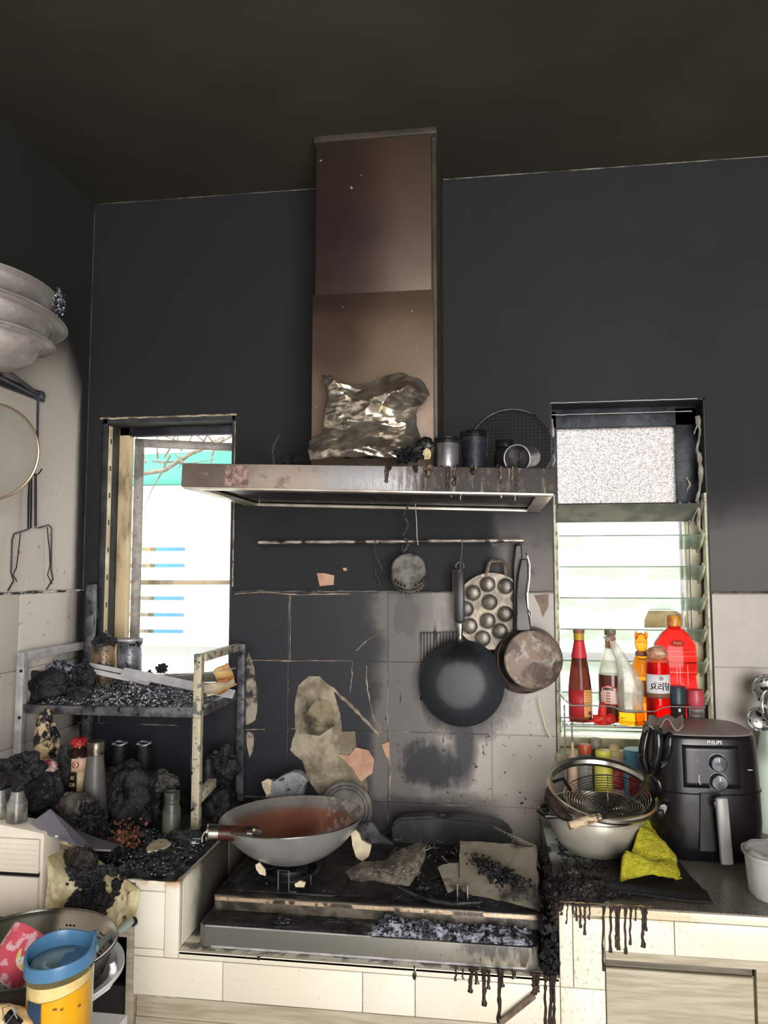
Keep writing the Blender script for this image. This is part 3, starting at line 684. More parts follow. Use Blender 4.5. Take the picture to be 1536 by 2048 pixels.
# crumpled foil over something at the foot of the chimney
def foil():
    L = [(622, 922), (616, 885), (645, 862), (648, 838), (660, 800), (656, 775), (645, 754)]
    Rr = [(838, 918), (842, 890), (838, 862), (832, 830), (848, 806), (860, 790), (852, 768)]
    def ed(P, v):
        k = v*(len(P)-1); i = min(int(k), len(P)-2); f = k-i; return P[i][0]*(1-f)+P[i+1][0]*f, P[i][1]*(1-f)+P[i+1][1]*f
    def fn(u, v):
        a, c = ed(L, v), ed(Rr, v); px = a[0]*(1-u)+c[0]*u; py = a[1]*(1-u)+c[1]*u
        if v > .7: py += 16*math.sin(u*math.pi)*0 + (v-.7)/.3*(14*math.sin(u*6.5)*(u > .1))*.8
        Y = -.375+.07*v-.03*math.sin(math.pi*u)
        p = at(px, py, Y)
        q = p*9
        r = 0
        for f_, am in ((.8, .038), (1.8, .017), (3.8, .006), (8, .0018)):
            d = Vector((q.x*.75+q.z*.55, q.z*1.5-q.x*.3, f_)); r += am*(1-2.6*abs(noise.noise(d*f_*.55+Vector((3, 7, f_)))))
        e = min(u, 1-u)*8; e = min(1, e)
        return p+Vector((.006*noise.noise(q*4), -r*(.35+.65*e)-.004, .006*noise.noise(q*4+Vector((5, 5, 5)))))
    b = MB(); b.grid(fn, 110, 90); return b.build('crumpled_foil', 'foil', solid=.0008, angle=26)
o = foil(); put(o, None, 'crumpled silver foil sheet propped on the hood top against the chimney', 'foil')
b = MB(); b.lump(at(730, 885, -.26)+Vector((0, 0, .0)), (.085, .04, .055), 3, .3); o = b.build('charred_block', 'char'); put(o, None, 'charred block hidden behind the crumpled foil on the hood', 'debris')

def cyl(px0, px1, pyt, pyb, Y):
    c = at((px0+px1)/2, pyb, Y); k = mpp(c); return c, (px1-px0)/2*k, (pyb-pyt)*k
def seat(c, z): return Vector((c.x, c.y, z))
# items standing on the hood
c, r, h = cyl(868, 921, 855, 926, -.40); c = seat(c, ZT(c.x))
t = T('storage_jar', 'sooty metal jar with a shiny ringed lid beside the chimney on the hood', 'jar', c)
b = MB(); b.lathe([(0, 0), (r*.9, 0), (r*.94, .004), (r*.94, h*.8), (r*.88, h*.84)], 32); b.build('jar_body', M('jar_streak', (70, 70, 72), (150, 150, 150), rough=.35, metal=.7, ns=8, lo=.42, hi=.6, stretch=(2, 2, .2), bump=.1), t)
b = MB(); b.lathe([(r*.88, h*.82), (r, h*.83), (r, h*.9), (r*.93, h*.91), (r, h*.93), (r, h*.985), (r*.9, h), (0, h)], 32); b.build('jar_lid', 'soot_metal', t)
c, r, h = cyl(921, 976, 840, 928, -.36); c = seat(c, ZT(c.x))
t = T('tapered_cup', 'tall dark sooty cup with wrapped rim, tallest vessel on the hood', 'cup', c)
b = MB(); b.lathe([(0, 0), (r*.78, 0), (r*.96, h*.9)], 32); b.build('cup_body', 'dark_frame', t)
b = MB(); b.lathe([(r*.95, h*.86), (r*1.02, h*.87), (r*1.03, h*.98), (r*.98, h), (0, h*.985)], 32); b.tube([(r*.98, -.01, h*.98), (r*.97, -.014, h*.7), (r*.9, -.016, h*.4)], .0018, 6)
b.build('cup_lid', 'soot_metal', t)
c, r, h = cyl(988, 1032, 852, 925, -.34); c = seat(c, ZT(c.x))
t = T('glass_jar', 'small black sooted jar between the tall cup and the fallen tumbler', 'jar', c)
b = MB(); b.lathe([(0, 0), (r*.95, 0), (r, h*.1), (r, h*.6), (r*.72, h*.78)], 28); b.build('jar_body', 'dark_frame', t)
b = MB(); b.lathe([(r*.78, h*.78), (r*.86, h*.8), (r*.86, h*.97), (r*.8, h), (0, h)], 28); b.build('jar_lid', 'soot_metal', t)
# tumbler lying on its side, mouth to the viewer
c = at(1043, 905, -.44); k = mpp(c); r = 28*k; c.z = ZT(c.x)+r*1.0
t = T('fallen_tumbler', 'sooty glass tumbler lying on its side, mouth forward, at the right of the hood', 'tumbler', c, (R(100), 0, R(-24)))
b = MB(); b.lathe([(0, -.06), (r*.72, -.06), (r*.8, -.05), (r*.99, .028), (r*.93, .028), (r*.72, -.048), (0, -.05)], 32); b.build('tumbler_body', M('tumbler_soot', (80, 78, 80), (130, 128, 126), rough=.25, ns=30, trans=.3, c3=(50, 48, 48), s3=70), t)
b = MB(); b.tube(arc((0, 0, 0), r*.97, 0, 360, 32, 'xy')[:-1], .0014, 6, closed=True); b.bm.transform(Matrix.Translation((0, 0, .028))); b.build('tumbler_rim', 'rack_grey', t)
b = MB(); drip(b, 0, 0, .05, .0035, 0, 6); b.bm.transform(Matrix.Translation((r*.95, 0, .02))); b.build('wax_run', M('run', (170, 168, 164), rough=.3), t)
# round splatter screen leaning at the wall
c = at(1022, 886, -.11); k = mpp(c)
t = T('splatter_screen', 'large round fine-mesh splatter screen leaning behind the jars', 'splatter screen', (c.x, -.06, c.z-.085), (R(78), 0, R(-4)))
rr = 86*k
b = MB(); b.tube(arc((0, rr*.72, 0), rr, 0, 360, 48, 'xy')[:-1], .0024, 6, closed=True); b.build('screen_rim', 'rack_dark', t)
b = MB(); n = 22
for i in range(1, n):
    a = -rr+2*rr*i/n; q = math.sqrt(max(0, rr*rr-a*a)); b.tube([(a, rr*.72-q, 0), (a, rr*.72+q, 0)], .0005, 3); b.tube([(-q, rr*.72+a, 0), (q, rr*.72+a, 0)], .0005, 3)
b.build('screen_mesh', 'soot_metal', t)
for nm, lab, cat, px, py, Y, rad, mt, sd, am in (
    ('charred_lump', 'spiky charred lump between the foil and the metal jar on the hood', 'debris', 815, 910, -.43, (.034, .022, .018), 'char_dark', 3, .7),
    ('burnt_disc', 'small round black burnt disc standing beside the metal jar', 'disc', 850, 888, -.42, (.020, .007, .017), 'black', 4, .15),
    ('melted_wrapper', 'small scorched brown wrapper at the foot of the metal jar', 'wrapper', 854, 908, -.45, (.009, .006, .012), 'ivory', 5, .3)):
    c = at(px, py, Y); c.z = max(c.z, ZT(c.x)+rad[2]*.8); o = MB().lump(c, rad, sd, am, 4, 2.2, .5).build(nm, mt); put(o, None, lab, cat)
a_, b_ = at(760, 925, -.46), at(1075, 930, -.30)
heap('charred_debris', 'crust of charred debris along the hood top under the jars', 'debris', a_.x, b_.x, -.492, -.33, ZT(.02)-.002, .014, 'char', 5, 160, .004, edge=.12)
o = MB().lump(at(585, 905, -.2), (.028, .012, .028), 9, .6, 4, 2).build('cobweb_tuft', 'char_dark'); o.location.z = ZT(o.location.x)-.003; put(o, None, 'dark sooty tuft on the hood top, left of the foil', 'debris')
b = MB(); P = [at(px, py, -.3) for px, py in [(548, 928), (545, 905), (548, 890), (553, 880), (560, 868)]]; b.tube(P, [.0025, .002, .003, .002, .001], 5); o = b.build('burnt_strand', 'sootstrand'); put(o, None, 'thin upright burnt strand on the hood top near the left window', 'strand')

# ------------------------------------------------------------------ pot rail and what hangs on it
RY = -.06
p0, p1 = at(517, 1085, RY), at(1048, 1081, RY)
t = T('pot_rail', 'long scorched metal rail fixed to the wall below the hood', 'rail', (p0.x, 0, p0.z))
b = MB(); b.tube([p0.lerp(p1, i/40) for i in range(41)], [.0052+.0012*noise.noise(Vector((i*.8, 0, 0))) for i in range(41)], 10); b.build('rail_bar', 'pipe', t, world=True)
for px in (545, 990, 1040):
    q = at(px, 1083, RY); b = MB(); b.tube([q, (q.x, -.001, q.z)], .004, 8); b.lathe([(0, 0), (.012, 0), (.012, .004), (0, .004)], 16, Matrix.Translation((q.x, 0, q.z)) @ RX); b.build('rail_bracket', 'soot_metal', t, world=True)
def hookobj(label, pts, Y, r=.0015, mat='wire', name='hook', group=None):
    b = MB(); b.tube([at(px, py, y) if y is not None else at(px, py, Y) for px, py, y in [(*p[:2], p[2] if len(p) > 2 else None) for p in pts]], r, 6)
    o = b.build(name, mat); put(o, None, label, 'hook', group); return o
hookobj('bent wire hook hanging empty on the rail, left of the slotted cup', [(748, 1076), (752, 1079, -.07), (749, 1092, -.07), (752, 1112, -.07), (760, 1128, -.07), (764, 1140, -.07), (760, 1148, -.07)], -.06, .0016, 'sootstrand')
hookobj('thin straight wire dropping past the rail, right of the burnt cord', [(830, 1000), (833, 1040), (834, 1072), (836, 1090)], -.075, .0011, 'string', 'hanging_wire')
hookobj('wire hook carrying the black wok by its handle loop', [(922, 1078), (925, 1081, -.07), (924, 1100, -.072), (921, 1125, -.08), (921, 1138, -.085), (917, 1144, -.085)], -.06)
hookobj('pale curled scrap of wire on the wall below the empty hook', [(749, 1140), (752, 1150), (757, 1160), (759, 1172)], -.012, .0018, 'sootstrand', 'wire_scrap')
b = MB(); P, rr = [], []
for i in range(60):
    q = at(812+4*math.sin(i*.28), 1000+i*1.75, -.085); q.x += .0025*math.sin(i*1.4); q.y += .0025*math.cos(i*1.4); P.append(q); rr.append(.0028+.0014*noise.noise(q*200))
b.tube(P, rr, 6); o = b.build('burnt_rope', 'sootstrand'); put(o, None, 'grey burnt twisted cord hanging from the hood to the slotted cup', 'cord')
# slotted metal cup seen from below, mouth tipped away
c = at(818, 1146, -.10); k = mpp(c); r = 36*k
t = T('slotted_cup', 'round dull metal strainer cup with slots, hanging from the burnt cord', 'strainer', c, (R(62), R(-6), R(6)))
b = MB(); b.lathe([(0, .036), (r*.82, .036), (r*.93, .030), (r*.97, .0), (r*1.0, -.004), (r*.98, -.03), (r*.93, -.034)], 40); b.build('cup_wall', M('cup_grey', (156, 152, 146), (112, 108, 104), rough=.4, metal=.3, ns=30, c3=(60, 58, 56), s3=18, t3=(.58, .7)), t, solid=.0012)
b = MB(); b.lathe([(r*.99, .001), (r*1.035, -.002), (r*1.03, -.010), (r*.99, -.012)], 40); b.build('cup_band', 'steel_dirty', t)
b = MB()
for a in range(0, 360, 12):
    if (a//12) % 6 < 4:
        for zz in (.016, -.022): b.box((r*.975*math.cos(R(a)), r*.975*math.sin(R(a)), zz), (.003, .0036, .011), Matrix.Rotation(R(a), 3, 'Z'))
b.build('slot_pattern', 'black', t, kind='stuff')
b = MB(); b.tube([at(804, 1090, -.075), at(806, 1104, -.085), at(815, 1112, -.1)], .0014, 6); b.build('hanging_loop', 'wire', t, world=True)
# wire rack behind the wok
t = T('wire_rack', 'black wire rack hanging flat on the wall behind the black wok', 'wire rack', at(840, 1270, -.02))
b = MB(); Q = [at(*p, -.022) for p in [(842, 1266), (985, 1263), (985, 1400), (842, 1400)]]; b.tube(Q, .0022, 6, closed=True); b.build('rack_frame', 'soot_metal', t, world=True)
b = MB()
for i in range(1, 22):
    q = Q[0].lerp(Q[1], i/22); q2 = Q[3].lerp(Q[2], i/22); b.tube([q, q+Vector((0, -.008, -.02)), q2], .0011, 4)
b.build('rack_wires', 'soot_metal', t, world=True)

# frying and wok pans hanging: bottoms face the room
c = at(923, 1366, -.075); k = mpp(c); r = 85*k
t = T('hanging_wok', 'black carbon-steel wok hanging bottom-out from the rail', 'wok', c, (R(90-3), 0, 0))
b = MB(); b.lathe([(0, .052), (r*.42, .0515), (r*.58, .047), (r*.8, .028), (r*.97, 0), (r*1.0, -.004), (r*.985, -.006), (r*.94, -.002), (r*.76, .022), (r*.5, .043), (0, .048)], 64)
g = G('wok_black'); X, Y, Z = g.pos(False); n = g.noise(30, 5, .6)-.5
rad = g.math('SQRT', X*X+Y*Y)
col = g.mix(g.ss(rad+n*.012, r*.52, r*.6), (78, 82, 84), (54, 58, 62)); col = g.mix(g.blob(X, Y, .0, .085, .05, .03, .5, n*1.6)*.9, col, (22, 22, 24)); g.set(col, .58+n*.15, .35); g.bump(n, .12, .004)
b.build('wok_body', g.mat, t)
b = MB(); b.tube(arc((0, 0, -.004), r*.995, 0, 360, 64, 'xy')[:-1], .0018, 6, closed=True); b.build('wok_rim', 'iron', t)
b = MB(); b.lathe([(.0055, 0), (.0075, .004), (.0045, .010), (.006, .02), (.010, .04), (.0105, .05)], 16, Matrix.Translation((-.002, r*.94, .016)) @ Matrix.Rotation(R(-90), 4, 'X')); b.build('ferrule', 'steel_bright', t)
b = MB(); b.box((-.004, r*.94+.052+.078, .018), (.029, .150, .017), bev=.006); b.build('wok_handle', 'bakelite', t)
b = MB(); b.tube(arc((-.002, r*.94+.052+.158, .018), .011, 0, 360, 20, 'xy')[:-1], .002, 6, closed=True); b.tube([(-.021, r*.94+.062, .02), (-.021, r*.94+.2, .02)], .0012, 5); b.build('hanging_loop', 'wire', t)
# dimpled cast pan
c = at(984, 1222, -.035); k = mpp(c); r = 76*k
t = T('dimpled_pan', 'grey cast dimpled pancake pan with a loop handle hanging between wok and frying pan', 'pan', c, (R(90), 0, 0))
b = MB(); outl = []
for i in range(64):
    a = 2*math.pi*i/64; outl.append((r*math.cos(a)*.98, r*math.sin(a)))
b.prism(outl, .008); bmesh.ops.bevel(b.bm, geom=list(b.bm.edges), offset=.002, segments=1, affect='EDGES'); b.build('pan_plate', 'castiron', t)
b = MB(); hx = (8)*k; hz = (1222-1142)*k
b.tube([(hx-.026, r*.93, .004), (hx-.022, hz+.004, .004), (hx-.018, hz+.022, .004), (hx-.010, hz+.028, .004), (hx+.018, hz+.027, .004), (hx+.026, hz+.018, .004), (hx+.029, r*.93, .004)], .0062, 8); b.build('loop_handle', 'castiron', t)
for q in [(750, 455), (888, 470), (638, 520), (765, 592), (990, 562), (885, 682), (583, 645), (1018, 690), (750, 735), (612, 775), (713, 870), (845, 815)]:
    px, py = q[0]/3.84+780, q[1]/3.84+1050
    p = at(px, py, -.043); lx, ly = p.x-c.x, p.z-c.z; rc = 16.3*k
    if math.hypot(lx, ly)+rc*.9 > r: s_ = (r-rc*.92)/math.hypot(lx, ly); lx *= s_; ly *= s_
    b = MB(); b.lathe([(rc*1.08, .0078), (rc*1.08, .0088), (rc*1.0, .009), (rc*.97, .0075)]+[(rc*.96*math.cos(R(a)), .0075+rc*.32*math.sin(R(a))) for a in range(0, 90, 12)]+[(0, .0075+rc*.32)], 28, Matrix.Translation((lx, ly, 0)))
    b.build('dimple', 'cup', t)
# frying pan
def frypan(px, py, Y, rpx, rot, label, mats, handle=True, depth=.045, topk=1.18):
    c = at(px, py, Y); k = mpp(c); r = rpx*k
    t = T('frying_pan', label, 'frying pan', c, rot)
    b = MB(); b.lathe([(0, .0), (r*.98, .0), (r, -.002), (r*1.03, -.006), (r*topk, -depth), (r*(topk+.012), -depth), (r*1.01, -.002-.004), (r*.9, -.005), (0, -.005)], 64); b.build('pan_wall', mats[1], t)
    b = MB(); b.lathe([(0, .0018), (r*.93, .0018), (r*.985, .0008), (r*.985, -.001)], 64); b.build('pan_base', mats[0], t)
    b = MB(); b.tube(arc((0, 0, -depth), r*(topk+.006), 0, 360, 64, 'xy')[:-1], .0016, 6, closed=True); b.build('rolled_edge', mats[2], t)
    b = MB(); b.tube(arc((0, 0, .0005), r*.995, 0, 360, 64, 'xy')[:-1], .0011, 6, closed=True); b.build('base_edge', 'steel_dirty', t)
    return t, r
t, r = frypan(1067, 1319, -.115, 58.5, (R(86), 0, R(9)), 'rusty-bottomed frying pan hanging in front at the right end of the rail', ('rustpan', 'panrim', 'copper'), topk=1.1, depth=.05)
b = MB(); Q = [at(*p) for p in [(1048, 1262, -.10), (1046, 1248, -.10), (1045, 1225, -.10), (1042, 1190, -.09), (1046, 1150, -.085), (1049, 1118, -.08)]]
for a_, c_, w_ in ((0, 1, .021), (1, 2, .024), (2, 3, .021), (3, 4, .019), (4, 5, .015)):
    pass
def strap(b, Q, W, th):
    ring = []
    for q, w_ in zip(Q, W): ring.append([b.bm.verts.new(q+Vector(v)) for v in ((-w_, -th, 0), (w_, -th, 0), (w_*1.05, 0, 0), (w_, th, 0), (-w_, th, 0), (-w_*1.05, 0, 0))])
    for a_, c_ in zip(ring, ring[1:]):
        for k_ in range(6): b.bm.faces.new((a_[k_], a_[(k_+1) % 6], c_[(k_+1) % 6], c_[k_]))
    b.bm.faces.new(ring[0]); b.bm.faces.new(ring[-1][::-1])
strap(b, Q, [.020, .019, .016, .013, .014, .009], .007); b.build('pan_handle', M('pan_handle', (62, 46, 44), (40, 34, 36), rough=.3, ns=12), t, world=True, bev=.003)
b = MB(); b.tube([at(*p) for p in [(1062, 1252, -.11), (1062, 1240, -.105), (1056, 1222, -.1), (1055, 1190, -.097), (1059, 1160, -.09), (1060, 1130, -.088), (1055, 1112, -.088), (1052, 1106, -.08)]], .0013, 6); b.build('handle_edge', 'steel_bright', t, world=True)
t, r = frypan(1047, 1324, -.045, 61, (R(90), 0, 0), 'darker frying pan hanging behind the rusty one, only its rim showing', ('panrim', 'panrim', 'copper'), topk=1.06, depth=.03)
b = MB(); strap(b, [at(*p) for p in [(1038, 1262, -.05), (1036, 1225, -.05), (1035, 1180, -.05), (1036, 1130, -.05), (1037, 1090, -.055)]], [.016, .013, .012, .013, .008], .006); b.build('pan_handle', 'bakelite', t, world=True, bev=.003)
b = MB(); b.tube([at(*p, -.03) for p in [(1077, 1396), (1080, 1415), (1086, 1435), (1090, 1452), (1096, 1466), (1102, 1477)]], [.0016, .0018, .0016, .0016, .002, .0028], 6); o = b.build('pale_string', 'string'); put(o, None, 'pale cord dangling under the rusty frying pan', 'cord')
b = MB(); b.prism([(0, 0), (.018, -.012), (.002, -.012)], .004, Matrix.Translation(at(1066, 1138, -.03)) @ RX); o = b.build('wall_hook', 'black'); put(o, None, 'small black wall hook right of the pan handle', 'hook')
b = MB(); b.box(at(1034, 1097, -.012), (.014, .006, .024), bev=.002); o = b.build('hook_plate', 'soot_metal'); put(o, None, 'small sooty hook plate on the wall under the rail end', 'hook')
# ------------------------------------------------------------------ tiled counter
FY = -.6; NX0, NX1 = -.665, .126; ZN = .70; ZTOP = .84; ZB = .605; LX = -.765
g = G('cream_tile'); X, Y, Z = g.pos(); n = g.noise(9, 5, .6)-.5; n2 = g.noise(34, 5, .6)-.5; st = g.noise(55, 3, .6, (1, 1, .1))-.5
col = g.mix(g.ss(g.noise(3, 3), .4, .6), (240, 234, 218), (233, 226, 206))
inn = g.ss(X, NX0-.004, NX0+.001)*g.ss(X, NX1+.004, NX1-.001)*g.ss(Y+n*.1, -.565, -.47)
lt = g.ss(X+n*.06, NX0-.01, NX0-.02)*g.ss(Z, ZTOP-.006, ZTOP-.001)
rt = g.ss(X, NX1-.002, NX1+.002)*g.ss(Z, ZTOP-.003, ZTOP-.001)
rust = g.ss(Z+n2*.03, .825, .838)*g.ss(X, NX0+.01, NX0)*g.ss(n, -.02, .12)
col = g.mix(rust*.8, col, (196, 132, 70))
yel = g.ss(Z+n2*.03, .80, .84)*g.ss(X, .10, .13)*g.ss(X, .42, .36)
col = g.mix(yel*.6, col, (206, 184, 128))
sp = g.ss(g.noise(170, 2, .5), .715, .735); col = g.mix(sp*.9, col, (88, 74, 62))
sp2 = g.ss(g.noise(120, 2, .5), .60, .66)*g.ss(X, .0, .12)*g.ss(X+n*.4, .5, .2)*.45; col = g.mix(sp2, col, (150, 132, 104))
col = g.mix(g.ss(Y+n*.15, -.60, -.57)*lt, col, (60, 52, 46))
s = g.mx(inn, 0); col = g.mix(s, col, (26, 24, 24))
fl = g.ss(Z, ZN+.004, ZN+.001)*g.ss(X, NX0-.003, NX0)*g.ss(X, NX1+.003, NX1)*g.ss(n2, -.05, .08)*g.ss(Y, -.6, -.585)
col = g.mix(fl*.8, col, (60, 54, 50))
g.set(col, .28); m['cream'] = g.mat
g = G('counter_top'); X, Y, Z = g.pos(); n = g.noise(12, 5, .6)-.5; n2 = g.noise(220, 2, .5)
gran = g.mix(g.ss(n2, .42, .58), (134, 126, 114), (96, 90, 82)); gran = g.mix(g.ss(g.noise(300, 2), .64, .68), gran, (50, 46, 44))
pale = g.mix(g.ss(n, -.02, .1), (206, 218, 214), (120, 128, 132)); col = g.mix(g.ss(X, .24, .2)*g.ss(Y, -.44, -.36), gran, pale)
col = g.mix(g.blob(X, Y, .16, -.47, .2, .12, .4, n)*.95, col, (40, 36, 36))
g.set(col, .3); g.bump(n2, .04, .002); m['ctop'] = g.mat
ct = T('tiled_counter', 'cream tiled kitchen counter with a lowered niche for the stove', 'counter', (-.1, -.3, 0))
def pc(x0, x1, y0, y1, z0, z1, mat, name='counter_body', bev=0, **k):
    b = MB(); b.bb(x0, x1, y0, y1, z0, z1, bev); return b.build(name, mat, ct, world=True, smooth=False, **k)
b = MB()
b.bb(LX+.001, NX0-.006, FY+.006, -.007, .60, ZTOP-.006); b.bb(XL+.007, LX+.001, FY+.006, -.007, .77, ZTOP-.006)
b.bb(NX0-.006, NX1+.006, FY+.006, -.007, ZB, ZN-.006)
b.bb(NX1+.006, 1.3, FY+.006, -.007, .755, ZTOP-.012); b.bb(NX1+.006, .213, FY+.006, -.007, 0, .76)
b.build('counter_body', 'grout', ct, world=True, smooth=False)
# tiles, grouped by face (their grid is a pattern of the face)
def tiles(name, rects, mat='cream', y=FY, bev=.0012):
    b = MB()
    for x0, x1, z0, z1 in rects: b.bb(x0+.0008, x1-.0008, y, y+.008, z0+.0008, z1-.0008, bev)
    return b.build(name, mat, ct, world=True)
tx = [at(px, 1960, FY).x for px in (445, 725, 830)]
tiles('front_tiles', [(LX, NX0-.032, ZN, ZTOP-.022), (LX, NX0-.032, ZTOP-.022, ZTOP), (NX0-.032, NX0, ZN-.016, ZTOP), (LX, tx[0], ZB, ZN-.016), (LX, NX0-.032, ZN-.016, ZN)] +
      [(a_, c_, ZB, ZN-.016) for a_, c_ in zip([tx[0], tx[1], tx[2]], [tx[1], tx[2], NX1])] + [(NX0, tx[2], ZN-.016, ZN), (tx[2], NX1, ZN-.016, ZN)])
tiles('front_tiles', [(NX1, NX1+.026, ZN-.016, ZTOP), (NX1, .213, .40, ZN-.016), (NX1+.026, .213, ZN-.016, ZTOP-.022), (NX1, .213, .1, .40), (.213, .345, .757, ZTOP-.018), (.345, .64, .757, ZTOP-.018), (.64, .93, .757, ZTOP-.018), (.93, 1.3, .757, ZTOP-.018),
      (NX1+.026, 1.3, ZTOP-.018, ZTOP)])
b = MB()
for y0, y1 in ((FY, -.58), (-.58, -.29), (-.29, -.007)): b.bb(NX0-.006, NX0, y0+.001, y1-.0008, ZN, ZTOP, .001)
b.build('niche_side_tiles', 'cream', ct, world=True)
b = MB()
for y0, y1 in ((FY, -.58), (-.58, -.29), (-.29, -.007)): b.bb(NX1, NX1+.006, y0+.001, y1-.0008, ZN, ZTOP, .001)
b.build('niche_side_tiles', 'cream', ct, world=True)
pc(NX0, NX1, FY, -.007, ZN-.006, ZN, 'cream', 'niche_floor')
pc(XL+.007, NX0, FY+.001, -.007, ZTOP-.006, ZTOP, 'cream', 'counter_top')
pc(NX1+.0005, 1.3, FY+.004, -.007, ZTOP-.012, ZTOP+.0012, 'ctop', 'counter_top')
# tar drips down the front faces
m['tar'] = M('tar', (30, 22, 20), (56, 40, 34), rough=.25, ns=60, coat=.3)
def tar(px, y0, y1, r, k, yy=FY-.0015, mat='tar'):
    a_, c_ = at(px, y0, yy), at(px+noise.noise(Vector((k*1.3, 0, 0)))*5, y1, yy); b = MB(); L = a_.z-c_.z; n = 12
    b.tube([(a_.x+(c_.x-a_.x)*i/n+.0025*noise.noise(Vector((i*.5, k*2.2, 0))), yy, a_.z-L*i/n) for i in range(n+1)], [r*(.7+.5*noise.noise(Vector((i*.8, k, 5)))+(.35 if i >= n-1 else 0)+(.5 if i < 2 else 0)) for i in range(n+1)], 7)
    for v in b.bm.verts: v.co.y = yy+(v.co.y-yy)*.45
    b.build('tar_drip', mat, ct, world=True)
k = 0
for px, y0, y1, r in [(1135, 1806, 1848, .0016), (1147, 1808, 1830, .0022), (1153, 1806, 1842, .0026), (1160, 1808, 1856, .003), (1170, 1808, 1870, .003), (1179, 1806, 1840, .002), (1207, 1810, 1942, .0028), (1222, 1812, 1905, .0032), (1231, 1812, 1895, .003), (1237, 1812, 1900, .0036), (1250, 1814, 1908, .003), (1262, 1814, 1890, .0026), (1271, 1815, 1842, .002), (1287, 1812, 1895, .0042), (1292, 1812, 1862, .003),
              (912, 1934, 1962, .0026), (926, 1938, 1958, .002), (943, 1936, 1985, .0052), (952, 1936, 1968, .0042), (968, 1938, 2012, .0052), (978, 1940, 1978, .004), (998, 1938, 2046, .005), (1004, 1940, 1974, .004), (1028, 1942, 1956, .005), (1068, 1946, 1990, .006), (1076, 1946, 1984, .005), (1091, 1950, 2050, .0036), (1103, 1950, 2050, .0048), (1108, 1950, 2050, .004), (829, 1932, 1950, .0014)]:
    k += 1; tar(px, y0, y1, r, k)
b = MB(); q = at(829, 1952, FY-.003); b.lump(q, (.004, .002, .008), 3, .2, 2); b.build('tar_drip', 'tar', ct, world=True)
b = MB(); q = at(517, 1917, FY-.003); b.lump(q, (.004, .002, .004), 3, .5, 2); b.build('soot_blob', 'char', ct, world=True)
# crust along the right counter edge where the drips start
b = MB(); b.tube([at(1120+i*5.2, 1803+i*.3, FY-.003)+Vector((0, 0, .002*noise.noise(Vector((i*.7, 0, 0))))) for i in range(36)], [.0010+.0014*abs(noise.noise(Vector((i*.6, 2, 0)))) for i in range(36)], 6)
b.build('drip_crust', M('crust_brown', (70, 52, 40), (140, 118, 80), rough=.5, ns=40), ct, world=True)

# ------------------------------------------------------------------ wooden cabinets
cb = T('base_cabinet', 'grey wood-grain base cabinet with a recessed drawer under the right counter', 'cabinet', (.75, -.3, 0))
b = MB(); b.bb(.2145, 1.3, -.58, -.02, .02, .72); b.bb(.2145, 1.3, -.596, -.58, .7405, .756); b.bb(.494, .535, -.597, -.58, 0.02, .745, .001)
b.build('cabinet_carcass', 'wood', cb, world=True, smooth=False)
b = MB(); b.bb(.2150, .490, -.592, -.5805, .10, .722, .002); b.build('drawer_front', 'wood', cb, world=True)
b = MB(); b.bb(.54, 1.0, -.592, -.5805, .10, .722, .002); b.build('drawer_front', 'wood', cb, world=True)
b = MB(); b.bb(.2150, .490, -.586, -.5805, .724, .7395, .0005); b.build('grip_recess', M('recess', (120, 112, 98), (96, 90, 80), rough=.5, ns=8, stretch=(1, 1, 14)), cb, world=True)
cb = T('base_cabinet', 'grey wood-grain cabinet board under the stove niche', 'cabinet', (-.3, -.3, 0))
b = MB(); b.bb(LX+.004, NX1-.002, -.588, -.30, .10, .598, .001); b.build('cabinet_board', 'wood', cb, world=True)
b = MB(); b.bb(LX+.004, NX1-.002, -.592, -.586, .5, .556, .0015); b.build('drawer_front', 'wood', cb, world=True)
o = MB().box(at(1035, 2018, -.612), (.085, .006, .010), Matrix.Rotation(R(-40), 3, 'Y')).build('wood_sliver', M('scorched_wood', (120, 100, 84), (80, 66, 58), rough=.6, ns=30)); put(o, None, 'thin scorched wooden sliver slanting across the tiles under the stove', 'stick')
st_ = T('cabinet_side', 'pale wooden side panel beside the dark opening on the left', 'panel', (-.785, -.3, 0))
b = MB(); b.bb(-.785, -.7665, -.592, -.1, .0, .745, .001); b.build('side_board', 'wood', st_, world=True); b = MB(); b.bb(-.93, -.7855, -.590, -.572, .715, .745, .001); b.build('rail_board', 'wood', st_, world=True)
o = MB().bb(XL+.008, -.788, -.56, -.545, .02, .598).build('shade_panel', 'dark_inside', smooth=False); put(o, None, 'dark brown panel painted as the shade of the open space under the burnt left counter', 'panel')  # dark sheet standing in for the shade of the open space

# ------------------------------------------------------------------ stove
sv = T('gas_stove', 'two-tier tabletop gas stove covered in char and ash in the niche', 'stove', (-.27, -.33, ZN))
g = G('stove_front'); X, Y, Z = g.pos(); n = g.noise(30, 5, .6)-.5; st = g.noise(45, 4, .6, (1, 1, .12))-.5
col = g.mix(g.ss(X+n*.1, -.5, .0), (112, 109, 104), (128, 124, 114)); bz = g.ss(X+st*.12, -.10, -.04)
col = g.mix(bz*g.ss(st+n*.3, -.02, .12), col, (196, 186, 158)); col = g.mix(bz*g.ss(Z+n*.06+st*.12, .708, .738)*.95, col, (44, 38, 34)); col = g.mix(g.ss(g.noise(160, 2), .66, .7)*g.ss(X, -.25, -.1), col, (60, 56, 52))
col = g.mix(g.ss(st, .1, .2)*bz*.6, col, (90, 70, 52)); tb = g.ss(Z, .7425, .7455); col = g.mix(tb*g.ss(n, .25, -.05), col, (24, 23, 24))
g.set(col, .38, .3); m['svfront'] = g.mat
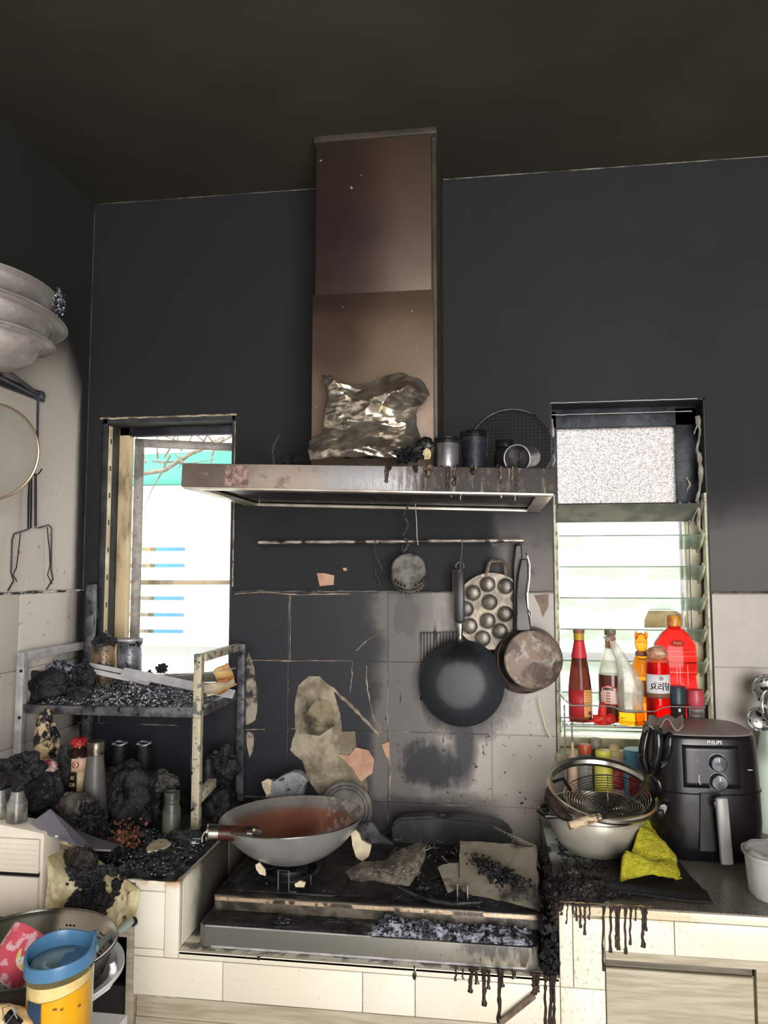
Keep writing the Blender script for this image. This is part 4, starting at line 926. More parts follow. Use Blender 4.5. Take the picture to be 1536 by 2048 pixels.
def rbox(b, x0, x1, y0, y1, z0, z1, rc, top=.004, seg=6):
    cor = [(x0+rc, y0+rc, 180), (x1-rc, y0+rc, 270), (x1-rc, y1-rc, 0), (x0+rc, y1-rc, 90)]; P = []
    for cx, cy, a0 in cor:
        for i in range(seg+1): a = R(a0+90*i/seg); P.append((cx, cy, math.cos(a), math.sin(a)))
    rings = []
    for z, d in ((z0, 0), (z0+.002, 0), (z1-top, 0), (z1-top*.3, top*.3), (z1, top)):
        rings.append([b.bm.verts.new((cx+(rc-d)*c, cy+(rc-d)*s_, z)) for cx, cy, c, s_ in P])
    for a_, c_ in zip(rings, rings[1:]):
        for i in range(len(P)): b.bm.faces.new((a_[i], a_[(i+1) % len(P)], c_[(i+1) % len(P)], c_[i]))
    b.bm.faces.new(rings[0][::-1]); b.bm.faces.new(rings[-1])
b = MB(); rbox(b, -.632, .088, -.578, -.06, ZN+.002, .745, .022); b.build('stove_base', 'svfront', sv, world=True)
b = MB(); b.bb(-.60, .06, -.5795, -.574, ZN+.0015, ZN+.006); b.build('base_foot_strip', 'rack_grey', sv, world=True)
g = G('hob_sheet'); X, Y, Z = g.pos(); n = g.noise(14, 5, .6)-.5; n2 = g.noise(60, 4, .6)-.5
front = g.ss(Y, -.495, -.499); band = g.ss(Z, .765, .767)*g.ss(Z, .7745, .773)  # band: patchy cream highlight painted along the top edge of the hob front
c1 = g.mix(g.ss(n, -.05, .1), (104, 96, 84), (52, 49, 46)); c2 = g.mix(g.ss(n+n2*.3, -.08, .02), (66, 54, 46), (186, 160, 132))
c3 = g.mix(g.ss(n+n2*.4, -.12, .18), (22, 22, 23), (58, 56, 54)); c3 = g.mix(g.ss(n2, .16, .24)*.7, c3, (130, 130, 132))
g.set(g.mix(front, c3, g.mix(band, c1, c2)), .4, .3); g.bump(n2, .35, .004); m['hob'] = g.mat
b = MB(); rbox(b, -.628, .102, -.502, -.07, .746, .777, .014); b.build('hob_top', 'hob', sv, world=True)
b = MB()
rec = [(-.60, -.475), (-.36, -.475), (-.34, -.46), (-.34, -.20), (-.36, -.18), (-.60, -.18), (-.615, -.20), (-.615, -.46)]
b.tube([(x, y, .779) for x, y in rec], .0022, 6, closed=True); b.build('drip_tray_edge', 'hob', sv, world=True)
for cx, cy, rr in ((-.49, -.35, .072), (-.08, -.33, .072)):
    bu = MB(); mt_ = Matrix.Translation((cx, cy, .777))
    bu.lathe([(rr, 0), (rr, .006), (rr*.92, .010), (rr*.86, .006), (rr*.62, .002), (rr*.60, .014), (rr*.42, .016), (rr*.38, .010), (0, .010)], 36, mt_); bo = bu.build('burner', 'soot_metal', sv, world=True)
    for a in range(45, 405, 90):
        c, s_ = math.cos(R(a)), math.sin(R(a)); b = MB(); P = lambda r_, z: (cx+c*r_, cy+s_*r_, .777+z)
        b.tube([P(rr*1.35, 0), P(rr*1.35, .020), P(rr*.55, .020), P(rr*.50, .012)], .0022, 6); b.build('pan_support', 'soot_metal', sv, world=True)
# bent up pan-support loops seen at the front
for px, pyb, w_, h_, Y_ in ((567, 1776, 22, 40, -.462), (925, 1786, 20, 36, -.47)):
    q = at(px, pyb, Y_); k = mpp(q); b = MB(); b.tube([(q.x-w_/2*k, q.y, .777), (q.x-w_/2*k, q.y, .777+h_*k), (q.x+w_/2*k, q.y, .777+h_*k), (q.x+w_/2*k, q.y, .777), (q.x+w_/2*k+.02, q.y-.006, .779)], .0017, 6); b.build('pan_support', 'wire', sv, world=True)
b = MB(); b.tube([at(*p) for p in [(790, 1770, -.44), (830, 1790, -.46), (870, 1803, -.48), (905, 1808, -.49), (960, 1805, -.49)]], [.003, .005, .006, .006, .004], 8); b.build('gas_pipe', 'soot_metal', sv, world=True)
b = MB(); b.lump((-.455, -.545, .752), (.022, .012, .008), 5, .6, 3, 2, .5); o = b.build('melted_ring', 'soot_metal'); put(o, None, 'small melted metal ring lying on the stove base ledge at the left', 'ring')
b = MB(); b.tube([(-.615+.36*i/40, -.5765, .7445+.001*noise.noise(Vector((i, 0, 0)))) for i in range(41)], [.0016+.0012*abs(noise.noise(Vector((i*.9, 3, 0)))) for i in range(41)], 6); b.build('ash_edge', 'rack_grey', sv, world=True)
# debris on both tiers
heap('ash_heap', 'pale grey flaky ash piled along the right half of the stove ledge', 'ash', -.265, .085, -.575, -.505, .744, .030, 'ash', 12, 420, .004, edge=.12, mask=lambda u, v: .55+.9*max(0, 1-abs(u-.12)/.16)+.5*max(0, 1-abs(u-.42)/.14))
heap('charred_crust', 'thin black crust with white flecks on the left half of the stove ledge', 'ash', -.62, -.26, -.572, -.505, .744, .0065, 'char', 14, 110, .002, edge=.1)
heap('charred_debris', 'black charred debris with splinters between the two burners and under the filters', 'debris', -.24, .10, -.49, -.12, .776, .022, 'char', 17, 420, .006, edge=.15, mask=lambda u, v: .5+.8*u)
heap('charred_debris', 'flat black flakes scattered on the hob top around the wok burner', 'debris', -.62, -.24, -.49, -.12, .775, .007, 'char', 19, 220, .004, edge=.1)
# splinters
rnd = random.Random(8); b = MB()
for i in range(46):
    q = Vector((rnd.uniform(-.26, -.06), rnd.uniform(-.44, -.22), .80+rnd.random()*.03)); L = rnd.uniform(.008, .032)
    b.box(q, (L, .003, .0015), Matrix.Rotation(rnd.uniform(-.6, .6), 3, 'Y') @ Matrix.Rotation(rnd.uniform(0, 3), 3, 'Z'))
o = b.build('splinter_scatter', M('splinters', (150, 146, 140), (60, 58, 56), rough=.6, ns=60), smooth=False); put(o, 'stuff', 'grey splinters and flakes strewn between the wok and the mesh filter', 'debris')
# aluminium filter meshes fallen on the right burner
g = G('filter_weave'); X, Y, Z = g.pos(False); n = g.noise(16, 5, .6)-.5
wv = g.math('SINE', (X+Y*.4)*1500)*g.math('SINE', (Y+Z-X*.4)*1500)
col = g.mix(g.ss(wv, -.1, .3), (50, 46, 42), (206, 196, 174)); col = g.mix(g.ss(n, .0, .16)*.85, col, (40, 37, 35)); g.set(col, .4, .35); g.bump(wv, .6, .003); m['weave'] = g.mat
def sheet(name, corners, bulge, seed, label, nu=40, nv=30, amp=.006, mat='weave', cat='filter', fold=None, par=None, thick=.0015):
    A, B_, C_, D = [Vector(c) for c in corners]
    nn = (B_-A).cross(D-A).normalized()
    def fn(u, v):
        p = (A*(1-u)+B_*u)*(1-v)+(D*(1-u)+C_*u)*v
        h = bulge*math.sin(math.pi*u)*math.sin(math.pi*v)+amp*noise.fractal(p*22+Vector((seed, 0, 0)), 1, 2, 3)
        if fold: h += fold(u, v)
        e = .006*noise.noise(p*30+Vector((0, seed, 0)))
        return p+nn*h+Vector((e, 0, 0))
    b = MB(); b.grid(fn, nu, nv); o = b.build(name, mat, par, solid=thick, world=par is not None)
    if par is None: put(o, None, label, cat)
    return o
sheet('grease_filter', [at(917, 1680, -.37), at(1070, 1693, -.35), at(1084, 1822, -.50), at(925, 1782, -.45)], .014, 1, 'large square aluminium mesh filter leaning over the right burner', fold=lambda u, v: .05*max(0, v-.5)*max(0, .6-u))
sheet('grease_filter', [at(985, 1652, -.28), at(1008, 1660, -.28), at(1084, 1740, -.36), at(1070, 1690, -.34)], .002, 2, 'narrow curled mesh filter corner pointing up behind the large mesh filter', 30, 10, .002)
sheet('grease_filter', [at(872, 1735, -.40), at(938, 1718, -.39), at(946, 1768, -.43), at(900, 1790, -.455)], .010, 3, 'small fan-shaped mesh scrap left of the large filter, beside the standing wire loop', 20, 20, .008)
def scarf(u, v):
    top = [(690, 1742, -.41), (720, 1725, -.40), (770, 1722, -.38), (800, 1700, -.37), (832, 1688, -.36), (856, 1683, -.36)]
    bot = [(712, 1762, -.45), (745, 1762, -.455), (790, 1768, -.455), (818, 1772, -.45), (838, 1742, -.43), (850, 1712, -.40)]
    k = u*5; i = min(int(k), 4); f = k-i
    a_ = at(*top[i]).lerp(at(*top[i+1]), f); c_ = at(*bot[i]).lerp(at(*bot[i+1]), f); p = a_.lerp(c_, v)
    return p+Vector((0, -.028*math.sin(math.pi*v)+.006*noise.noise(p*60), .010*math.sin(math.pi*v)+.004*noise.noise(p*90)))
b = MB(); b.grid(scarf, 60, 20); o = b.build('filter_strip', M('filter_ashy', (96, 90, 82), (150, 140, 124), rough=.45, metal=.4, ns=50, lo=.4, hi=.65, bump=.9, bs=220, c3=(225, 225, 228), s3=260, t3=(.62, .68)), solid=.003); put(o, None, 'ash-dusted bent filter strip curling upward between wok and right burner', 'filter')
rnd = random.Random(5); b = MB()
for i in range(420):
    u = rnd.gauss(.42, .26); v = rnd.gauss(.5, .2); 
    if not (0 < u < 1 and 0 < v < 1): continue
    a_ = at(950, 1735, -.43).lerp(at(1070, 1808, -.50), u); a_ = a_+Vector((0, 0, .020*math.sin(math.pi*min(1, max(0, v)))))+Vector((rnd.uniform(-.03, .03), rnd.uniform(-.03, .03), rnd.uniform(-.006, .010)))
    b.chunk(a_, rnd.uniform(.0018, .005), rnd)
o = b.build('charred_debris', 'char', angle=30); put(o, 'stuff', 'black charred crumbs lying on top of the large mesh filter', 'debris')
# glass lid panel leaning at the wall behind
b = MB(); poly = [(p.x, p.z) for p in (at(px, py, -.09) for px, py in [(785, 1645), (800, 1631), (868, 1627), (880, 1636), (892, 1637), (902, 1629), (985, 1636), (1012, 1646), (1028, 1668), (1010, 1700), (880, 1718), (790, 1705)])]
b.prism(poly, .045, Matrix.Translation((0, -.07, 0)) @ PX); bmesh.ops.bevel(b.bm, geom=list(b.bm.edges), offset=.006, segments=2, affect='EDGES')
o = b.build('stove_lid', M('lid_dark', (46, 48, 50), (64, 66, 66), rough=.45, ns=8, c3=(90, 90, 90), s3=200)); put(o, None, 'long dark notched stove lid lying at the wall behind the burners', 'lid')
b = MB(); b.prism([(p.x, p.z) for p in (at(px, py, -.12) for px, py in [(705, 1650), (745, 1642), (765, 1668), (795, 1690), (780, 1705), (720, 1705)])], .012, Matrix.Translation((0, -.12, 0)) @ PX); o = b.build('dark_shard', 'rack_dark', smooth=False); put(o, None, 'dark angular shard behind the wok, left of the notched lid', 'shard')
# things behind the wok
c = at(692, 1618, -.055); k = mpp(c)
t = T('burnt_plate', 'round scorched grey plate standing at the wall behind the wok', 'plate', c, (R(82), 0, R(6)))
b = MB(); r = 54*k; b.lathe([(0, 0), (r*.55, 0), (r*.6, .003), (r*.95, .009), (r, .011), (r*.98, .014), (r*.6, .008), (0, .006)], 40); b.build('plate_body', 'plate_grey', t)
b = MB()
for rr in (.72, .84): b.tube(arc((0, 0, .0105+.002*rr), r*rr, 0, 360, 40, 'xy')[:-1], .0009, 5, closed=True)
b.build('plate_ring', 'rack_dark', t)
t = T('curved_bracket', 'pale blue-grey curved metal piece with a cream end resting behind the wok rim', 'bracket', at(575, 1590, -.12))
b = MB(); b.prism([(p.x, p.z) for p in (at(px, py, -.12) for px, py in [(536, 1590), (541, 1558), (556, 1556), (570, 1546), (590, 1538), (604, 1540), (622, 1556), (614, 1566), (610, 1590)])], .03, Matrix.Translation((0, -.12, 0)) @ PX)
b.build('curved_shell', M('pale_shell', (168, 172, 178), (128, 130, 134), rough=.4, metal=.3, ns=12, c3=(60, 60, 60), s3=40, t3=(.62, .66)), t, world=True, bev=.003)
b = MB(); b.prism([(p.x, p.z) for p in (at(px, py, -.155) for px, py in [(523, 1564), (534, 1558), (543, 1560), (541, 1588), (533, 1590), (526, 1576)])], .008, Matrix.Translation((0, -.148, 0)) @ PX); b.build('cream_end', 'cream_chip', t, world=True, smooth=False)
def chip(px_pts, Y, d, label, mat='cream_chip', seed=1, name='tile_chip', cat='tile chip', tilt=0):
    poly = jag([(p.x, p.z) for p in (at(px, py, Y) for px, py in px_pts)], .002, seed); b = MB(); b.prism(poly, d, Matrix.Translation((0, Y, 0)) @ PX)
    if tilt:
        lo = min(v.co.z for v in b.bm.verts)
        for v in b.bm.verts: v.co.y += (v.co.z-lo)*tilt
    o = b.build(name, mat, smooth=False); put(o, None, label, cat); return o
chip([(700, 1672), (708, 1666), (716, 1672), (722, 1684), (742, 1692), (738, 1712), (725, 1720), (712, 1712), (703, 1692)], -.34, .008, 'cream tile chip standing against the right side of the wok', seed=2, tilt=.4)
chip([(512, 1728), (520, 1724), (530, 1738), (532, 1750), (520, 1748), (513, 1738)], -.44, .005, 'small cream chip left of the burner under the wok', seed=3)
chip([(590, 1766), (600, 1760), (612, 1764), (610, 1772), (592, 1772)], -.46, .006, 'tiny cream chip lying right of the upright wire loop under the wok', 'cream_chip', 4)
# ------------------------------------------------------------------ wok on the burner
c = at(584, 1629, -.36); k = mpp(c); r = 143*k
t = T('carbon_wok', 'large silvery wok with a reddish-brown oily interior on the left burner', 'wok', (c.x, c.y, c.z-.002), (R(-1), R(-2), 0))
g = G('wok_inside'); X, Y, Z = g.pos(False); n = g.noise(16, 5, .6)-.5; st = g.noise(50, 4, .6, (1, .15, 1))-.5
rad = g.math('SQRT', X*X+Y*Y)
inner = g.ss(rad+n*.015, r*.93, r*.84)
col = g.mix(inner, (150, 146, 142), (172, 112, 90)); col = g.mix(g.blob(X, Y, -.01, .05, .045, .09, .5, n*1.2)*.75, col, (106, 64, 50)); col = g.mix(g.ss(X+n*.05, .02, .10)*g.ss(st, -.02, .1)*.8, col, (232, 214, 206))
col = g.mix(g.ss(rad+n*.02, r*.94, r*.9)*g.ss(X, -.02, -.1)*.3, col, (96, 70, 60)); g.set(col, .3, .35); m['wokin'] = g.mat
prof = [(r*math.sin(R(a))/math.sin(R(62)), -.108+.108*(1-math.cos(R(a)))/(1-math.cos(R(62)))) for a in range(0, 63, 4)]; prof[-1] = (r, 0)
b = MB(); b.lathe(prof, 72); b.build('wok_outside', M('wok_out', (190, 192, 190), (168, 168, 166), rough=.36, metal=.55, ns=6, c3=(140, 100, 84), s3=7, t3=(.56, .68)), t)
b = MB(); b.lathe([(p[0]*.985, p[1]+.0018) for p in prof], 72); b.build('wok_inside', 'wokin', t)
b = MB(); b.tube(arc((0, 0, 0), r*.994, 0, 360, 72, 'xy')[:-1], .0018, 6, closed=True); b.build('wok_rim', 'steel', t)
b = MB(); P0 = at(508, 1668, -.455); P1 = at(418, 1665, -.50); b.tube([P0.lerp(P1, i/8) for i in range(9)], [.0165]*9, 20); b.build('wok_handle', 'woodhandle', t, world=True)
d = (P1-P0).normalized()
b = MB(); b.tube([P1-d*.018, P1+d*.004], [.0185, .0195], 24, cap=False); b.tube([P0-d*.006, P0+d*.02], .0178, 20); b.build('handle_collar', 'steel', t, world=True)
b = MB(); b.tube([P1-d*.002, P1+d*.0005], .014, 20); b.build('handle_end', 'dark_inside', t, world=True)
b = MB(); q = P1+d*.006; b.tube([q+Vector((.006, 0, .006)), q+Vector((-.003, -.004, .001)), q+Vector((-.008, -.004, -.008)), q+Vector((-.008, -.004, -.02))], .0018, 6); b.build('hanging_ring', 'wire', t, world=True)
b = MB(); b.prism([(-.004, -.03), (.012, -.028), (.014, .02), (-.004, .024)], .002, Matrix.Translation(at(512, 1678, -.485)) @ PX); b.build('handle_plate', 'steel_dirty', t, world=True, smooth=False)
for px, py in ((510, 1684), (513, 1694), (508, 1660)):
    b = MB(); b.lump(at(px, py, -.490), .0042, 1, 0, 2); b.build('rivet', M('brass', (214, 200, 160), rough=.3, metal=.6) if 'brass' not in m else m['brass'], t, world=True)
# ------------------------------------------------------------------ left metal rack
RF, RB = -.33, -.045; RZ = 1.155; RT_ = 1.292
rk = T('metal_rack', 'scorched two-tier metal rack with chipped cream paint on the left counter', 'rack', (-.98, -.19, ZTOP))
xr, xl = -.737, -1.222
def post(x, y, z0, z1, mat, w_=.021, name='post'):
    b = MB(); b.bb(x-w_/2, x+w_/2, y-w_/2, y+w_/2, z0, z1, .0015); return b.build(name, mat, rk, world=True)
post(xr, RF, ZTOP+.001, RT_, 'rack'); post(xl, RF, ZTOP+.001, RT_-.002, 'rack_grey'); post(xr+.018, RB, ZTOP+.001, RT_, 'rack_dark'); post(xl+.03, RB, ZTOP+.001, 1.462, 'rack_dark', .024)
b = MB(); b.bb(xl-.0105, xl+.0105, RF+.0106, RB, RT_-.024, RT_-.001, .001); b.build('side_rail', 'rack_grey', rk, world=True)
b = MB(); b.bb(xr-.0105+.004, xr+.0105+.004, RF+.0106, RB+.03, RT_-.020, RT_-.001, .001); b.build('side_rail', 'rack', rk, world=True)
b = MB(); b.bb(xr-.0105, xr+.0105, RF+.0106, RF+.11, .92, .942, .001)
for v in b.bm.verts: v.co.z += (v.co.y-RF)*.12
b.build('broken_rail', 'rack', rk, world=True)
b = MB(); b.bb(xl+.011, xr-.011, RF-.009, RF+.009, RZ-.022, RZ, .001); b.build('shelf_rail', 'rack_dark', rk, world=True)
b = MB(); b.bb(xl+.011, xr+.01, RB-.009, RB+.009, RZ-.022, RZ, .001); b.bb(xr-.009, xr+.009, RF+.011, RB-.01, RZ-.022, RZ, .001); b.bb(xl-.009, xl+.009, RF+.011, RB-.01, RZ-.022, RZ, .001); b.build('shelf_rail', 'rack_dark', rk, world=True)
b = MB(); b.bb(xl+.01, xr-.009, RF+.0095, RB-.0095, RZ-.010, RZ-.004); b.build('shelf_sheet', 'char_dark', rk, world=True)
b = MB()
for z_ in (RT_-.05, RT_-.17, .98): b.lathe([(0, 0), (.0042, 0), (.0042, .0015), (0, .0015)], 12, Matrix.Translation((xl+.004, RF-.0106, z_)) @ RX)
b.build('screw_holes', 'black', rk, world=True)
# on the shelf
heap('ash_heap', 'white-flecked ashy heap on the rack shelf beneath the pale slats', 'ash', xl+.03, xr-.02, RF+.0, RB-.02, RZ-.003, .062, 'ashy_char', 31, 900, .0042, edge=.2, mask=lambda u, v: .55+.6*math.exp(-((u-.5)/.2)**2))
def lumpo(nm, lab, cat, px, py, Y, rad, mat, sd, am=.4, sub=4, fr=1.8, ridge=.4, rot=None, zmin=None):
    c = at(px, py, Y)
    o = MB().lump((0, 0, 0), rad, sd, am, sub, fr, ridge, rot).build(nm, mat, angle=60)
    o.location = (c.x, c.y, c.z-rad[2]); 
    if zmin is not None and o.location.z < zmin: o.location.z = zmin
    return put(o, None, lab, cat)
lumpo('burnt_bag', 'rounded burnt bag with grey folds at the left end of the rack shelf', 'bag', 98, 1372, -.25, (.056, .035, .045), 'char', 3, .3)
lumpo('crumpled_foil', 'ashy white crumpled sheet over the burnt bag on the rack shelf', 'foil', 120, 1352, -.19, (.052, .032, .030), 'ash', 5, .5)
lumpo('charred_cloth', 'peaked charred cloth lump on the rack shelf, right of the rounded burnt bag', 'cloth', 168, 1362, -.24, (.026, .022, .04), 'char', 8, .55)
lumpo('burnt_bag', 'low folded black lump at the shelf edge under the peaked cloth', 'bag', 158, 1392, -.29, (.032, .02, .02), 'char', 12, .5)
def slat(label, pts, Y0, Y1, w_, mat='white'):
    a_, c_ = at(*pts[0], Y0), at(*pts[1], Y1); b = MB(); d = (c_-a_); L = d.length; e = d.normalized(); s_ = Vector((0, .82, .57)); s_ = (s_-e*s_.dot(e)).normalized(); n_ = e.cross(s_)
    vs = [a_, c_, c_+s_*w_, a_+s_*w_]; vs = vs+[v+n_*.003 for v in vs]
    b._new(vs, [(0, 1, 2, 3), (7, 6, 5, 4), (0, 4, 5, 1), (1, 5, 6, 2), (2, 6, 7, 3), (3, 7, 4, 0)]); o = b.build('metal_strip', M('pale_slat', (232, 232, 234), (205, 206, 208), rough=.3, metal=.1, ns=12) if 'sl' not in m else m['sl'], smooth=False, bev=.0008); m['sl'] = bpy.data.materials['pale_slat']
    return put(o, None, label, 'slat')
slat('long pale slat lying slantwise across the rack shelf heap', [(240, 1352), (465, 1398)], -.20, -.15, .032)
slat('pale slat in front of the two tall cans, upper left of the shelf heap', [(174, 1334), (345, 1368)], -.15, -.18, .016)
slat('short pale slat below its twin on the left of the shelf heap', [(178, 1346), (296, 1372)], -.19, -.20, .016)
o = sheet('scorched_paper', [at(405, 1372, -.17), at(462, 1352, -.12), at(474, 1368, -.20), at(415, 1394, -.24)], .018, 6, 'cream paper scrap with an orange scorch at the right end of the shelf', 20, 16, .008, M('paper', (236, 220, 190), (206, 140, 60), rough=.7, ns=18, lo=.52, hi=.62), 'paper', thick=.0015)
o = sheet('scorched_paper', [at(425, 1345, -.12), at(455, 1326, -.10), at(470, 1355, -.15), at(440, 1366, -.16)], .01, 8, 'orange-tipped cream scrap standing behind the slat end on the shelf', 16, 12, .006, M('paper2', (230, 190, 130), (200, 110, 40), rough=.7, ns=14), 'paper', thick=.0015)
b = MB(); b.tube([at(*p, -.12) for p in [(312, 1345), (330, 1346), (345, 1352), (370, 1350), (400, 1346), (440, 1342), (472, 1336)]], .0013, 6); o = b.build('bent_wire', 'rack_grey'); put(o, None, 'thin bent wire lying over the pale slat on the rack shelf', 'wire')
lumpo('charred_lump', 'small black lump on the slat in front of the window, right of the cans', 'debris', 322, 1338, -.12, (.016, .012, .012), 'char', 15, .6)
# tins on the sill
for px0, px1, pyt, lab, sd in ((184, 234, 1281, 'burnt tin with a collapsed crusty top on the rack shelf by the window', 1), (236, 285, 1277, 'burnt silver-grey tin with a flat rim on the rack shelf, right of the crusty tin', 2)):
    c = at((px0+px1)/2, pyt, -.10); r = (px1-px0)/2*mpp(c); zb = RZ-.003; h = c.z-zb
    t = T('burnt_tin', lab, 'tin', (c.x, -.10, zb))
    b = MB()
    if sd == 1: b.lathe([(0, 0), (r*.92, 0), (r, .004), (r*.98, h*.5), (r*.93, h*.9), (r*1.0, h*.96)], 32)
    else: b.lathe([(0, 0), (r*.92, 0), (r*.95, .004), (r*.94, h*.72), (r*.86, h*.86), (r, h*.92), (r, h), (r*.9, h*.995), (0, h*.98)], 32)
    b.build('tin_body', M('tin_scorch%d' % sd, (74, 68, 64) if sd == 1 else (92, 92, 98), (186, 156, 120) if sd == 1 else (150, 152, 160), rough=.4, metal=.4, ns=20, c3=(30, 28, 28), s3=40, t3=(.55, .62)), t)
    if sd == 1: b = MB(); b.lump((0, 0, h*.98), (r*.95, r*.95, .020), 5, .5, 3, 2.2, .6); b.build('collapsed_top', 'char', t)
    else: b = MB(); b.lathe([(r*1.0, h-.006), (r*1.03, h-.003), (r*1.0, h)], 32); b.build('tin_rim', 'rack_grey', t)
o = lumpo('melted_strip', 'grey melted strip hanging in the left window corner above the tins', 'strip', 190, 1232, -.010, (.008, .006, .05), 'soot_metal', 4, .5, zmin=None)

# things on the counter under the shelf
def stand(px0, px1, pyt, Y, zb=ZTOP): p = at((px0+px1)/2, pyt, Y); return Vector((p.x, Y, zb)), (px1-px0)/2*mpp(p), p.z-zb
c, r, h = stand(165, 219, 1482, -.375)
t = T('glass_bottle', 'tall sooty grey conical bottle with a flat cap, tallest on the left counter', 'bottle', c)
b = MB(); b.lathe([(0, 0), (r*.9, 0), (r, .01), (r*.97, h*.25), (r*.80, h*.55), (r*.60, h*.84), (r*.56, h*.86)], 32); b.build('bottle_body', 'greybottle', t)
b = MB(); b.lathe([(r*.5, h*.855), (r*.60, h*.865), (r*.62, h*.985), (r*.56, h), (0, h)], 28); b.build('bottle_cap', 'steel_dirty', t)
c, r, h = stand(134, 186, 1474, -.325)
t = T('sauce_bottle', 'brown sauce bottle with melted red cap and cream label behind the grey conical bottle', 'bottle', c, (0, 0, R(26)))
b = MB(); b.lathe([(0, 0), (r*.95, 0), (r, .005), (r, h*.80), (r*.85, h*.85), (r*.45, h*.89), (r*.42, h*.91)], 32); b.build('bottle_body', 'brown', t)
b = MB(); b.lump((-.002, 0, h*.945), (r*.58, r*.5, h*.06), 3, .35, 3, 2, .4); b.build('bottle_cap', 'redcap', t)
label_patch(r, h*.66, h*.80, -62, 60, 'label_cream', t); label_patch(r, h*.42, h*.66, -4, 60, 'label_cream2', t)
text('zu', .018, 'label_cream2', t, (r*-.5, -r*.87-.0012, h*.605), (R(90), 0, R(-30)), bend=r, name='label_lettering', bold=.0003); text('ce', .018, 'label_cream2', t, (r*-.42, -r*.91-.0012, h*.53), (R(90), 0, R(-25)), bend=r, name='label_lettering', bold=.0003)
b = MB(); b.lathe([(.006, 0), (.009, 0), (.009, .0006), (.006, .0006)], 24, Matrix.Translation((r*-.2, -r*.985, h*.735)) @ Matrix.Rotation(R(-12), 4, 'Z') @ RX); b.lump((r*-.2, -r*.985, h*.732), (.0035, .0006, .005), 2, .1, 2); b.build('label_emblem', 'dark_red', t)
c, r, h = stand(326, 362, 1583, -.375)
t = T('screw_top_jar', 'small open green-grey screw-top glass jar by the right rack post', 'jar', c)
b = MB(); b.lathe([(0, 0), (r*.95, 0), (r, .004), (r, h*.66), (r*.84, h*.76), (r*.84, h*.8), (r*.88, h*.81), (r*.84, h*.84), (r*.88, h*.87), (r*.84, h*.9), (r*.86, h), (r*.76, h), (r*.76, h*.8), (r*.9, h*.66), (r*.9, .006), (0, .006)], 32); b.build('jar_body', 'greensoot', t)
for px0, px1, pyt, Y, lab in ((224, 256, 1483, -.16, 'left black burnt bottle with ashy top at the back under the rack shelf'), (272, 304, 1483, -.16, 'right black burnt bottle with a pale open rim at the back under the rack shelf')):
    c, r, h = stand(px0, px1, pyt, Y); t = T('burnt_bottle', lab, 'bottle', c, group=None)
    b = MB(); b.lathe([(0, 0), (r*1.25, 0), (r*1.3, .01), (r*1.25, h*.45), (r, h*.62), (r*.92, h*.97), (r*.8, h*.97), (r*.8, h*.9), (0, h*.9)], 28); b.build('bottle_body', 'char_dark', t)
    b = MB(); b.tube([(r*.9*math.cos(a*.3), r*.9*math.sin(a*.3), h*.975+.002*math.sin(a)) for a in range(21)], .0028, 6, closed=True); b.build('bottle_rim', M('ashrim', (196, 198, 206), (90, 90, 96), rough=.6, ns=70) if 'ashrim' not in m else m['ashrim'], t); m['ashrim'] = bpy.data.materials['ashrim']
c, r, h = stand(62, 130, 1515, -.44)
t = T('melted_bottle', 'squat black melted bottle with a red and white torn neck, left of the sauce bottle', 'bottle', c)
b = MB(); b.lump((0, 0, h*.42), (r, r*.8, h*.5), 6, .22, 4, 1.5, .3); b.build('bottle_body', 'char', t)
b = MB(); b.lump((.004, 0, h*.90), (r*.48, r*.4, h*.075), 2, .4, 3, 2); b.build('torn_neck', M('torn', (206, 190, 184), (150, 40, 40), rough=.4, ns=60), t)
lumpo('melted_container', 'upright cream and black melted plastic bottle at the left end of the rack', 'bottle', 92, 1487, -.36, (.028, .020, .066), M('cream_black', (206, 180, 140), (30, 30, 32), rough=.3, ns=26, lo=.46, hi=.54, bump=.5), 22, .42, 4, 1.6, .5)
lumpo('melted_bottle', 'narrow crinkled black bottle neck right of the squat melted bottle', 'bottle', 128, 1545, -.37, (.016, .014, .055), 'char', 24, .3)
lumpo('charred_lump', 'grey-brown rock-like charred lump in front of the conical bottle', 'debris', 148, 1618, -.47, (.038, .028, .035), M('rocklump', (92, 84, 78), (56, 52, 50), rough=.5, ns=20, c3=(180, 160, 136), s3=30, t3=(.6, .66), bump=.5), 26, .35)
lumpo('burnt_mound', 'large black burnt mound under the rack shelf right of the bottles', 'debris', 262, 1605, -.27, (.082, .075, .095), 'char', 28, .32, 5, 1.4, .3)
lumpo('burnt_leaves', 'crinkled greenish-grey burnt leaves on the mound by the right post', 'debris', 322, 1568, -.25, (.042, .03, .026), M('leafy', (92, 92, 84), (48, 48, 46), rough=.5, ns=30, bump=.8), 31, .55)
lumpo('burnt_pouch', 'dark burnt lump at the far left behind the glass jars', 'debris', 40, 1545, -.56, (.048, .04, .036), 'char', 34, .5)
lumpo('burnt_pouch', 'black shapeless lump between the squat melted bottle and the rock-like lump', 'debris', 75, 1600, -.52, (.036, .03, .03), 'char', 35, .4)
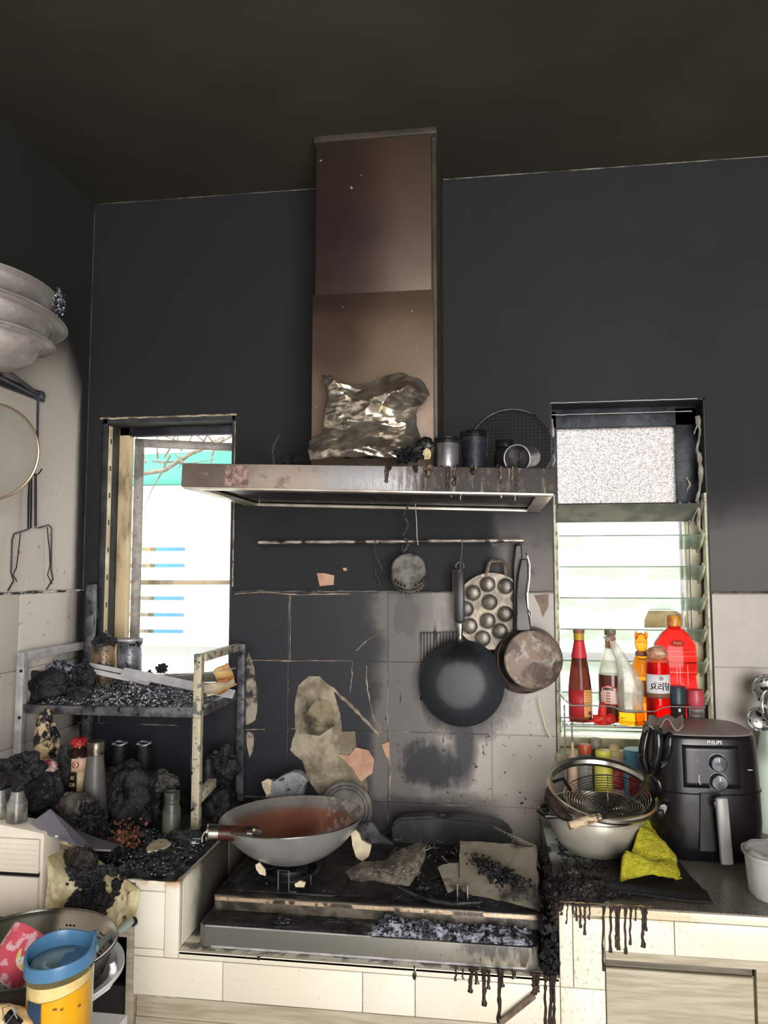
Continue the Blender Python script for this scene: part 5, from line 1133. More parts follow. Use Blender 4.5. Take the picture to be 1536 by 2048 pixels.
for px0, px1, pyt, lab, sl_ in ((16, 56, 1568, 'clear sooty glass jar with a dark lid on the drawer unit, right of its twin', .2), (-10, 15, 1566, 'clear glass jar with ivory contents cut by the left picture edge', 0)):
    c, r, h = stand(px0, px1, pyt, -.680, .977); t = T('spice_jar', lab, 'jar', c)
    b = MB(); b.lathe([(0, 0), (r, 0), (r, h*.5), (r*.66, h*.68), (r*.62, h*.82), (r*.54, h*.82), (r*.9, h*.48), (r*.9, .004), (0, .004)], 28); b.build('jar_body', 'sootglass', t)
    b = MB(); b.lathe([(0, .005), (r*.85, .005), (r*.85, h*.4), (0, h*.4)], 24); b.build('jar_contents', 'label_cream2', t)
    b = MB(); b.lump((0, 0, h*.9), (r*.66, r*.66, h*.12), 3, .3, 3); b.build('jar_lid', 'char', t)
# right of the post
c, r, h = stand(404, 428, 1516, -.13); t = T('burnt_bottle', 'short sooty bottle neck standing behind the right rack post', 'bottle', c)
b = MB(); b.lathe([(0, 0), (r*2.2, 0), (r*2.1, h*.5), (r, h*.75), (r, h), (r*.8, h), (r*.8, h*.8), (0, h*.8)], 24); b.build('bottle_body', 'dark_frame', t)
lumpo('burnt_pouch', 'lumpy grey-crusted debris behind the right rack post near the wall', 'debris', 440, 1545, -.10, (.045, .03, .05), 'char', 41, .5)
lumpo('burnt_pouch', 'black lump between the right rack post and the wok', 'debris', 435, 1625, -.16, (.05, .045, .06), 'char_dark', 43, .35)
# flat pieces in front
def sheetz(name, pts, z, d, mat, label, cat, seed=1, tilt=None, amp=.003):
    P = [atz(px, py, z) for px, py in pts]; b = MB(); b.prism(jag([(p.x, p.y) for p in P], amp, seed), d, Matrix.Translation((0, 0, z)))
    if tilt:
        for v in b.bm.verts: v.co.z += tilt(v.co)
    o = b.build(name, mat, smooth=False); put(o, None, label, cat); return o
P = [at(*q) for q in [(62, 1646, -.69), (100, 1619, -.66), (150, 1660, -.57), (190, 1676, -.54), (236, 1690, -.55), (222, 1701, -.60), (190, 1700, -.62), (150, 1688, -.67), (90, 1668, -.70)]]
b = MB(); bv = [b.bm.verts.new(p) for p in P]; b.bm.faces.new(bv); r_ = bmesh.ops.triangulate(b.bm, faces=list(b.bm.faces)); o = b.build('warped_sheet', 'greysheet', solid=.004, smooth=False); put(o, None, 'warped grey plastic sheet with white flecks draped over the counter front', 'sheet')
sheetz('pale_flake', [(292, 1700), (300, 1690), (318, 1681), (335, 1682), (341, 1690), (330, 1698), (312, 1704), (296, 1706)], .872, .004, 'cream_chip', 'pale cream flake on the black beads in front of the open jar', 'flake')
o = lumpo('glass_shard', 'dark glassy bubble-like shard between the pale flake and the wok handle', 'shard', 378, 1677, -.42, (.045, .03, .018), M('darkglass', (44, 50, 50), rough=.12), 51, .25)
heap('burnt_beans', 'heap of burnt black beans spilled over the left counter', 'beans', -.93, -.672, -.60, -.36, ZTOP+.001, .034, 'bead', 61, 10, .004, edge=.15)
rnd = random.Random(6); b = MB()
for i in range(1500):
    x = -.93+.25*rnd.random()**.8; y = -.60+.23*rnd.random(); z = ZTOP+.012+.022*rnd.random()*min(1, (x+.94)/.03)*min(1, (-.665-x)/.05)
    b.lump((x, y, z), (.0055*rnd.uniform(.7, 1.2), .0042, .0035), 0, 0, 1, 1, 0, Matrix.Rotation(rnd.uniform(0, 3), 3, 'Z'))
o = b.build('burnt_beans', 'bead'); put(o, 'stuff', 'loose glossy black burnt beans on top of the left counter heap', 'beans')
heap('charred_debris', 'black charred heap behind the drawer unit at the far left', 'debris', XL+.01, -.88, -.635, -.36, ZTOP+.001, .115, 'char', 67, 420, .008, edge=.12)
heap('charred_debris', 'black charred debris around the bottles under the rack shelf', 'debris', XL+.01, -.675, -.36, -.02, ZTOP+.001, .030, 'char', 66, 420, .006, edge=.1)
b = MB(); rnd = random.Random(16); c = at(252, 1672, -.50)
for i in range(150): b.chunk(c+Vector((rnd.gauss(0, .020), rnd.gauss(0, .012), rnd.gauss(0, .013))), rnd.uniform(.003, .006), rnd)
o = b.build('bead_cluster', 'rust_clump'); put(o, 'stuff', 'rusty orange bead-like cluster in front of the burnt mound', 'debris')
# melted front: cream plastic curtain and the char stuck on it
def curtain(name, L, Rr, Y, amp, seed, mat, label, nu=70, nv=60, kind=None, bulge=.02):
    def fn(u, v):
        k = v*(len(L)-1); i = min(int(k), len(L)-2); f = k-i
        Yv = Y-.09*max(0, 1-u*1.3)+.03*(1-min(1, v*4))
        a_ = (L[i][0]*(1-f)+L[i+1][0]*f, L[i][1]*(1-f)+L[i+1][1]*f); c_ = (Rr[i][0]*(1-f)+Rr[i+1][0]*f, Rr[i][1]*(1-f)+Rr[i+1][1]*f)
        px = a_[0]*(1-u)+c_[0]*u; py = a_[1]*(1-u)+c_[1]*u; p = at(px, py, Yv)
        e = min(1, min(u, 1-u)*6)*min(1, min(v+.15, 1-v)*5)
        q = Vector((p.x*26, 0, p.z*11+seed)); q2 = Vector((p.x*70, seed, p.z*40))
        return p+Vector((0, -(bulge+amp*noise.fractal(q, 1, 2, 4)+amp*.5*noise.noise(q2))*e, 0))
    b = MB(); b.grid(fn, nu, nv); o = b.build(name, mat, solid=.002); put(o, kind, label, 'melted plastic' if kind is None else 'debris'); return o
curtain('melted_plastic', [(70, 1645), (92, 1700), (96, 1760), (92, 1790), (88, 1825), (130, 1835), (200, 1850), (226, 1862)], [(130, 1655), (170, 1700), (270, 1772), (280, 1780), (276, 1810), (270, 1830), (262, 1845), (240, 1866)], -.612, .022, 3, 'melt', 'yellowed melted plastic sagging down the burnt left counter front')
o = heap('charred_debris', 'charred chunks clinging to the melted plastic front of the left counter', 'debris', 0, 1, 0, 1, 0, .0, 'char', 71, 0)
bpy.data.objects.remove(o)
b = MB(); rnd = random.Random(17)
for i in range(900):
    u, v = rnd.random(), rnd.random(); px = 128+u*90+(1-v)*40*rnd.random()-v*8; py = 1735+v*118
    if noise.noise(Vector((px*.03, py*.03, 3))) < -.12-.25*(1-abs(u-.5)*2): continue
    b.chunk(at(px, py, -.640-.04*(1-min(1, max(0, (px-120)/120)))-.016*rnd.random()), rnd.uniform(.003, .009), rnd)
o = b.build('charred_debris', 'char', angle=30); put(o, 'stuff', 'charred chunks clinging to the melted plastic front of the left counter', 'debris')
lumpo('charred_lump', 'brown-black charred lump at the upper edge of the melted plastic', 'debris', 160, 1745, -.655, (.035, .02, .04), M('brownchar', (60, 46, 38), (26, 24, 24), rough=.4, ns=30, bump=.8), 73, .5)
# white drawer unit
du = T('drawer_unit', 'cream plastic drawer unit with a melted right edge at the far left', 'drawer unit', (-1.08, -.56, .79))
def dbox(z0, z1, name, y0=-.715, x1=-.912):
    b = MB(); b.bb(XL+.008, x1, y0, -.36, z0, z1, .003); return b.build(name, 'creamplastic', du, world=True)
b = MB(); b.bb(XL+.008, -.912, -.71, -.645, .795, 1.012, .004)
for v in b.bm.verts:
    if v.co.z > .98: v.co.z -= max(0, (v.co.x+1.02))*.44
b.build('unit_body', 'creamplastic', du, world=True)
b = MB(); b.bb(XL+.02, -.918, -.717, -.7105, .888, .955, .002)
for i in range(6): b.bb(XL+.022, -.922, -.7185, -.717, .894+i*.010, .895+i*.010)
b.build('drawer_front', 'creamplastic', du, world=True)
b = MB(); b.bb(XL+.02, -.918, -.717, -.7105, .800, .880, .002); b.build('drawer_front', 'creamplastic', du, world=True)
b = MB(); b.bb(XL+.02, -.918, -.7125, -.7104, .8805, .8895); b.build('drawer_gap', 'black', du, world=True)
o = MB().bb(XL+.009, -.94, -.71, -.62, .005, .792, .002).build('dark_stand', 'dark_inside'); put(o, None, 'dark stand under the cream drawer unit', 'stand')

# ------------------------------------------------------------------ left wall: bowls, shelf, lid, tongs
ws = T('wall_shelf', 'dark folding rod shelf on the left wall under the stacked bowls', 'shelf', (XL, -.45, 1.98))
b = MB()
E0 = atx(78, 786, XL+.015)
b.tube([atx(-140, 700, XL+.012), E0], .006, 8); b.tube([E0+Vector((.0, 0, -.006)), (E0.x+.14, -.75, 1.985)], .005, 8); b.tube([E0+Vector((0, 0, -.012)), (E0.x+.06, -.75, 1.985)], .005, 8); b.tube([(XL+.014, -.75, 1.992), (E0.x+.16, -.75, 1.992)], .005, 8); b.tube([(XL+.014, -.45, 1.998), (E0.x+.12, -.62, 1.992)], .004, 8)
b.build('shelf_rods', 'shelf_grey', ws, world=True)
b = MB(); b.lump(E0+Vector((0, 0, -.008)), (.018, .012, .014), 3, .15, 3); b.build('end_knuckle', 'shelf_grey', ws, world=True)
b = MB(); b.tube([E0+Vector((0, -.004, -.01)), atx(74, 905, XL+.006)], .0036, 6); b.build('strut', 'shelf_grey', ws, world=True)
b = MB(); b.bb(XL+.001, XL+.01, -.80, -.25, 1.975, 2.0); b.build('wall_plate', 'shelf_grey', ws, world=True)
def bowl(label, px, py, Y, rpx, hh, fl, mat, sd, tilt=(0, 0, 0), group='stacked bowls'):
    c = at(px, py, Y); k = mpp(c); r = rpx*k; t = T('plastic_bowl', label, 'bowl', c, tilt)
    b = MB(); ri = r*fl
    P = [(ri*math.sin(R(a)), -hh*math.cos(R(a))) for a in range(0, 86, 9)]
    b.lathe(P+[(ri, -.004), (ri+.004, 0), (r, .004)], 56); b.build('bowl_body', mat, t, solid=.0025)
    b = MB(); b.tube(arc((0, 0, .004), r, 0, 360, 56, 'xy')[:-1], .003, 6, closed=True); b.build('bowl_rim', mat, t)
    return t, r
bowl('lowest sooty grey-white bowl with a wide flange on the wall shelf', 0, 680, -.62, 102, .070, .74, 'bowl_grey', 1, (R(-6), R(4), 0))
bowl('middle and widest grey basin with a ridged flange in the stack on the wall shelf', -14, 632, -.60, 138, .075, .80, 'bowl_grey', 2, (R(-8), R(5), 0))
t, r = bowl('topmost basin in the stack with a thick pale rim', -10, 580, -.60, 122, .045, .9, 'bowl_grey', 3, (R(-8), R(5), 0))
lumpo('charred_lump', 'black and white burnt crust stuck at the right end of the bowl stack', 'debris', 116, 612, -.62, (.012, .01, .024), 'ashy_char', 5, .7)
# glass lid
c = at(-24, 903, -.60); k = mpp(c); r = 99*k
t = T('glass_cover', 'round clear glass pan cover with a bronze rim hanging at the left edge', 'lid', c, (R(92), 0, R(14)))
b = MB(); b.lathe([(0, .012), (r*.5, .009), (r*.97, 0)], 56); b.build('lid_pane', 'lidglass', t, solid=.002)
b = MB(); b.tube(arc((0, 0, 0), r*.98, 0, 360, 64, 'xy')[:-1], .0032, 8, closed=True); b.build('lid_rim', M('bronze', (170, 148, 130), rough=.3, metal=.8), t)
b = MB(); b.lathe([(.008, .012), (.008, .02), (.018, .03), (.016, .04), (0, .042)], 24); b.build('lid_knob', 'black', t)
b = MB(); b.tube([(0, r*.98, 0), (0, r+.035, .01), (0, r+.05, .0)], .0022, 6); b.build('hanging_hook', 'wire', t)
# gripper tongs
XW = XL+.014
tg = T('dish_gripper', 'black-handled wire plate gripper hanging on the left wall under the glass lid', 'tongs', atx(66, 1060, XW))
def wx(pts, r_=.0024, dx=0): return [atx(px, py, XW+dx) for px, py in pts], r_
b = MB(); P, r_ = wx([(62, 950), (60, 1056), (55, 1059), (28, 1068), (24, 1080), (22, 1145), (27, 1162), (16, 1181)]); b.tube(P, r_, 8)
P, r_ = wx([(72, 950), (71, 1056), (80, 1055), (97, 1050), (103, 1056), (102, 1140), (106, 1158), (93, 1179)]); b.tube(P, r_, 8); b.build('outer_wires', M('grip_wire', (90, 92, 98), rough=.35, metal=.6), tg, world=True)
b = MB(); P, r_ = wx([(41, 1066), (36, 1110), (33, 1135), (26, 1150), (34, 1163)], .0016, .008); b.tube(P, r_, 6); P, r_ = wx([(94, 1054), (99, 1100), (100, 1130), (95, 1150), (104, 1168)], .0016, .008); b.tube(P, r_, 6); b.build('inner_wires', 'soot_metal', tg, world=True)
b = MB(); A_ = atx(61, 947, XW); B__ = atx(59, 1056, XW); b.tube([A_, A_.lerp(B__, .5), B__], [.0048, .006, .0056], 10); A_ = atx(71, 947, XW); B__ = atx(71, 1052, XW); b.tube([A_, B__], .0034, 8); b.build('handle_sleeve', 'black', tg, world=True)
b = MB(); b.tube([atx(66, 950, XW), atx(77, 948, XW), atx(84, 938, XW+.01)], .002, 6); b.build('wall_hook', 'black', tg, world=True)
b = MB(); b.lathe([(.002, 0), (.0036, 0), (.0036, .002), (.002, .002)], 12, Matrix.Translation(atx(40, 1105, XW+.01)) @ Matrix.Rotation(R(90), 4, 'Y')); b.build('pivot', 'copper', tg, world=True)

# ------------------------------------------------------------------ foreground table at the lower left
TBL = .74
tt = T('side_table', 'white-topped table in the lower left foreground', 'table', (-.9, -1.2, 0))
b = MB(); b.bb(XL+.02, -.628, -1.7, -.900, TBL-.03, TBL, .004); b.build('tabletop', 'tabletop', tt, world=True)
for x in (XL+.05, -.66):
    for y in (-1.66, -.94): b = MB(); b.bb(x-.02, x+.02, y-.02, y+.02, 0, TBL-.03); b.build('table_leg', 'wood', tt, world=True)
# colander and basins (set on the table's far side, partly overhanging)
CB = Vector((-.862, -1.065, 0))
def ringob(pt, r, z): return None
cc = at(58, 1893, -.92); k = mpp(cc)
t = T('colander', 'large stainless perforated colander behind the blue-lidded jug', 'colander', (cc.x, cc.y, TBL+.012))
R1 = 166*k; hz_ = cc.z-TBL-.012
b = MB(); b.lathe([(0, 0), (R1*.45, 0), (R1*.62, .010), (R1*.86, hz_*.5), (R1*.97, hz_*.92), (R1, hz_*.97), (R1*1.02, hz_), (R1*1.0, hz_+.003)], 64); b.build('colander_bowl', 'steel', t, solid=.0012)
b = MB()
for g0 in range(0, 360, 36):
    for row in range(7):
        for i in range(-3, 4):
            if abs(i)+abs(row-3) > 4: continue
            a = R(g0+18+i*3.2+(row % 2)*1.6); v = .30+row*.075; rr = R1*(.62+.24*min(1, v/.5) if v < .5 else .86+.11*(v-.5)/.42); z = .010+(hz_*.5-.010)*v/.5 if v < .5 else hz_*(.5+.42*(v-.5)/.42)
            b.lathe([(0, -.0012), (.0026, -.0012), (.0026, .0012), (0, .0012)], 6, Matrix.Translation((rr*math.cos(a), rr*math.sin(a), z)) @ Matrix.Rotation(a, 4, 'Z') @ Matrix.Rotation(R(68), 4, 'Y'))
b.build('perforations', 'black', t, kind='stuff', smooth=False)
o = T('white_basin', 'upper white plastic basin rim curving around the colander', 'basin', (cc.x, cc.y, TBL+.001))
RB_ = 178*k; h1 = hz_*.66
b = MB(); b.lathe([(0, 0), (R1*.5, 0), (R1*.6, .004), (RB_*.93, h1*.9), (RB_*.95, h1), (RB_*1.02, h1+.002), (RB_*1.02, h1-.004)], 64); 
b.build('basin_body', 'white', o, solid=.002)
o = T('white_basin', 'lower white plastic basin handle loop right of the jug, above the dark opening', 'basin', (-.74, -.93, TBL+.03))
b = MB(); b.tube([at(*p, -.9) for p in [(172, 2004), (196, 1986), (214, 1972), (224, 1955), (227, 1935), (224, 1925)]], [.006, .0065, .007, .007, .006, .005], 10); b.build('basin_handle', 'white', o, world=True)
b = MB(); A_, B__ = at(262, 1843, -.66), at(186, 1898, -.93); b.tube([A_.lerp(B__, i/8) for i in range(9)], [.0075, .0085, .008, .0068, .0062, .006, .0065, .008, .009], 10); o = b.build('cleaning_brush', 'paleblue'); put(o, None, 'pale blue plastic handle pointing from the colander rim to the counter corner', 'handle')
b = MB(); q = at(266, 1843, -.655); b.tube([q+Vector((0, -.003, 0)), q+Vector((.002, .003, 0))], .009, 14); o = b.build('pipe_end', 'soot_metal'); put(o, None, 'small round sooty pipe end at the tip of the pale blue handle', 'pipe')
# jug
q = at(122, 1896, -1.06); k = mpp(q); r = 64*k; h = q.z-TBL
jg = T('plastic_jug', 'clear jug of orange juice with a blue lid in the lower left foreground', 'jug', (q.x, q.y, TBL+.001), (0, 0, R(24)))
b = MB(); b.lathe([(0, 0), (r*.93, 0), (r*.96, .004), (r, h*.86), (r*.975, h*.86), (r*.935, .006), (0, .006)], 48); b.build('jug_wall', M('jug_plastic', (246, 246, 240), rough=.05, trans=1, ior=1.1), jg)
b = MB(); b.lathe([(0, .008), (r*.91, .008), (r*.945, h*.70), (0, h*.70)], 48)
for v in b.bm.verts:
    if v.co.z > h*.5: v.co.z += v.co.x*.22
b.build('orange_juice', 'juice', jg)
b = MB(); b.lathe([(0, h*.705), (r*.945, h*.705), (r*.95, h*.80), (0, h*.79)], 48)
for v in b.bm.verts: v.co.z += v.co.x*.22 if v.co.z < h*.75 else v.co.x*.12
b.build('froth', 'froth', jg)
b = MB(); b.lathe([(r*1.0, h*.855), (r*1.05, h*.86), (r*1.06, h*.94), (r*1.04, h*.965), (r*.97, h*.965), (r*.94, h*.93), (r*.92, h*.875), (0, h*.87)], 48)
for v in b.bm.verts:
    a = math.atan2(v.co.y, v.co.x)
    if v.co.z > h*.9: v.co.z += .016*max(0, math.cos(a-.15))**8+.014*max(0, math.sin(a-.6))
    v.co.z += v.co.x*.12
b.build('jug_lid', 'bluelid', jg)
b = MB(); b.lathe([(0, h*.862), (r*.6, h*.87), (r*.85, h*.90)], 30, a0=R(60), a1=R(230)); b.build('lid_flap', M('lid_clear', (190, 214, 224), rough=.2, trans=.5), jg, solid=.002)
label_patch(r*.985, h*.42, h*.68, -56, -24, 'blueprint', jg, 'printed_panel'); label_patch(r*.975, h*.08, h*.16, -60, -24, 'browncap', jg, 'printed_panel')
for k_, (a, z, w_) in enumerate([(8, .62, .004), (9, .50, .004), (8, .40, .006), (22, .42, .014), (34, .44, .008), (24, .24, .014), (38, .60, .005), (-4, .63, .006), (30, .25, .006)]):
    label_patch(r*.99, h*z, h*z+.0022+.002*(k_ == 2), a, a+w_/r*57, 'browncap', jg, 'level_mark', 3)
for i in range(4): label_patch(r*.985, h*(.22+i*.035), h*(.22+i*.035)+.001, -58, -26, 'label_tan', jg, 'printed_line', 4)
# packet in the colander
q = at(22, 1935, -.93)
pk = T('noodle_cup', 'pink and red printed packet with yellow flower emblem lying in the colander', 'packet', q, (R(-38), R(38), R(20)))
b = MB(); b.lathe([(0, -.062), (.030, -.062), (.034, -.058), (.041, .05), (.041, .056), (0, .056)], 32); b.build('packet_body', 'pink', pk)
b = MB(); b.lathe([(0, 0), (.021, 0), (.021, .001), (0, .001)], 28, Matrix.Translation((.012, -.0375, .018)) @ RX); b.build('round_emblem', M('emblem', (240, 210, 90), (250, 240, 220), rough=.4, ns=90, c3=(220, 120, 80), s3=120, t3=(.6, .66)), pk)
b = MB()
for i in range(9): b.bb(-.014+i*.0034, -.014+i*.0034+(.0012 if i % 3 else .002), -.0372, -.0362, -.052, -.032)
b.build('barcode', 'print_black', pk, smooth=False); b = MB(); b.bb(-.018, .02, -.0364, -.035, -.055, -.030); b.build('barcode_panel', 'label_white', pk)
t = T('orange_pouch', 'orange-cream pouch closed with a binder clip at the bottom left corner', 'pouch', at(20, 2040, -1.12))
b = MB(); b.lump(at(10, 2055, -1.10), (.062, .03, .030), 5, .15, 4); b.build('pouch_body', M('pouch', (244, 200, 140), (240, 216, 170), rough=.5, ns=12), t, world=True)
t = T('binder_clip', 'black binder clip with wire arms on the orange pouch', 'binder clip', at(22, 2040, -1.14))
b = MB(); q = at(26, 2040, -1.145); b.box(q, (.026, .010, .014), Matrix.Rotation(R(35), 3, 'Y'), .002); b.build('clip_body', 'black', t, world=True)
for s_ in (-1, 1): b = MB(); b.tube([q+Vector((-.008, -.006, -.004)), q+Vector((-.012*s_, -.008, .020)), q+Vector((.002, -.008, .024)), q+Vector((.010, -.006, .006))], .0009, 5); b.build('clip_arm', 'wire', t, world=True)
# ------------------------------------------------------------------ wire condiment rack at the right window
RY0, RY1 = -.128, -.012; SZ = at(1150, 1449, RY0).z; rx0, rx1 = .186, .50
cr = T('wire_shelf', 'two-tier chrome wire condiment rack in front of the louvre window', 'wire shelf', ((rx0+rx1)/2, -.16, ZTOP))
for x, y in ((rx0, RY0), (rx0+.03, RY1), (rx1, RY0), (rx1, RY1)): b = MB(); b.tube([(x, y, ZTOP+.002), (x, y, SZ+.05)], .0022, 8); b.build('rack_post', 'wire', cr, world=True)
def ring(z, r_=.002, y0=RY0):
    c_ = [(rx0, y0, z), (rx1, y0, z), (rx1, RY1, z), (rx0, RY1, z)]; b.tube(c_, r_, 8, closed=True)
for zz in (SZ-.004, .905):
    b = MB(); ring(zz); ring(zz-.010, .0016)
    for i in range(1, 12): x = rx0+(rx1-rx0)*i/12; b.tube([(x, RY0, zz), (x, RY1, zz)], .0012, 5)
    b.build('wire_tier', 'wire', cr, world=True)
b = MB(); P = [at(*p, RY0) for p in [(1130, 1400), (1142, 1411), (1180, 1411), (1225, 1413), (1236, 1418), (1250, 1424), (1310, 1423), (1325, 1416), (1340, 1413), (1410, 1415)]]; b.tube(P, .0019, 8)
b.tube([P[0], (rx0-.008, RY1, P[0].z+.005)], .0019, 8); b.tube([P[-1], (rx1+.004, RY1, P[-1].z)], .0019, 8); b.tube([P[0], at(1126, 1432, RY0), at(1140, 1452, RY0)], .0017, 6)
b.build('guard_rail', 'wire', cr, world=True)
def bot(name, label, px0, px1, pyt, Y, zb=SZ, rot=(0, 0, 0), cat='bottle'):
    p = at((px0+px1)/2, pyt, Y); r = (px1-px0)/2*mpp(p); return T(name, label, cat, (p.x, Y, zb), rot), r, p.z-zb
t, r, h = bot('sauce_bottle', 'tall dark sauce bottle with red shoulder and tan label, leftmost on the wire rack', 1135, 1180, 1258, -.075)
b = MB(); b.lathe([(0, 0), (r*.95, 0), (r, .006), (r, h*.36), (r*.92, h*.46), (r*.52, h*.80), (r*.42, h*.9), (r*.42, h*.95), (0, h*.95)], 32); b.build('bottle_glass', 'soy', t)
b = MB(); b.lathe([(r*.70, h*.69), (r*.545, h*.80), (r*.45, h*.87), (r*.44, h*.88), (r*.40, h*.88), (r*.5, h*.79), (r*.66, h*.69)], 32); b.build('neck_wrap', M('red_wrap', (236, 60, 70), rough=.4, trans=.3), t)
b = MB(); b.lathe([(r*.40, h*.88), (r*.46, h*.88), (r*.46, h*.955), (r*.40, h*.955)], 28); b.build('neck_foil', 'goldcap', t)
b = MB(); b.lathe([(r*.44, h*.955), (r*.50, h*.957), (r*.50, h*.998), (0, h)], 28); b.build('bottle_cap', 'browncap', t)
label_patch(r, h*.06, h*.35, -80, 12, 'label_red', t); label_patch(r, h*.06, h*.35, 12, 80, 'label_tan', t)
for i, w_ in enumerate((.7, .6, .7, .65, .5, .6, .4, .3)): label_patch(r+.0006, h*(.32-i*.026), h*(.32-i*.026)+.0009, 20, 20+45*w_, 'dark_red', t, 'label_line', 4)
b = label_patch(r+.0006, h*.085, h*.12, 34, 54, 'dark_red', t, 'label_line', 4)
t, r, h = bot('ketchup_bottle', 'half-full brown sauce bottle with pinkish keystone-shaped label and grey cap', 1195, 1245, 1257, -.048)
b = MB(); b.lathe([(r*.985, h*.50), (r*.88, h*.57), (r*.5, h*.78), (r*.4, h*.84), (r*.4, h*.93), (r*.34, h*.93), (r*.34, h*.84), (r*.44, h*.77), (r*.84, h*.56), (r*.95, h*.50)], 36); b.build('bottle_glass', 'palegreen', t)
b = MB(); b.lathe([(0, 0), (r*.95, 0), (r, .006), (r, h*.46), (r*.98, h*.499), (0, h*.499)], 36); b.build('brown_sauce', M('brown_sauce', (92, 48, 36), rough=.2), t)
b = MB(); b.lathe([(r*.40, h*.93), (r*.45, h*.93), (r*.45, h*.995), (0, h)], 28); b.build('bottle_cap', 'greycap', t)
b = MB(); b.lathe([(r*.41, h*.70+.02), (r*.42, h*.9)], 28); b.build('neck_label', 'label_tan', t)
def keystone(s, r_, lift, mat, nm):
    P = [(-.62*s, .5*s), (-.62*s, .18*s), (-.78*s, .18*s), (-.72*s, -.75*s), (.72*s, -.75*s), (.78*s, .18*s), (.62*s, .18*s), (.62*s, .5*s), (.45*s, .62*s), (0, .72*s), (-.45*s, .62*s)]
    b = MB(); n = 18
    ys = [-.75+1.47*i/24 for i in range(25)]
    def half(y):
        y_ = y
        if y_ < .18: return .72+.06*(y_+.75)/.93
        if y_ < .5: return .62
        return max(.02, .62*(1-((y_-.5)/.22)**1.2))
    rows = []
    for y_ in ys:
        w_ = half(y_)*s; rows.append([b.bm.verts.new(((r_+lift)*math.sin((-w_+2*w_*i/n)/r_), -(r_+lift)*math.cos((-w_+2*w_*i/n)/r_), y_*s)) for i in range(n+1)])
    for a_, c_ in zip(rows, rows[1:]):
        for i in range(n): b.bm.faces.new((a_[i], a_[i+1], c_[i+1], c_[i]))
    b.bm.transform(Matrix.Rotation(R(-22), 4, 'Z') @ Matrix.Translation((0, 0, h*.29))); b.build(nm, mat, t, solid=.0004)
keystone(.036, r, .0007, 'redplastic', 'label_border'); keystone(.0325, r, .0012, 'label_heinz', 'keystone_label')
q = text('HEINZ', .0098, 'print_black', t, (0, 0, 0), bend=r+.0018, name='label_lettering', bold=.0004); q.matrix_local = Matrix.Rotation(R(-22), 4, 'Z') @ Matrix.Translation((0, -r-.0018, h*.352))
for i in range(5):
    q = text('||||||||||', .004, 'dark_red', t, (0, 0, 0), bend=r+.0018, name='label_lettering'); q.matrix_local = Matrix.Rotation(R(-22), 4, 'Z') @ Matrix.Translation((0, -r-.0018, h*(.31-.03*i)))
t, r, h = bot('melted_bottle', 'collapsed clear bottle leaning left with amber liquid at its bottom', 1232, 1286, 1300, -.094)
B0 = at(1257, 1452, -.094); k = mpp(B0)
b = MB(); b.lathe([(0, 0), (26*k, 0), (27*k, .006), (25.2*k, .012), (27*k, .018), (26*k, .032), (0, .034)], 32); b.build('amber_liquid', 'amber_liq', t)
b = MB(); b.lathe([(26*k, .034), (24*k, .05), (25*k, .08), (22*k, .11), (16.5*k, .14), (12*k, .165), (10*k, .19), (8*k, .215), (7*k, .225)], 40)
for v in b.bm.verts:
    z = v.co.z; q_ = Vector((v.co.x*90, v.co.y*90, z*60)); w_ = min(1, max(0, (z-.036)/.03))
    v.co.x += (-2.6*max(0, z-.10)**2-.1*max(0, z-.1)-.002*w_)+.006*w_*noise.noise(q_); v.co.y += .006*w_*noise.noise(q_+Vector((9, 0, 0)))
b.build('bottle_plastic', 'melted_clear', t, solid=.001)
b = MB(); q = at(1222, 1276, -.094); b.box(q-Vector((t.location)), (.020, .020, .018), Matrix.Rotation(R(-24), 3, 'Y'), .004); b.build('bottle_cap', 'browncap', t)
b = MB(); drip(b, q.x-t.location.x-.006, q.z-t.location.z-.006, .02, .004, -.008, 3); b.build('melted_drip', 'browncap', t)
# honey bear-shaped bottle: kept as a plain two-lobed squeeze bottle
t, r, h = bot('honey_bottle', 'orange plastic squeeze bottle with rounded head-like top behind the white-labelled jar', 1262, 1302, 1262, -.050)
b = MB(); b.lathe([(0, 0), (r*.95, 0), (r, .008), (r*.98, h*.3), (r*.8, h*.42), (r*.98, h*.52), (r, h*.6), (r*.7, h*.7), (r*.55, h*.74), (0, h*.74)], 32, sy=.8); b.build('bottle_body', 'orange_liq', t)
b = MB(); b.lump((0, 0, h*.86), (r*.62, r*.5, h*.12), 2, .06, 3); 
for s_ in (-1, 1): b.lump((s_*r*.45, 0, h*.95), (r*.2, r*.15, h*.05), 1, 0, 2)
b.build('bottle_top', 'orange_liq', t)
b = MB(); b.lathe([(r*.58, h*.72), (r*.64, h*.73), (r*.6, h*.77), (r*.5, h*.775)], 28, sy=.8); b.build('collar', 'browncap', t)
label_patch(r*.9, h*.28, h*.46, -50, 50, 'label_tan', t); 
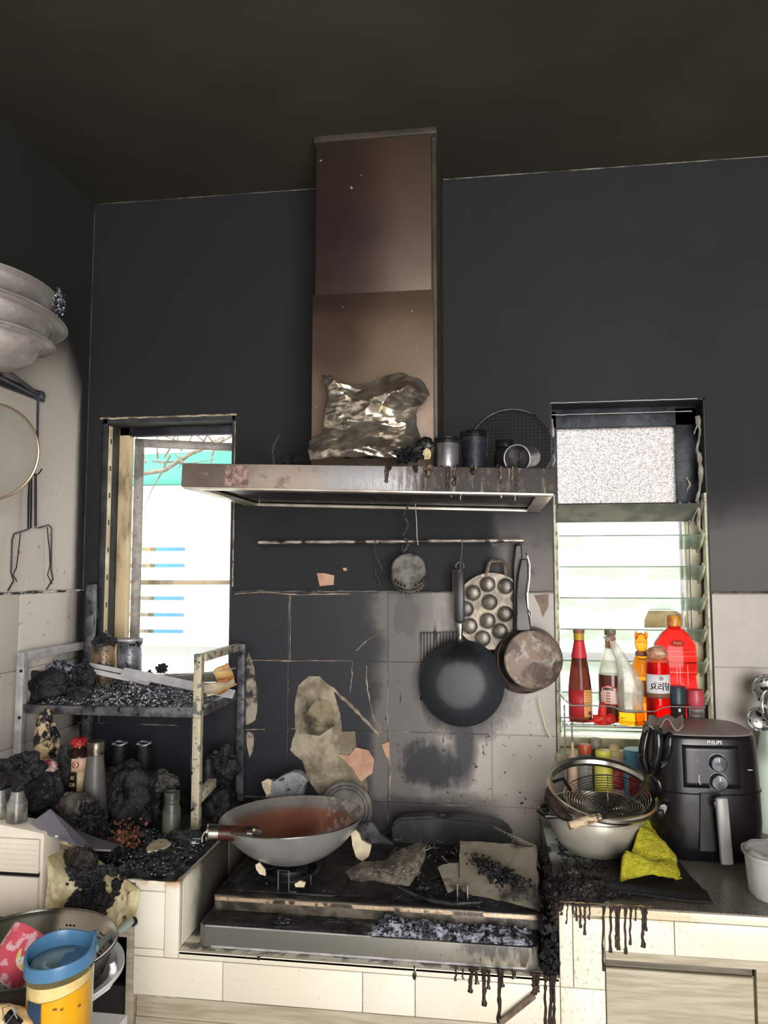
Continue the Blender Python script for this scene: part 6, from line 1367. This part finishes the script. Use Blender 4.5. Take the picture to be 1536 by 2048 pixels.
# big red jug
t, r, h = bot('syrup_jug', 'big red moulded jug with an orange cap, tallest on the wire rack', 1306, 1388, 1228, -.048)
b = MB(); b.lathe([(0, 0), (r*.95, 0), (r, .008), (r, h*.30), (r*.93, h*.42), (r*1.0, h*.46), (r*1.0, h*.60), (r*.98, h*.62), (r*.98, h*.66), (r*.95, h*.72), (r*.62, h*.82), (r*.32, h*.87), (r*.30, h*.90), (0, h*.90)], 48, sy=.62, n=3); b.build('jug_body', 'red_liq', t)
b = MB(); b.lathe([(r*.30, h*.885), (r*.36, h*.89), (r*.36, h*.955), (r*.30, h*.99), (r*.15, h), (0, h)], 28); b.build('jug_cap', M('orange_yellow_cap', (224, 160, 60), (190, 110, 50), rough=.35, ns=30, trans=.2), t)
b = MB(); b.lathe([(0, 0), (.016, 0), (.016, .002), (0, .002)], 28, Matrix.Translation((.0, -r*.60, h*.735)) @ Matrix.Rotation(R(70), 4, 'X') @ Matrix.Diagonal((1.2, .55, 1, 1))); b.build('oval_badge', M('badge', (176, 40, 36), rough=.3), t)
text('백설탕', .008, 'label_tan', t, (0, -r*.60-.0035, h*.735), (R(70), 0, 0), name='badge_lettering')
b = MB()
for zz in (.615, .66, .47): b.tube([(x_*r, -r*.62*(1-abs(x_)**3)**(1/3)-.0005, h*zz) for x_ in [-.9+.1*i for i in range(19)]], .0012, 6)
for (x_, w_) in ((-.25, .3), (.3, .22)): b.tube([(x_*r-w_*r, -r*.62, h*.34), (x_*r-w_*r, -r*.63, h*.54), (x_*r+w_*r*.6, -r*.63, h*.54), (x_*r+w_*r*.6, -r*.62, h*.34)], .0012, 6)
b.build('moulded_ribs', M('ribred', (255, 110, 100), rough=.2), t)
# korean syrup jar in front
t, r, h = bot('syrup_jar', 'red-filled jar with crumpled cap and white label with Korean lettering', 1290, 1336, 1287, -.098)
b = MB(); b.lathe([(0, 0), (r*.95, 0), (r, .006), (r, h*.33), (r*.985, h*.345), (r*.985, h*.64), (r, h*.66), (r*.96, h*.68), (r, h*.70), (r*.9, h*.79), (r*.8, h*.80), (0, h*.80)], 36); b.build('jar_body', 'red_liq', t)
b = MB(); b.lump((0, 0, h*.88), (r*.86, r*.8, h*.10), 4, .22, 3, 2, .5); b.build('crumpled_cap', M('capwrap', (226, 196, 170), (196, 140, 110), rough=.3, trans=.3, ns=30), t)
b = MB(); b.lathe([(r*.95, h*.775), (r*1.03, h*.78), (r*.95, h*.80), (r*.7, h*.82)], 32); b.build('cap_ring', M('capring', (232, 120, 80), rough=.35, trans=.3), t)
label_patch(r, h*.355, h*.63, -75, 75, 'label_white', t); label_patch(r+.0004, h*.34, h*.40, -75, 75, 'browncap', t, 'label_band')
text('요리당', .020, 'print_black', t, ((r+.0012)*math.sin(R(3)), -(r+.0012)*math.cos(R(3)), h*.475), (R(90), 0, R(3)), bend=r+.001, name='label_lettering', bold=.0005); text('백설 요리 올리고당', .0042, 'dark_red', t, ((r+.0012)*math.sin(R(3)), -(r+.0012)*math.cos(R(3)), h*.53), (R(90), 0, R(3)), bend=r+.001, name='label_lettering')
b = MB(); b.lathe([(.0036, 0), (.0052, 0), (.0052, .0005), (.0036, .0005)], 20, Matrix.Translation((.003, -r-.0006, h*.585)) @ RX); b.lump((.003, -r-.0006, h*.585), (.0022, .0005, .0018), 1, 0, 2); b.build('label_emblem', 'print_black', t)
t, r, h = bot('pepper_shaker', 'black-capped pepper shaker with BLACK PEPPER lettering in front of the red jug', 1337, 1371, 1372, -.104, cat='shaker')
b = MB(); b.lathe([(0, 0), (r*.9, 0), (r*.9, h*.55), (r*.95, h*.58), (0, h*.58)], 30); b.build('shaker_body', M('pepper_body', (66, 52, 54), rough=.15, trans=.3), t); b = MB(); b.lathe([(r*.96, h*.56), (r*1.02, h*.57), (r*1.0, h*.97), (r*.92, h), (0, h)], 30); b.build('shaker_cap', 'darkcap', t)
text('BLACK', .0075, 'print_white', t, (0, -r*.9-.001, h*.20), bend=r*.9, name='label_lettering', bold=.0002); text('PEPPER', .0055, 'print_white', t, (0, -r*.9-.001, h*.09), bend=r*.9, name='label_lettering')
b = MB(); b.box((0, -r*.9-.001, h*.42), (.006, .001, .008)); b.build('label_emblem', 'print_white', t)
t, r, h = bot('spice_tin', 'low spice tub with a shiny red-pink lid right of the pepper shaker', 1372, 1407, 1379, -.100, cat='tub')
b = MB(); b.lathe([(0, 0), (r*.92, 0), (r*.95, h*.55), (0, h*.55)], 30); b.build('tub_body', M('tub_grey', (150, 144, 140), (90, 80, 80), rough=.35, ns=20, stretch=(1, 1, 5)), t); b = MB(); b.lathe([(r*.97, h*.5), (r*1.0, h*.52), (r*1.0, h*.92), (r*.9, h), (0, h)], 30); b.build('tub_lid', 'pinkred', t)
t = T('melted_scoop', 'shapeless melted red plastic piece on the wire rack between the bottles', 'melted plastic', (at(1203, 1440, -.11).x, -.112, SZ))
q = t.location; b = MB(); b.lump((0, 0, .012), (.026, .012, .014), 7, .4, 3, 2); b.lump((.002, .0, .030), (.011, .009, .026), 3, .25, 3); b.lump((.018, -.004, .014), (.017, .008, .013), 9, .3, 3); b.build('melted_body', 'redplastic', t)
# lower tier
def low(name, label, px0, px1, pyt, Y, capmat, bodymat, caph=.18, cat='bottle', neck=1.0):
    p = at((px0+px1)/2, pyt, Y); r = (px1-px0)/2*mpp(p); zb = .908; h = p.z-zb; t = T(name, label, cat, (p.x, Y, zb))
    b = MB(); b.lathe([(0, 0), (r*1.1*neck, 0), (r*1.15*neck, .006), (r*1.1*neck, h*.7), (r*.9, h*(1-caph)), (0, h*(1-caph))], 28); b.build('bottle_body', bodymat, t)
    b = MB(); b.lathe([(r*.9, h*(1-caph)), (r, h*(1-caph)+.001), (r, h*.97), (r*.9, h), (0, h)], 28); b.build('bottle_cap', capmat, t); return t, r, h
low('sauce_bottle', 'small bottle with a rusty orange screw cap on the lower tier behind the strainer', 1156, 1182, 1488, -.10, 'orangecap', 'sootglass')
low('sauce_bottle', 'bottle with an olive-grey cap on the lower tier', 1177, 1204, 1477, -.06, 'greycap', 'greybottle')
low('squeeze_bottle', 'yellow squeeze bottle on the lower tier seen through the strainer', 1190, 1222, 1500, -.11, 'yellowplastic', 'yellowplastic', .12)
t, r, h = low('storage_tub', 'tub with a light blue lid on the lower tier left of the air fryer', 1247, 1297, 1498, -.08, 'bluecap', 'bluecap', .15, 'tub'); label_patch(r*1.13, h*.1, h*.5, -40, 50, 'label_red', t)
t, r, h = low('seasoning_jar', 'cream domed lid shaped like a small hat on the lower tier', 1208, 1248, 1500, -.07, 'hat', 'label_heinz', .12, 'jar'); b = MB(); b.lump((0, 0, h), (r*.55, r*.55, .016), 1, .05, 3); b.build('lid_dome', 'hat', t); label_patch(r*1.13, h*.2, h*.7, -40, 40, 'label_red', t)
p = at(1145, 1500, -.10); t = T('nozzle_tip', 'small pointed ivory nozzle left of the rusty orange cap', 'nozzle', (p.x, -.10, .908)); b = MB(); h = at(1145, 1484, -.10).z-.908; b.lathe([(0, 0), (.012, 0), (.012, h*.75), (.006, h*.82), (.002, h), (0, h)], 16); b.build('nozzle', 'label_cream', t)
o = MB().bb(.37, .52, .03, .06, 1.30, 1.37).build('cardboard_piece', M('cardboard', (206, 190, 150), (180, 160, 120), rough=.7, ns=14)); bpy.data.objects.remove(o)
b = MB(); b.prism([(p.x, p.z) for p in (at(px, py, .125) for px, py in [(1290, 1240), (1300, 1217), (1345, 1217), (1388, 1242), (1388, 1256), (1290, 1256)])], .01, Matrix.Translation((0, .14, 0)) @ PX); o = b.build('tan_board', M('tanboard', (200, 186, 140), (176, 158, 110), rough=.7, ns=14), smooth=False); put(o, None, 'tan slanted board just outside the louvres above the red jug cap', 'board')

# ------------------------------------------------------------------ stainless pot, strainers
zc = ZTOP+.001
pq = atz(1205, 1735, zc); k = mpp((.235, -.29, .92)); r = 91*k; hh = .108
t = T('stainless_pot', 'speckled stainless pot holding the strainers on the right counter', 'pot', (.2385, -.300, zc+.003))
m['potmat'] = M('pot_steel', (214, 208, 196), (196, 188, 172), rough=.33, metal=.5, ns=7, c3=(52, 44, 38), s3=150, t3=(.68, .71))
b = MB(); b.lathe([(0, 0), (r*.50, 0), (r*.66, .006), (r*.86, .030), (r*.97, .058), (r, .08), (r*.985, hh*.93), (r*1.01, hh*.96), (r*1.02, hh), (r*.98, hh)], 64); b.build('pot_body', 'potmat', t)
b = MB(); b.lathe([(r*.98, hh), (r*.96, hh*.9), (r*.95, .07), (r*.8, .03), (r*.5, .006), (0, .006)], 64); b.build('pot_inside', M('pot_inside', (120, 112, 100), (76, 70, 62), rough=.3, metal=.8, ns=12), t)
b = MB(); b.tube(arc((0, 0, .090), r*1.0, 0, 360, 64, 'xy')[:-1], .0012, 6, closed=True); b.build('pot_seam', 'steel_dirty', t)
for a in (35, 200):
    b = MB(); c_, s_ = math.cos(R(a)), math.sin(R(a)); u_ = Vector((c_, s_, 0)); v_ = Vector((-s_, c_, 0)); z_ = Vector((0, 0, .094))
    b.tube([u_*r*.99+v_*.026+z_, u_*(r+.026)+v_*.022+z_, u_*(r+.026)-v_*.022+z_, u_*r*.99-v_*.026+z_], .005, 8); b.build('pot_handle', 'black', t)
# big strainer
CS = at(1206, 1575, -.31); k = mpp(CS); rs = 111*k
t = T('large_strainer', 'large round mesh strainer with a thick steel rim resting tilted on the pot', 'strainer', CS, (R(17), R(4), 0))
b = MB(); b.lathe([(rs*.90, -.008), (rs*.93, .0), (rs*1.0, .003), (rs*1.01, -.004), (rs*.97, -.012), (rs*.90, -.014), (rs*.90, -.008)], 72); b.build('strainer_rim', 'steel', t)
b = MB(); b.lathe([(rs*.91*math.cos(R(a)), -.010-.065*math.sin(R(a))) for a in range(0, 86, 8)], 56); b.build('strainer_mesh', 'wire', t, wire=.00035)
b = MB(); b.tube([(-rs*.99, -.02, -.006), (-rs*.99-.0, -.055, -.012), (-rs*.80, -rs*.72, -.018), (-rs*.62, -rs*.86, -.020)], [.004, .010, .011, .007], 8)
for v in b.bm.verts: v.co += Vector((0, 0, .004*noise.noise(v.co*90)))
b.build('melted_handle', 'brownmelt' if 'brownmelt' in m else M('brownmelt', (70, 52, 44), (34, 28, 26), rough=.35, ns=40, bump=.5), t)
b = MB(); b.tube([(-rs*.88, .0, .001), (-rs*.70, .01, .006), (-rs*.58, -.02, -.004)], .0045, 8); b.build('rest_loop', 'black_metal', t)
for k_, a in enumerate((-28, -18)):
    b = MB(); b.lump((rs*1.04*math.cos(R(a)), rs*1.04*math.sin(R(a)), -.012), (.008, .007, .012), k_, .3, 3); b.build('clip', 'black' if k_ == 0 else 'fryer_handle', t)
# inner spiral ladle
CI = at(1214, 1592, -.315); k = mpp(CI); ri = 84*k
t = T('spiral_skimmer', 'round spiral-wire skimmer with a scorched wooden handle lying inside the large strainer', 'skimmer', CI, (R(14), R(-3), 0))
b = MB()
for i in range(15):
    f = i/14; rr = ri*(1-f*.84); z = -.035*(1-(rr/ri)**2); b.tube([(rr*math.cos(2*math.pi*j/48), rr*math.sin(2*math.pi*j/48), z) for j in range(48)], .0009 if i else .0016, 5, closed=True)
b.build('spiral_wires', 'steel_bright', t)
b = MB()
for a in (20, 80, 140):
    P = [(ri*x_*math.cos(R(a)), ri*x_*math.sin(R(a)), -.0365*(1-x_*x_)) for x_ in [-1+.2*i for i in range(11)]]; b.tube(P, .001, 5)
b.build('cross_wires', 'steel_bright', t)
b = MB(); A_, B__ = at(1200, 1633, -.432), at(1138, 1652, -.455); b.tube([A_, A_.lerp(B__, .5), B__], [.0085, .0105, .0095], 14); b.build('wooden_handle', M('palewood', (206, 184, 150), (120, 96, 74), rough=.5, ns=30, lo=.48, hi=.6, stretch=(.4, 3, 3)), t, world=True)
b = MB(); b.tube([at(1212, 1624, -.40), A_, A_.lerp(B__, .15)], [.004, .009, .0095], 10); b.build('handle_crust', 'char', t, world=True)
# towel and mat
def cloth(name, label, cat, pts, Y0, mat, fn, nu=50, nv=40, th=.004):
    b = MB(); b.grid(fn, nu, nv); o = b.build(name, mat, solid=th, angle=180); put(o, None, label, cat); return o
def towel(u, v):
    P = [(.262, -.488), (.402, -.462)], [(.290, -.438), (.400, -.405)], [(.325, -.37), (.380, -.345)], [(.342, -.27), (.362, -.25)]
    k = v*3; i = min(int(k), 2); f = k-i; f = f*f*(3-2*f)*.4+f*.6; A0, A1 = P[i]; B0_, B1_ = P[i+1]
    x = (A0[0]*(1-u)+A1[0]*u)*(1-f)+(B0_[0]*(1-u)+B1_[0]*u)*f; y = (A0[1]*(1-u)+A1[1]*u)*(1-f)+(B0_[1]*(1-u)+B1_[1]*u)*f
    z = zc+.010+.040*min(1, math.sin(min(1, v*5)*math.pi/2))*(1-.45*u)+.062*max(0, v-.3)+.009*math.sin(v*11+u*3)*(1-.3*u)
    z += .010*noise.noise(Vector((x*22, y*22, 0)))+.003*noise.noise(Vector((x*80, y*80, 3)))
    z -= .018*max(0, u-.82)/.18
    x += .008*noise.noise(Vector((0, y*25, 4)))*u; y += .006*noise.noise(Vector((x*22, 0, 4)))
    return Vector((x, y, max(z, zc+.008)))
cloth('yellow_towel', 'folded yellow terry towel lying beside the stainless pot', 'towel', None, 0, 'towel', towel, th=.008)
def blackmat(u, v):
    P = [[(.20, -.525), (.30, -.545), (.425, -.575)], [(.24, -.50), (.30, -.50), (.418, -.49)], [(.30, -.42), (.36, -.40), (.400, -.40)], [(.34, -.32), (.355, -.31), (.366, -.29)]]
    k = v*3; i = min(int(k), 2); f = k-i; q = u*2; j = min(int(q), 1); g_ = q-j
    def L2(row): return (row[j][0]*(1-g_)+row[j+1][0]*g_, row[j][1]*(1-g_)+row[j+1][1]*g_)
    a_, c_ = L2(P[i]), L2(P[i+1]); x = a_[0]*(1-f)+c_[0]*f; y = a_[1]*(1-f)+c_[1]*f
    z = zc+.004+.014*math.exp(-((v-.12)/.07)**2)*(1-u*.5)+.012*max(0, u-.8)*5*(.4+v)+.055*max(0, v-.45)
    return Vector((x, y, z))
cloth('black_mat', 'black quilted mat under the yellow towel, curling toward the counter edge', 'mat', None, 0, 'mat', blackmat, th=.005)
heap('charred_crust', 'brown-black charred crust spread on the counter in front of the pot', 'debris', .118, .285, -.585, -.445, zc-.001, .028, 'brownchar2' if 'brownchar2' in m else M('brownchar2', (58, 46, 44), (28, 25, 26), rough=.55, ns=30, bump=.9, c3=(150, 140, 130), s3=120, t3=(.64, .7)), 81, 380, .005, edge=.22, mask=lambda u, v: 1.15-.7*u)
b = MB(); rnd = random.Random(9)
for i in range(240): f = rnd.random(); b.chunk((.122+rnd.gauss(0, .006), -.60+.30*f, zc-.01+rnd.gauss(0, .008)-(.03*rnd.random() if rnd.random() < .4 else 0)), rnd.uniform(.004, .009), rnd)
o = b.build('charred_debris', bpy.data.materials['brownchar2'], angle=30); put(o, 'stuff', 'charred clumps along the left edge of the right counter beside the stove', 'debris')
b = MB(); rnd = random.Random(19)
for i in range(260): b.chunk((.095+.028*rnd.random(), -.595+.12*rnd.random(), ZN+.004+rnd.random()**2*.09), rnd.uniform(.004, .009), rnd)
o = b.build('charred_debris', 'char_dark', angle=30); put(o, 'stuff', 'black char filling the gap between the stove and the right counter', 'debris')
b = MB(); rnd = random.Random(29)
for i in range(160): b.chunk((.15+.10*rnd.random(), -.42+.20*rnd.random(), zc+.003), rnd.uniform(.002, .005), rnd)
o = b.build('soot_flakes', 'char', angle=30); put(o, 'stuff', 'scattered soot flakes on the pale tile left of the pot', 'soot')
lumpo('burnt_pouch', 'small black burnt lump on the counter at the wall, left behind the pot', 'debris', 1098, 1615, -.06, (.022, .014, .008), 'char_dark', 91, .4)

# ------------------------------------------------------------------ air fryer
AX, AY = .487, -.243; ab = .129; SYF = .84
t = T('air_fryer', 'glossy black air fryer with two knobs and a melted left side on the right counter', 'air fryer', (AX, AY, zc), (0, 0, R(2)))
hF = at(1415, 1474, AY-.108).z-zc; 
def fbody(b, prof, seg=72, n=3.2): b.lathe(prof, seg, n=n, sy=SYF)
b = MB(); W_ = ab
fbody(b, [(0, .004), (W_*.86, .004), (W_*.93, .012), (W_*.97, .04), (W_*1.0, .085), (W_*.985, hF*.6), (W_*.955, hF*.86), (W_*.93, hF*.97), (W_*.90, hF*.995), (W_*.88, hF)]); b.build('fryer_body', 'fryer', t)
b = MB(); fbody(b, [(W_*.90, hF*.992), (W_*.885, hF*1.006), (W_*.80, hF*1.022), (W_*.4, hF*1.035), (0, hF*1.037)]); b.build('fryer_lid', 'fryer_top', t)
def onface(z): return -W_*SYF*(1.0-.085*max(0, z/hF-.35))-.0008
b = MB()
zt, zb_ = hF*.93, hF*.60
b.grid(lambda u, v: Vector((-.062+.124*u, onface(zb_+(zt-zb_)*v)-.0006+.02*max(0, abs(u-.5)*2-.0)**6*.2, zb_+(zt-zb_)*v)), 16, 8); b.build('control_panel', 'fryer_panel', t, solid=.002)
for zz, nm in ((hF*.80, 'knob'), (hF*.655, 'knob')):
    b = MB(); mt_ = Matrix.Translation((.012, onface(zz), zz)) @ RX; b.lathe([(.0215, 0), (.0215, .003), (.019, .003), (.0185, .014), (.016, .017), (0, .0175)], 32, mt_); kb = b.build(nm, M('knob_metal', (110, 112, 116), (60, 62, 66), rough=.25, metal=.6, ns=30) if 'knobm' not in m else m['knobm'], t); m['knobm'] = bpy.data.materials['knob_metal']
    b = MB(); b.box((.012, onface(zz)-.018, zz+.009), (.002, .001, .009)); b.build('knob_pointer', 'print_white', kb, world=False)
for o_ in [o for o in bpy.data.objects if o.name.startswith('knob_pointer')]: pass
b = MB(); b.tube(arc((-.030, onface(hF*.8)-.001, hF*.805), .0038, 0, 360, 16)[:-1], .0005, 4, closed=True); b.tube([(-.030, onface(hF*.8)-.0015, hF*.805+.002), (-.030, onface(hF*.8)-.0015, hF*.805), (-.028, onface(hF*.8)-.0015, hF*.805)], .0004, 4); b.box((-.030, onface(hF*.8)-.001, hF*.78), (.007, .0006, .0008)); b.build('timer_symbol', 'print_white', t, smooth=False)
for zz in (hF*.805, hF*.665): b = MB(); b.prism([(-.0025, -.003), (.003, 0), (-.0025, .003)], .0006, Matrix.Translation((-.017, onface(zz)-.0008, zz)) @ RX); b.build('arrow_mark', 'print_white', t, smooth=False)
b = MB(); b.tube([(-.028, onface(hF*.69)-.0012, hF*.70), (-.029, onface(hF*.67)-.0012, hF*.66), (-.026, onface(hF*.65)-.0012, hF*.625)], .001, 5); b.build('thermometer_symbol', 'print_white', t)
b = MB(); b.box((.085, onface(hF*.74)+.004, hF*.745), (.010, .0006, .0014)); b.build('panel_mark', 'print_white', t)
text('PHILIPS', .0105, 'print_white', t, (.008, onface(hF*.955)-.0006, hF*.955), (R(84), 0, 0), name='brand_lettering', bold=.0002)
b = MB(); b.tube([(W_*1.0*math.sin(R(a))*1.0/((abs(math.sin(R(a)))**3.2+abs(math.cos(R(a)))**3.2)**(1/3.2)), -W_*SYF*math.cos(R(a))/((abs(math.sin(R(a)))**3.2+abs(math.cos(R(a)))**3.2)**(1/3.2)), hF*.55) for a in range(-100, 101, 5)], .0012, 5); b.build('drawer_seam', 'black', t)
b = MB(); b.prism([(-.025, -.066), (.025, -.066), (.026, .06), (-.020, .06)], .004, Matrix.Translation((-.008, -W_*SYF-.0005, .10)) @ RX); b.build('drawer_recess', 'black', t)
b = MB(); b.box((.012, -W_*SYF-.030, hF*.31), (.027, .016, .145), Matrix.Rotation(R(-3), 3, 'Y'), .006); b.build('drawer_handle', 'fryer_handle', t)
b = MB(); b.box((.006, -W_*SYF-.014, hF*.50), (.030, .034, .018), bev=.004); b.build('handle_bridge', 'fryer', t)
b = MB()
for P, rr in (([(1300, 1444, -.30), (1290, 1475, -.31), (1286, 1505, -.31), (1288, 1530, -.31), (1300, 1548, -.31)], [.010, .012, .012, .011, .008]), ([(1312, 1448, -.32), (1318, 1478, -.33), (1316, 1505, -.33), (1310, 1530, -.33), (1303, 1550, -.32)], [.012, .014, .012, .010, .008]), ([(1340, 1462, -.33), (1338, 1490, -.335), (1334, 1515, -.33), (1322, 1540, -.32)], [.010, .013, .012, .008]), ([(1302, 1546, -.31), (1318, 1560, -.32), (1326, 1600, -.32)], [.009, .013, .008])):
    b.tube([at(*p) for p in P], rr, 12)
for v in b.bm.verts: v.co += Vector((.004*noise.noise(v.co*50), 0, .004*noise.noise(v.co*50+Vector((7, 7, 7)))))
b.build('melted_side', M('melt_gloss', (20, 20, 22), (120, 122, 120), rough=.12, ns=9, lo=.55, hi=.66), t, world=True, sub=1)
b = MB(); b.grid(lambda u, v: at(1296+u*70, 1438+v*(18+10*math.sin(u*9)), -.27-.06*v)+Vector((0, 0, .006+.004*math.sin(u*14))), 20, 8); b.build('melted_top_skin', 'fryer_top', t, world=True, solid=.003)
# clear container
q = atz(1535, 1808, zc); 
t = T('plastic_tub', 'clear round plastic tub with a loose film on the right counter edge', 'tub', (.585, -.500, zc+.001))
k = mpp(t.location); r = 62*k; h = .085
b = MB(); b.lathe([(0, 0), (r*.84, 0), (r*.9, .004), (r*1.0, h), (r*1.06, h+.002), (r*1.06, h-.004), (r*1.02, h-.006)], 48, n=2.6, sx=1.15); b.build('tub_body', M('tub_plastic', (236, 238, 234), (222, 224, 220), rough=.2, trans=.4, ior=1.2, ns=8, alpha=.5), t, solid=.0012)
b = MB(); b.lathe([(r*1.04, h), (r*.9, h+.008), (r*.6, h+.002), (r*.3, h-.012), (0, h-.018)], 48, n=2.6, sx=1.15)
for v in b.bm.verts: v.co.z += .008*noise.noise(v.co*40)
b.build('loose_film', 'clearplastic', t, solid=.0008)
# utensils hanging at the right edge
for px, py, Y, rp, rot, lab in ((1536, 1380, -.10, 31, (R(70), R(20), 0), 'shiny perforated ladle head at the right picture edge, the upper of two'), (1522, 1438, -.12, 26, (R(110), R(40), 0), 'shiny slotted spoon head at the right picture edge, below the ladle')):
    c = at(px, py, Y); k = mpp(c); r = rp*k; t = T('slotted_spoon', lab, 'spoon', c, rot)
    b = MB(); b.lathe([(r*math.cos(R(a)), -r*.4*math.sin(R(a))) for a in range(0, 90, 11)]+[(0, -r*.4)], 32); b.build('spoon_head', M('spoon_steel', (200, 200, 198), (60, 58, 58), rough=.2, metal=.9, ns=70, lo=.5, hi=.58) if 'spm' not in m else m['spm'], t, solid=.001); m['spm'] = bpy.data.materials['spoon_steel']
    b = MB(); b.tube([(r*.9, 0, 0), (r*1.6, 0, .03), (r*2.0, 0, .16)], .003, 6); b.build('spoon_handle', 'steel_bright', t)
c = at(1540, 1412, -.16); t = T('wire_whisk', 'wire whisk at the right picture edge in front of the ladle heads', 'whisk', c)
b = MB(); k = mpp(c)
for a in range(0, 180, 30):
    b.tube([(18*k*math.cos(R(a))*math.sin(R(s_)), 18*k*math.sin(R(a))*math.sin(R(s_)), -32*k*math.cos(R(s_))*(-1)) for s_ in range(-170, 171, 17)], .0009, 5)
b.build('whisk_wires', 'steel_bright', t)
b = MB(); b.tube([(0, 0, -32*k), (0, 0, -32*k-.10)], .006, 10); b.build('whisk_handle', M('mint', (190, 214, 200), rough=.4), t)
c = at(1530, 1700, -.10); t = T('pale_bottle', 'pale green-white bottle behind the air fryer at the right edge', 'bottle', (at(1542, 1600, -.08).x, -.08, zc)); b = MB(); b.lathe([(0, 0), (.040, 0), (.042, .01), (.036, .16), (.020, .24), (.016, .27), (0, .27)], 28); b.build('bottle_body', M('pale_mint', (206, 222, 206), rough=.4), t)
# ------------------------------------------------------------------ look-alikes named as groups
GROUPS = {'plastic_bowl': 'bowls stacked on the wall shelf', 'burnt_tin': 'tins at the back of the rack shelf', 'grease_filter': 'fallen mesh filters', 'frying_pan': 'frying pans on the rail',
          'burnt_bottle': 'burnt bottles under the rack', 'spice_jar': 'glass jars on the drawer unit', 'metal_strip': 'pale slats on the rack shelf', 'tile_chip': 'cream tile chips around the wok',
          'broken_tile': 'broken tiles on the wall', 'slotted_spoon': 'spoon heads at the right edge', 'white_basin': 'white basins under the colander'}
for o in COL.objects:
    if o.parent is None:
        g_ = GROUPS.get(o.name.split('.')[0])
        if g_ and 'category' in o: o['group'] = g_

# lettering belongs to its label, fittings to the part that carries them
def reparent(names, host):
    for o in list(COL.objects):
        if o.parent is None or o.parent.parent is not None or o.name.split('.')[0] not in names: continue
        hosts = [c for c in o.parent.children if c.name.split('.')[0] == host]
        if hosts and hosts[0] is not o:
            ml = o.matrix_basis.copy(); o.parent = hosts[0]; o.matrix_basis = ml
reparent(('label_lettering', 'label_line', 'label_emblem'), 'paper_label'); reparent(('label_lettering',), 'keystone_label')
reparent(('rivet',), 'handle_plate'); reparent(('hanging_ring', 'handle_end', 'handle_collar'), 'wok_handle'); reparent(('badge_lettering',), 'oval_badge')
reparent(('barcode',), 'barcode_panel'); reparent(('timer_symbol', 'arrow_mark', 'thermometer_symbol', 'panel_mark'), 'control_panel'); reparent(('perforations',), 'colander_bowl'); reparent(('handle_edge',), 'pan_handle')
reparent(('lid_dome',), 'bottle_cap'); reparent(('grease_drip', 'logo', 'grease_stain'), 'canopy'); reparent(('glazing_bar', 'window_pane'), 'sash_frame')
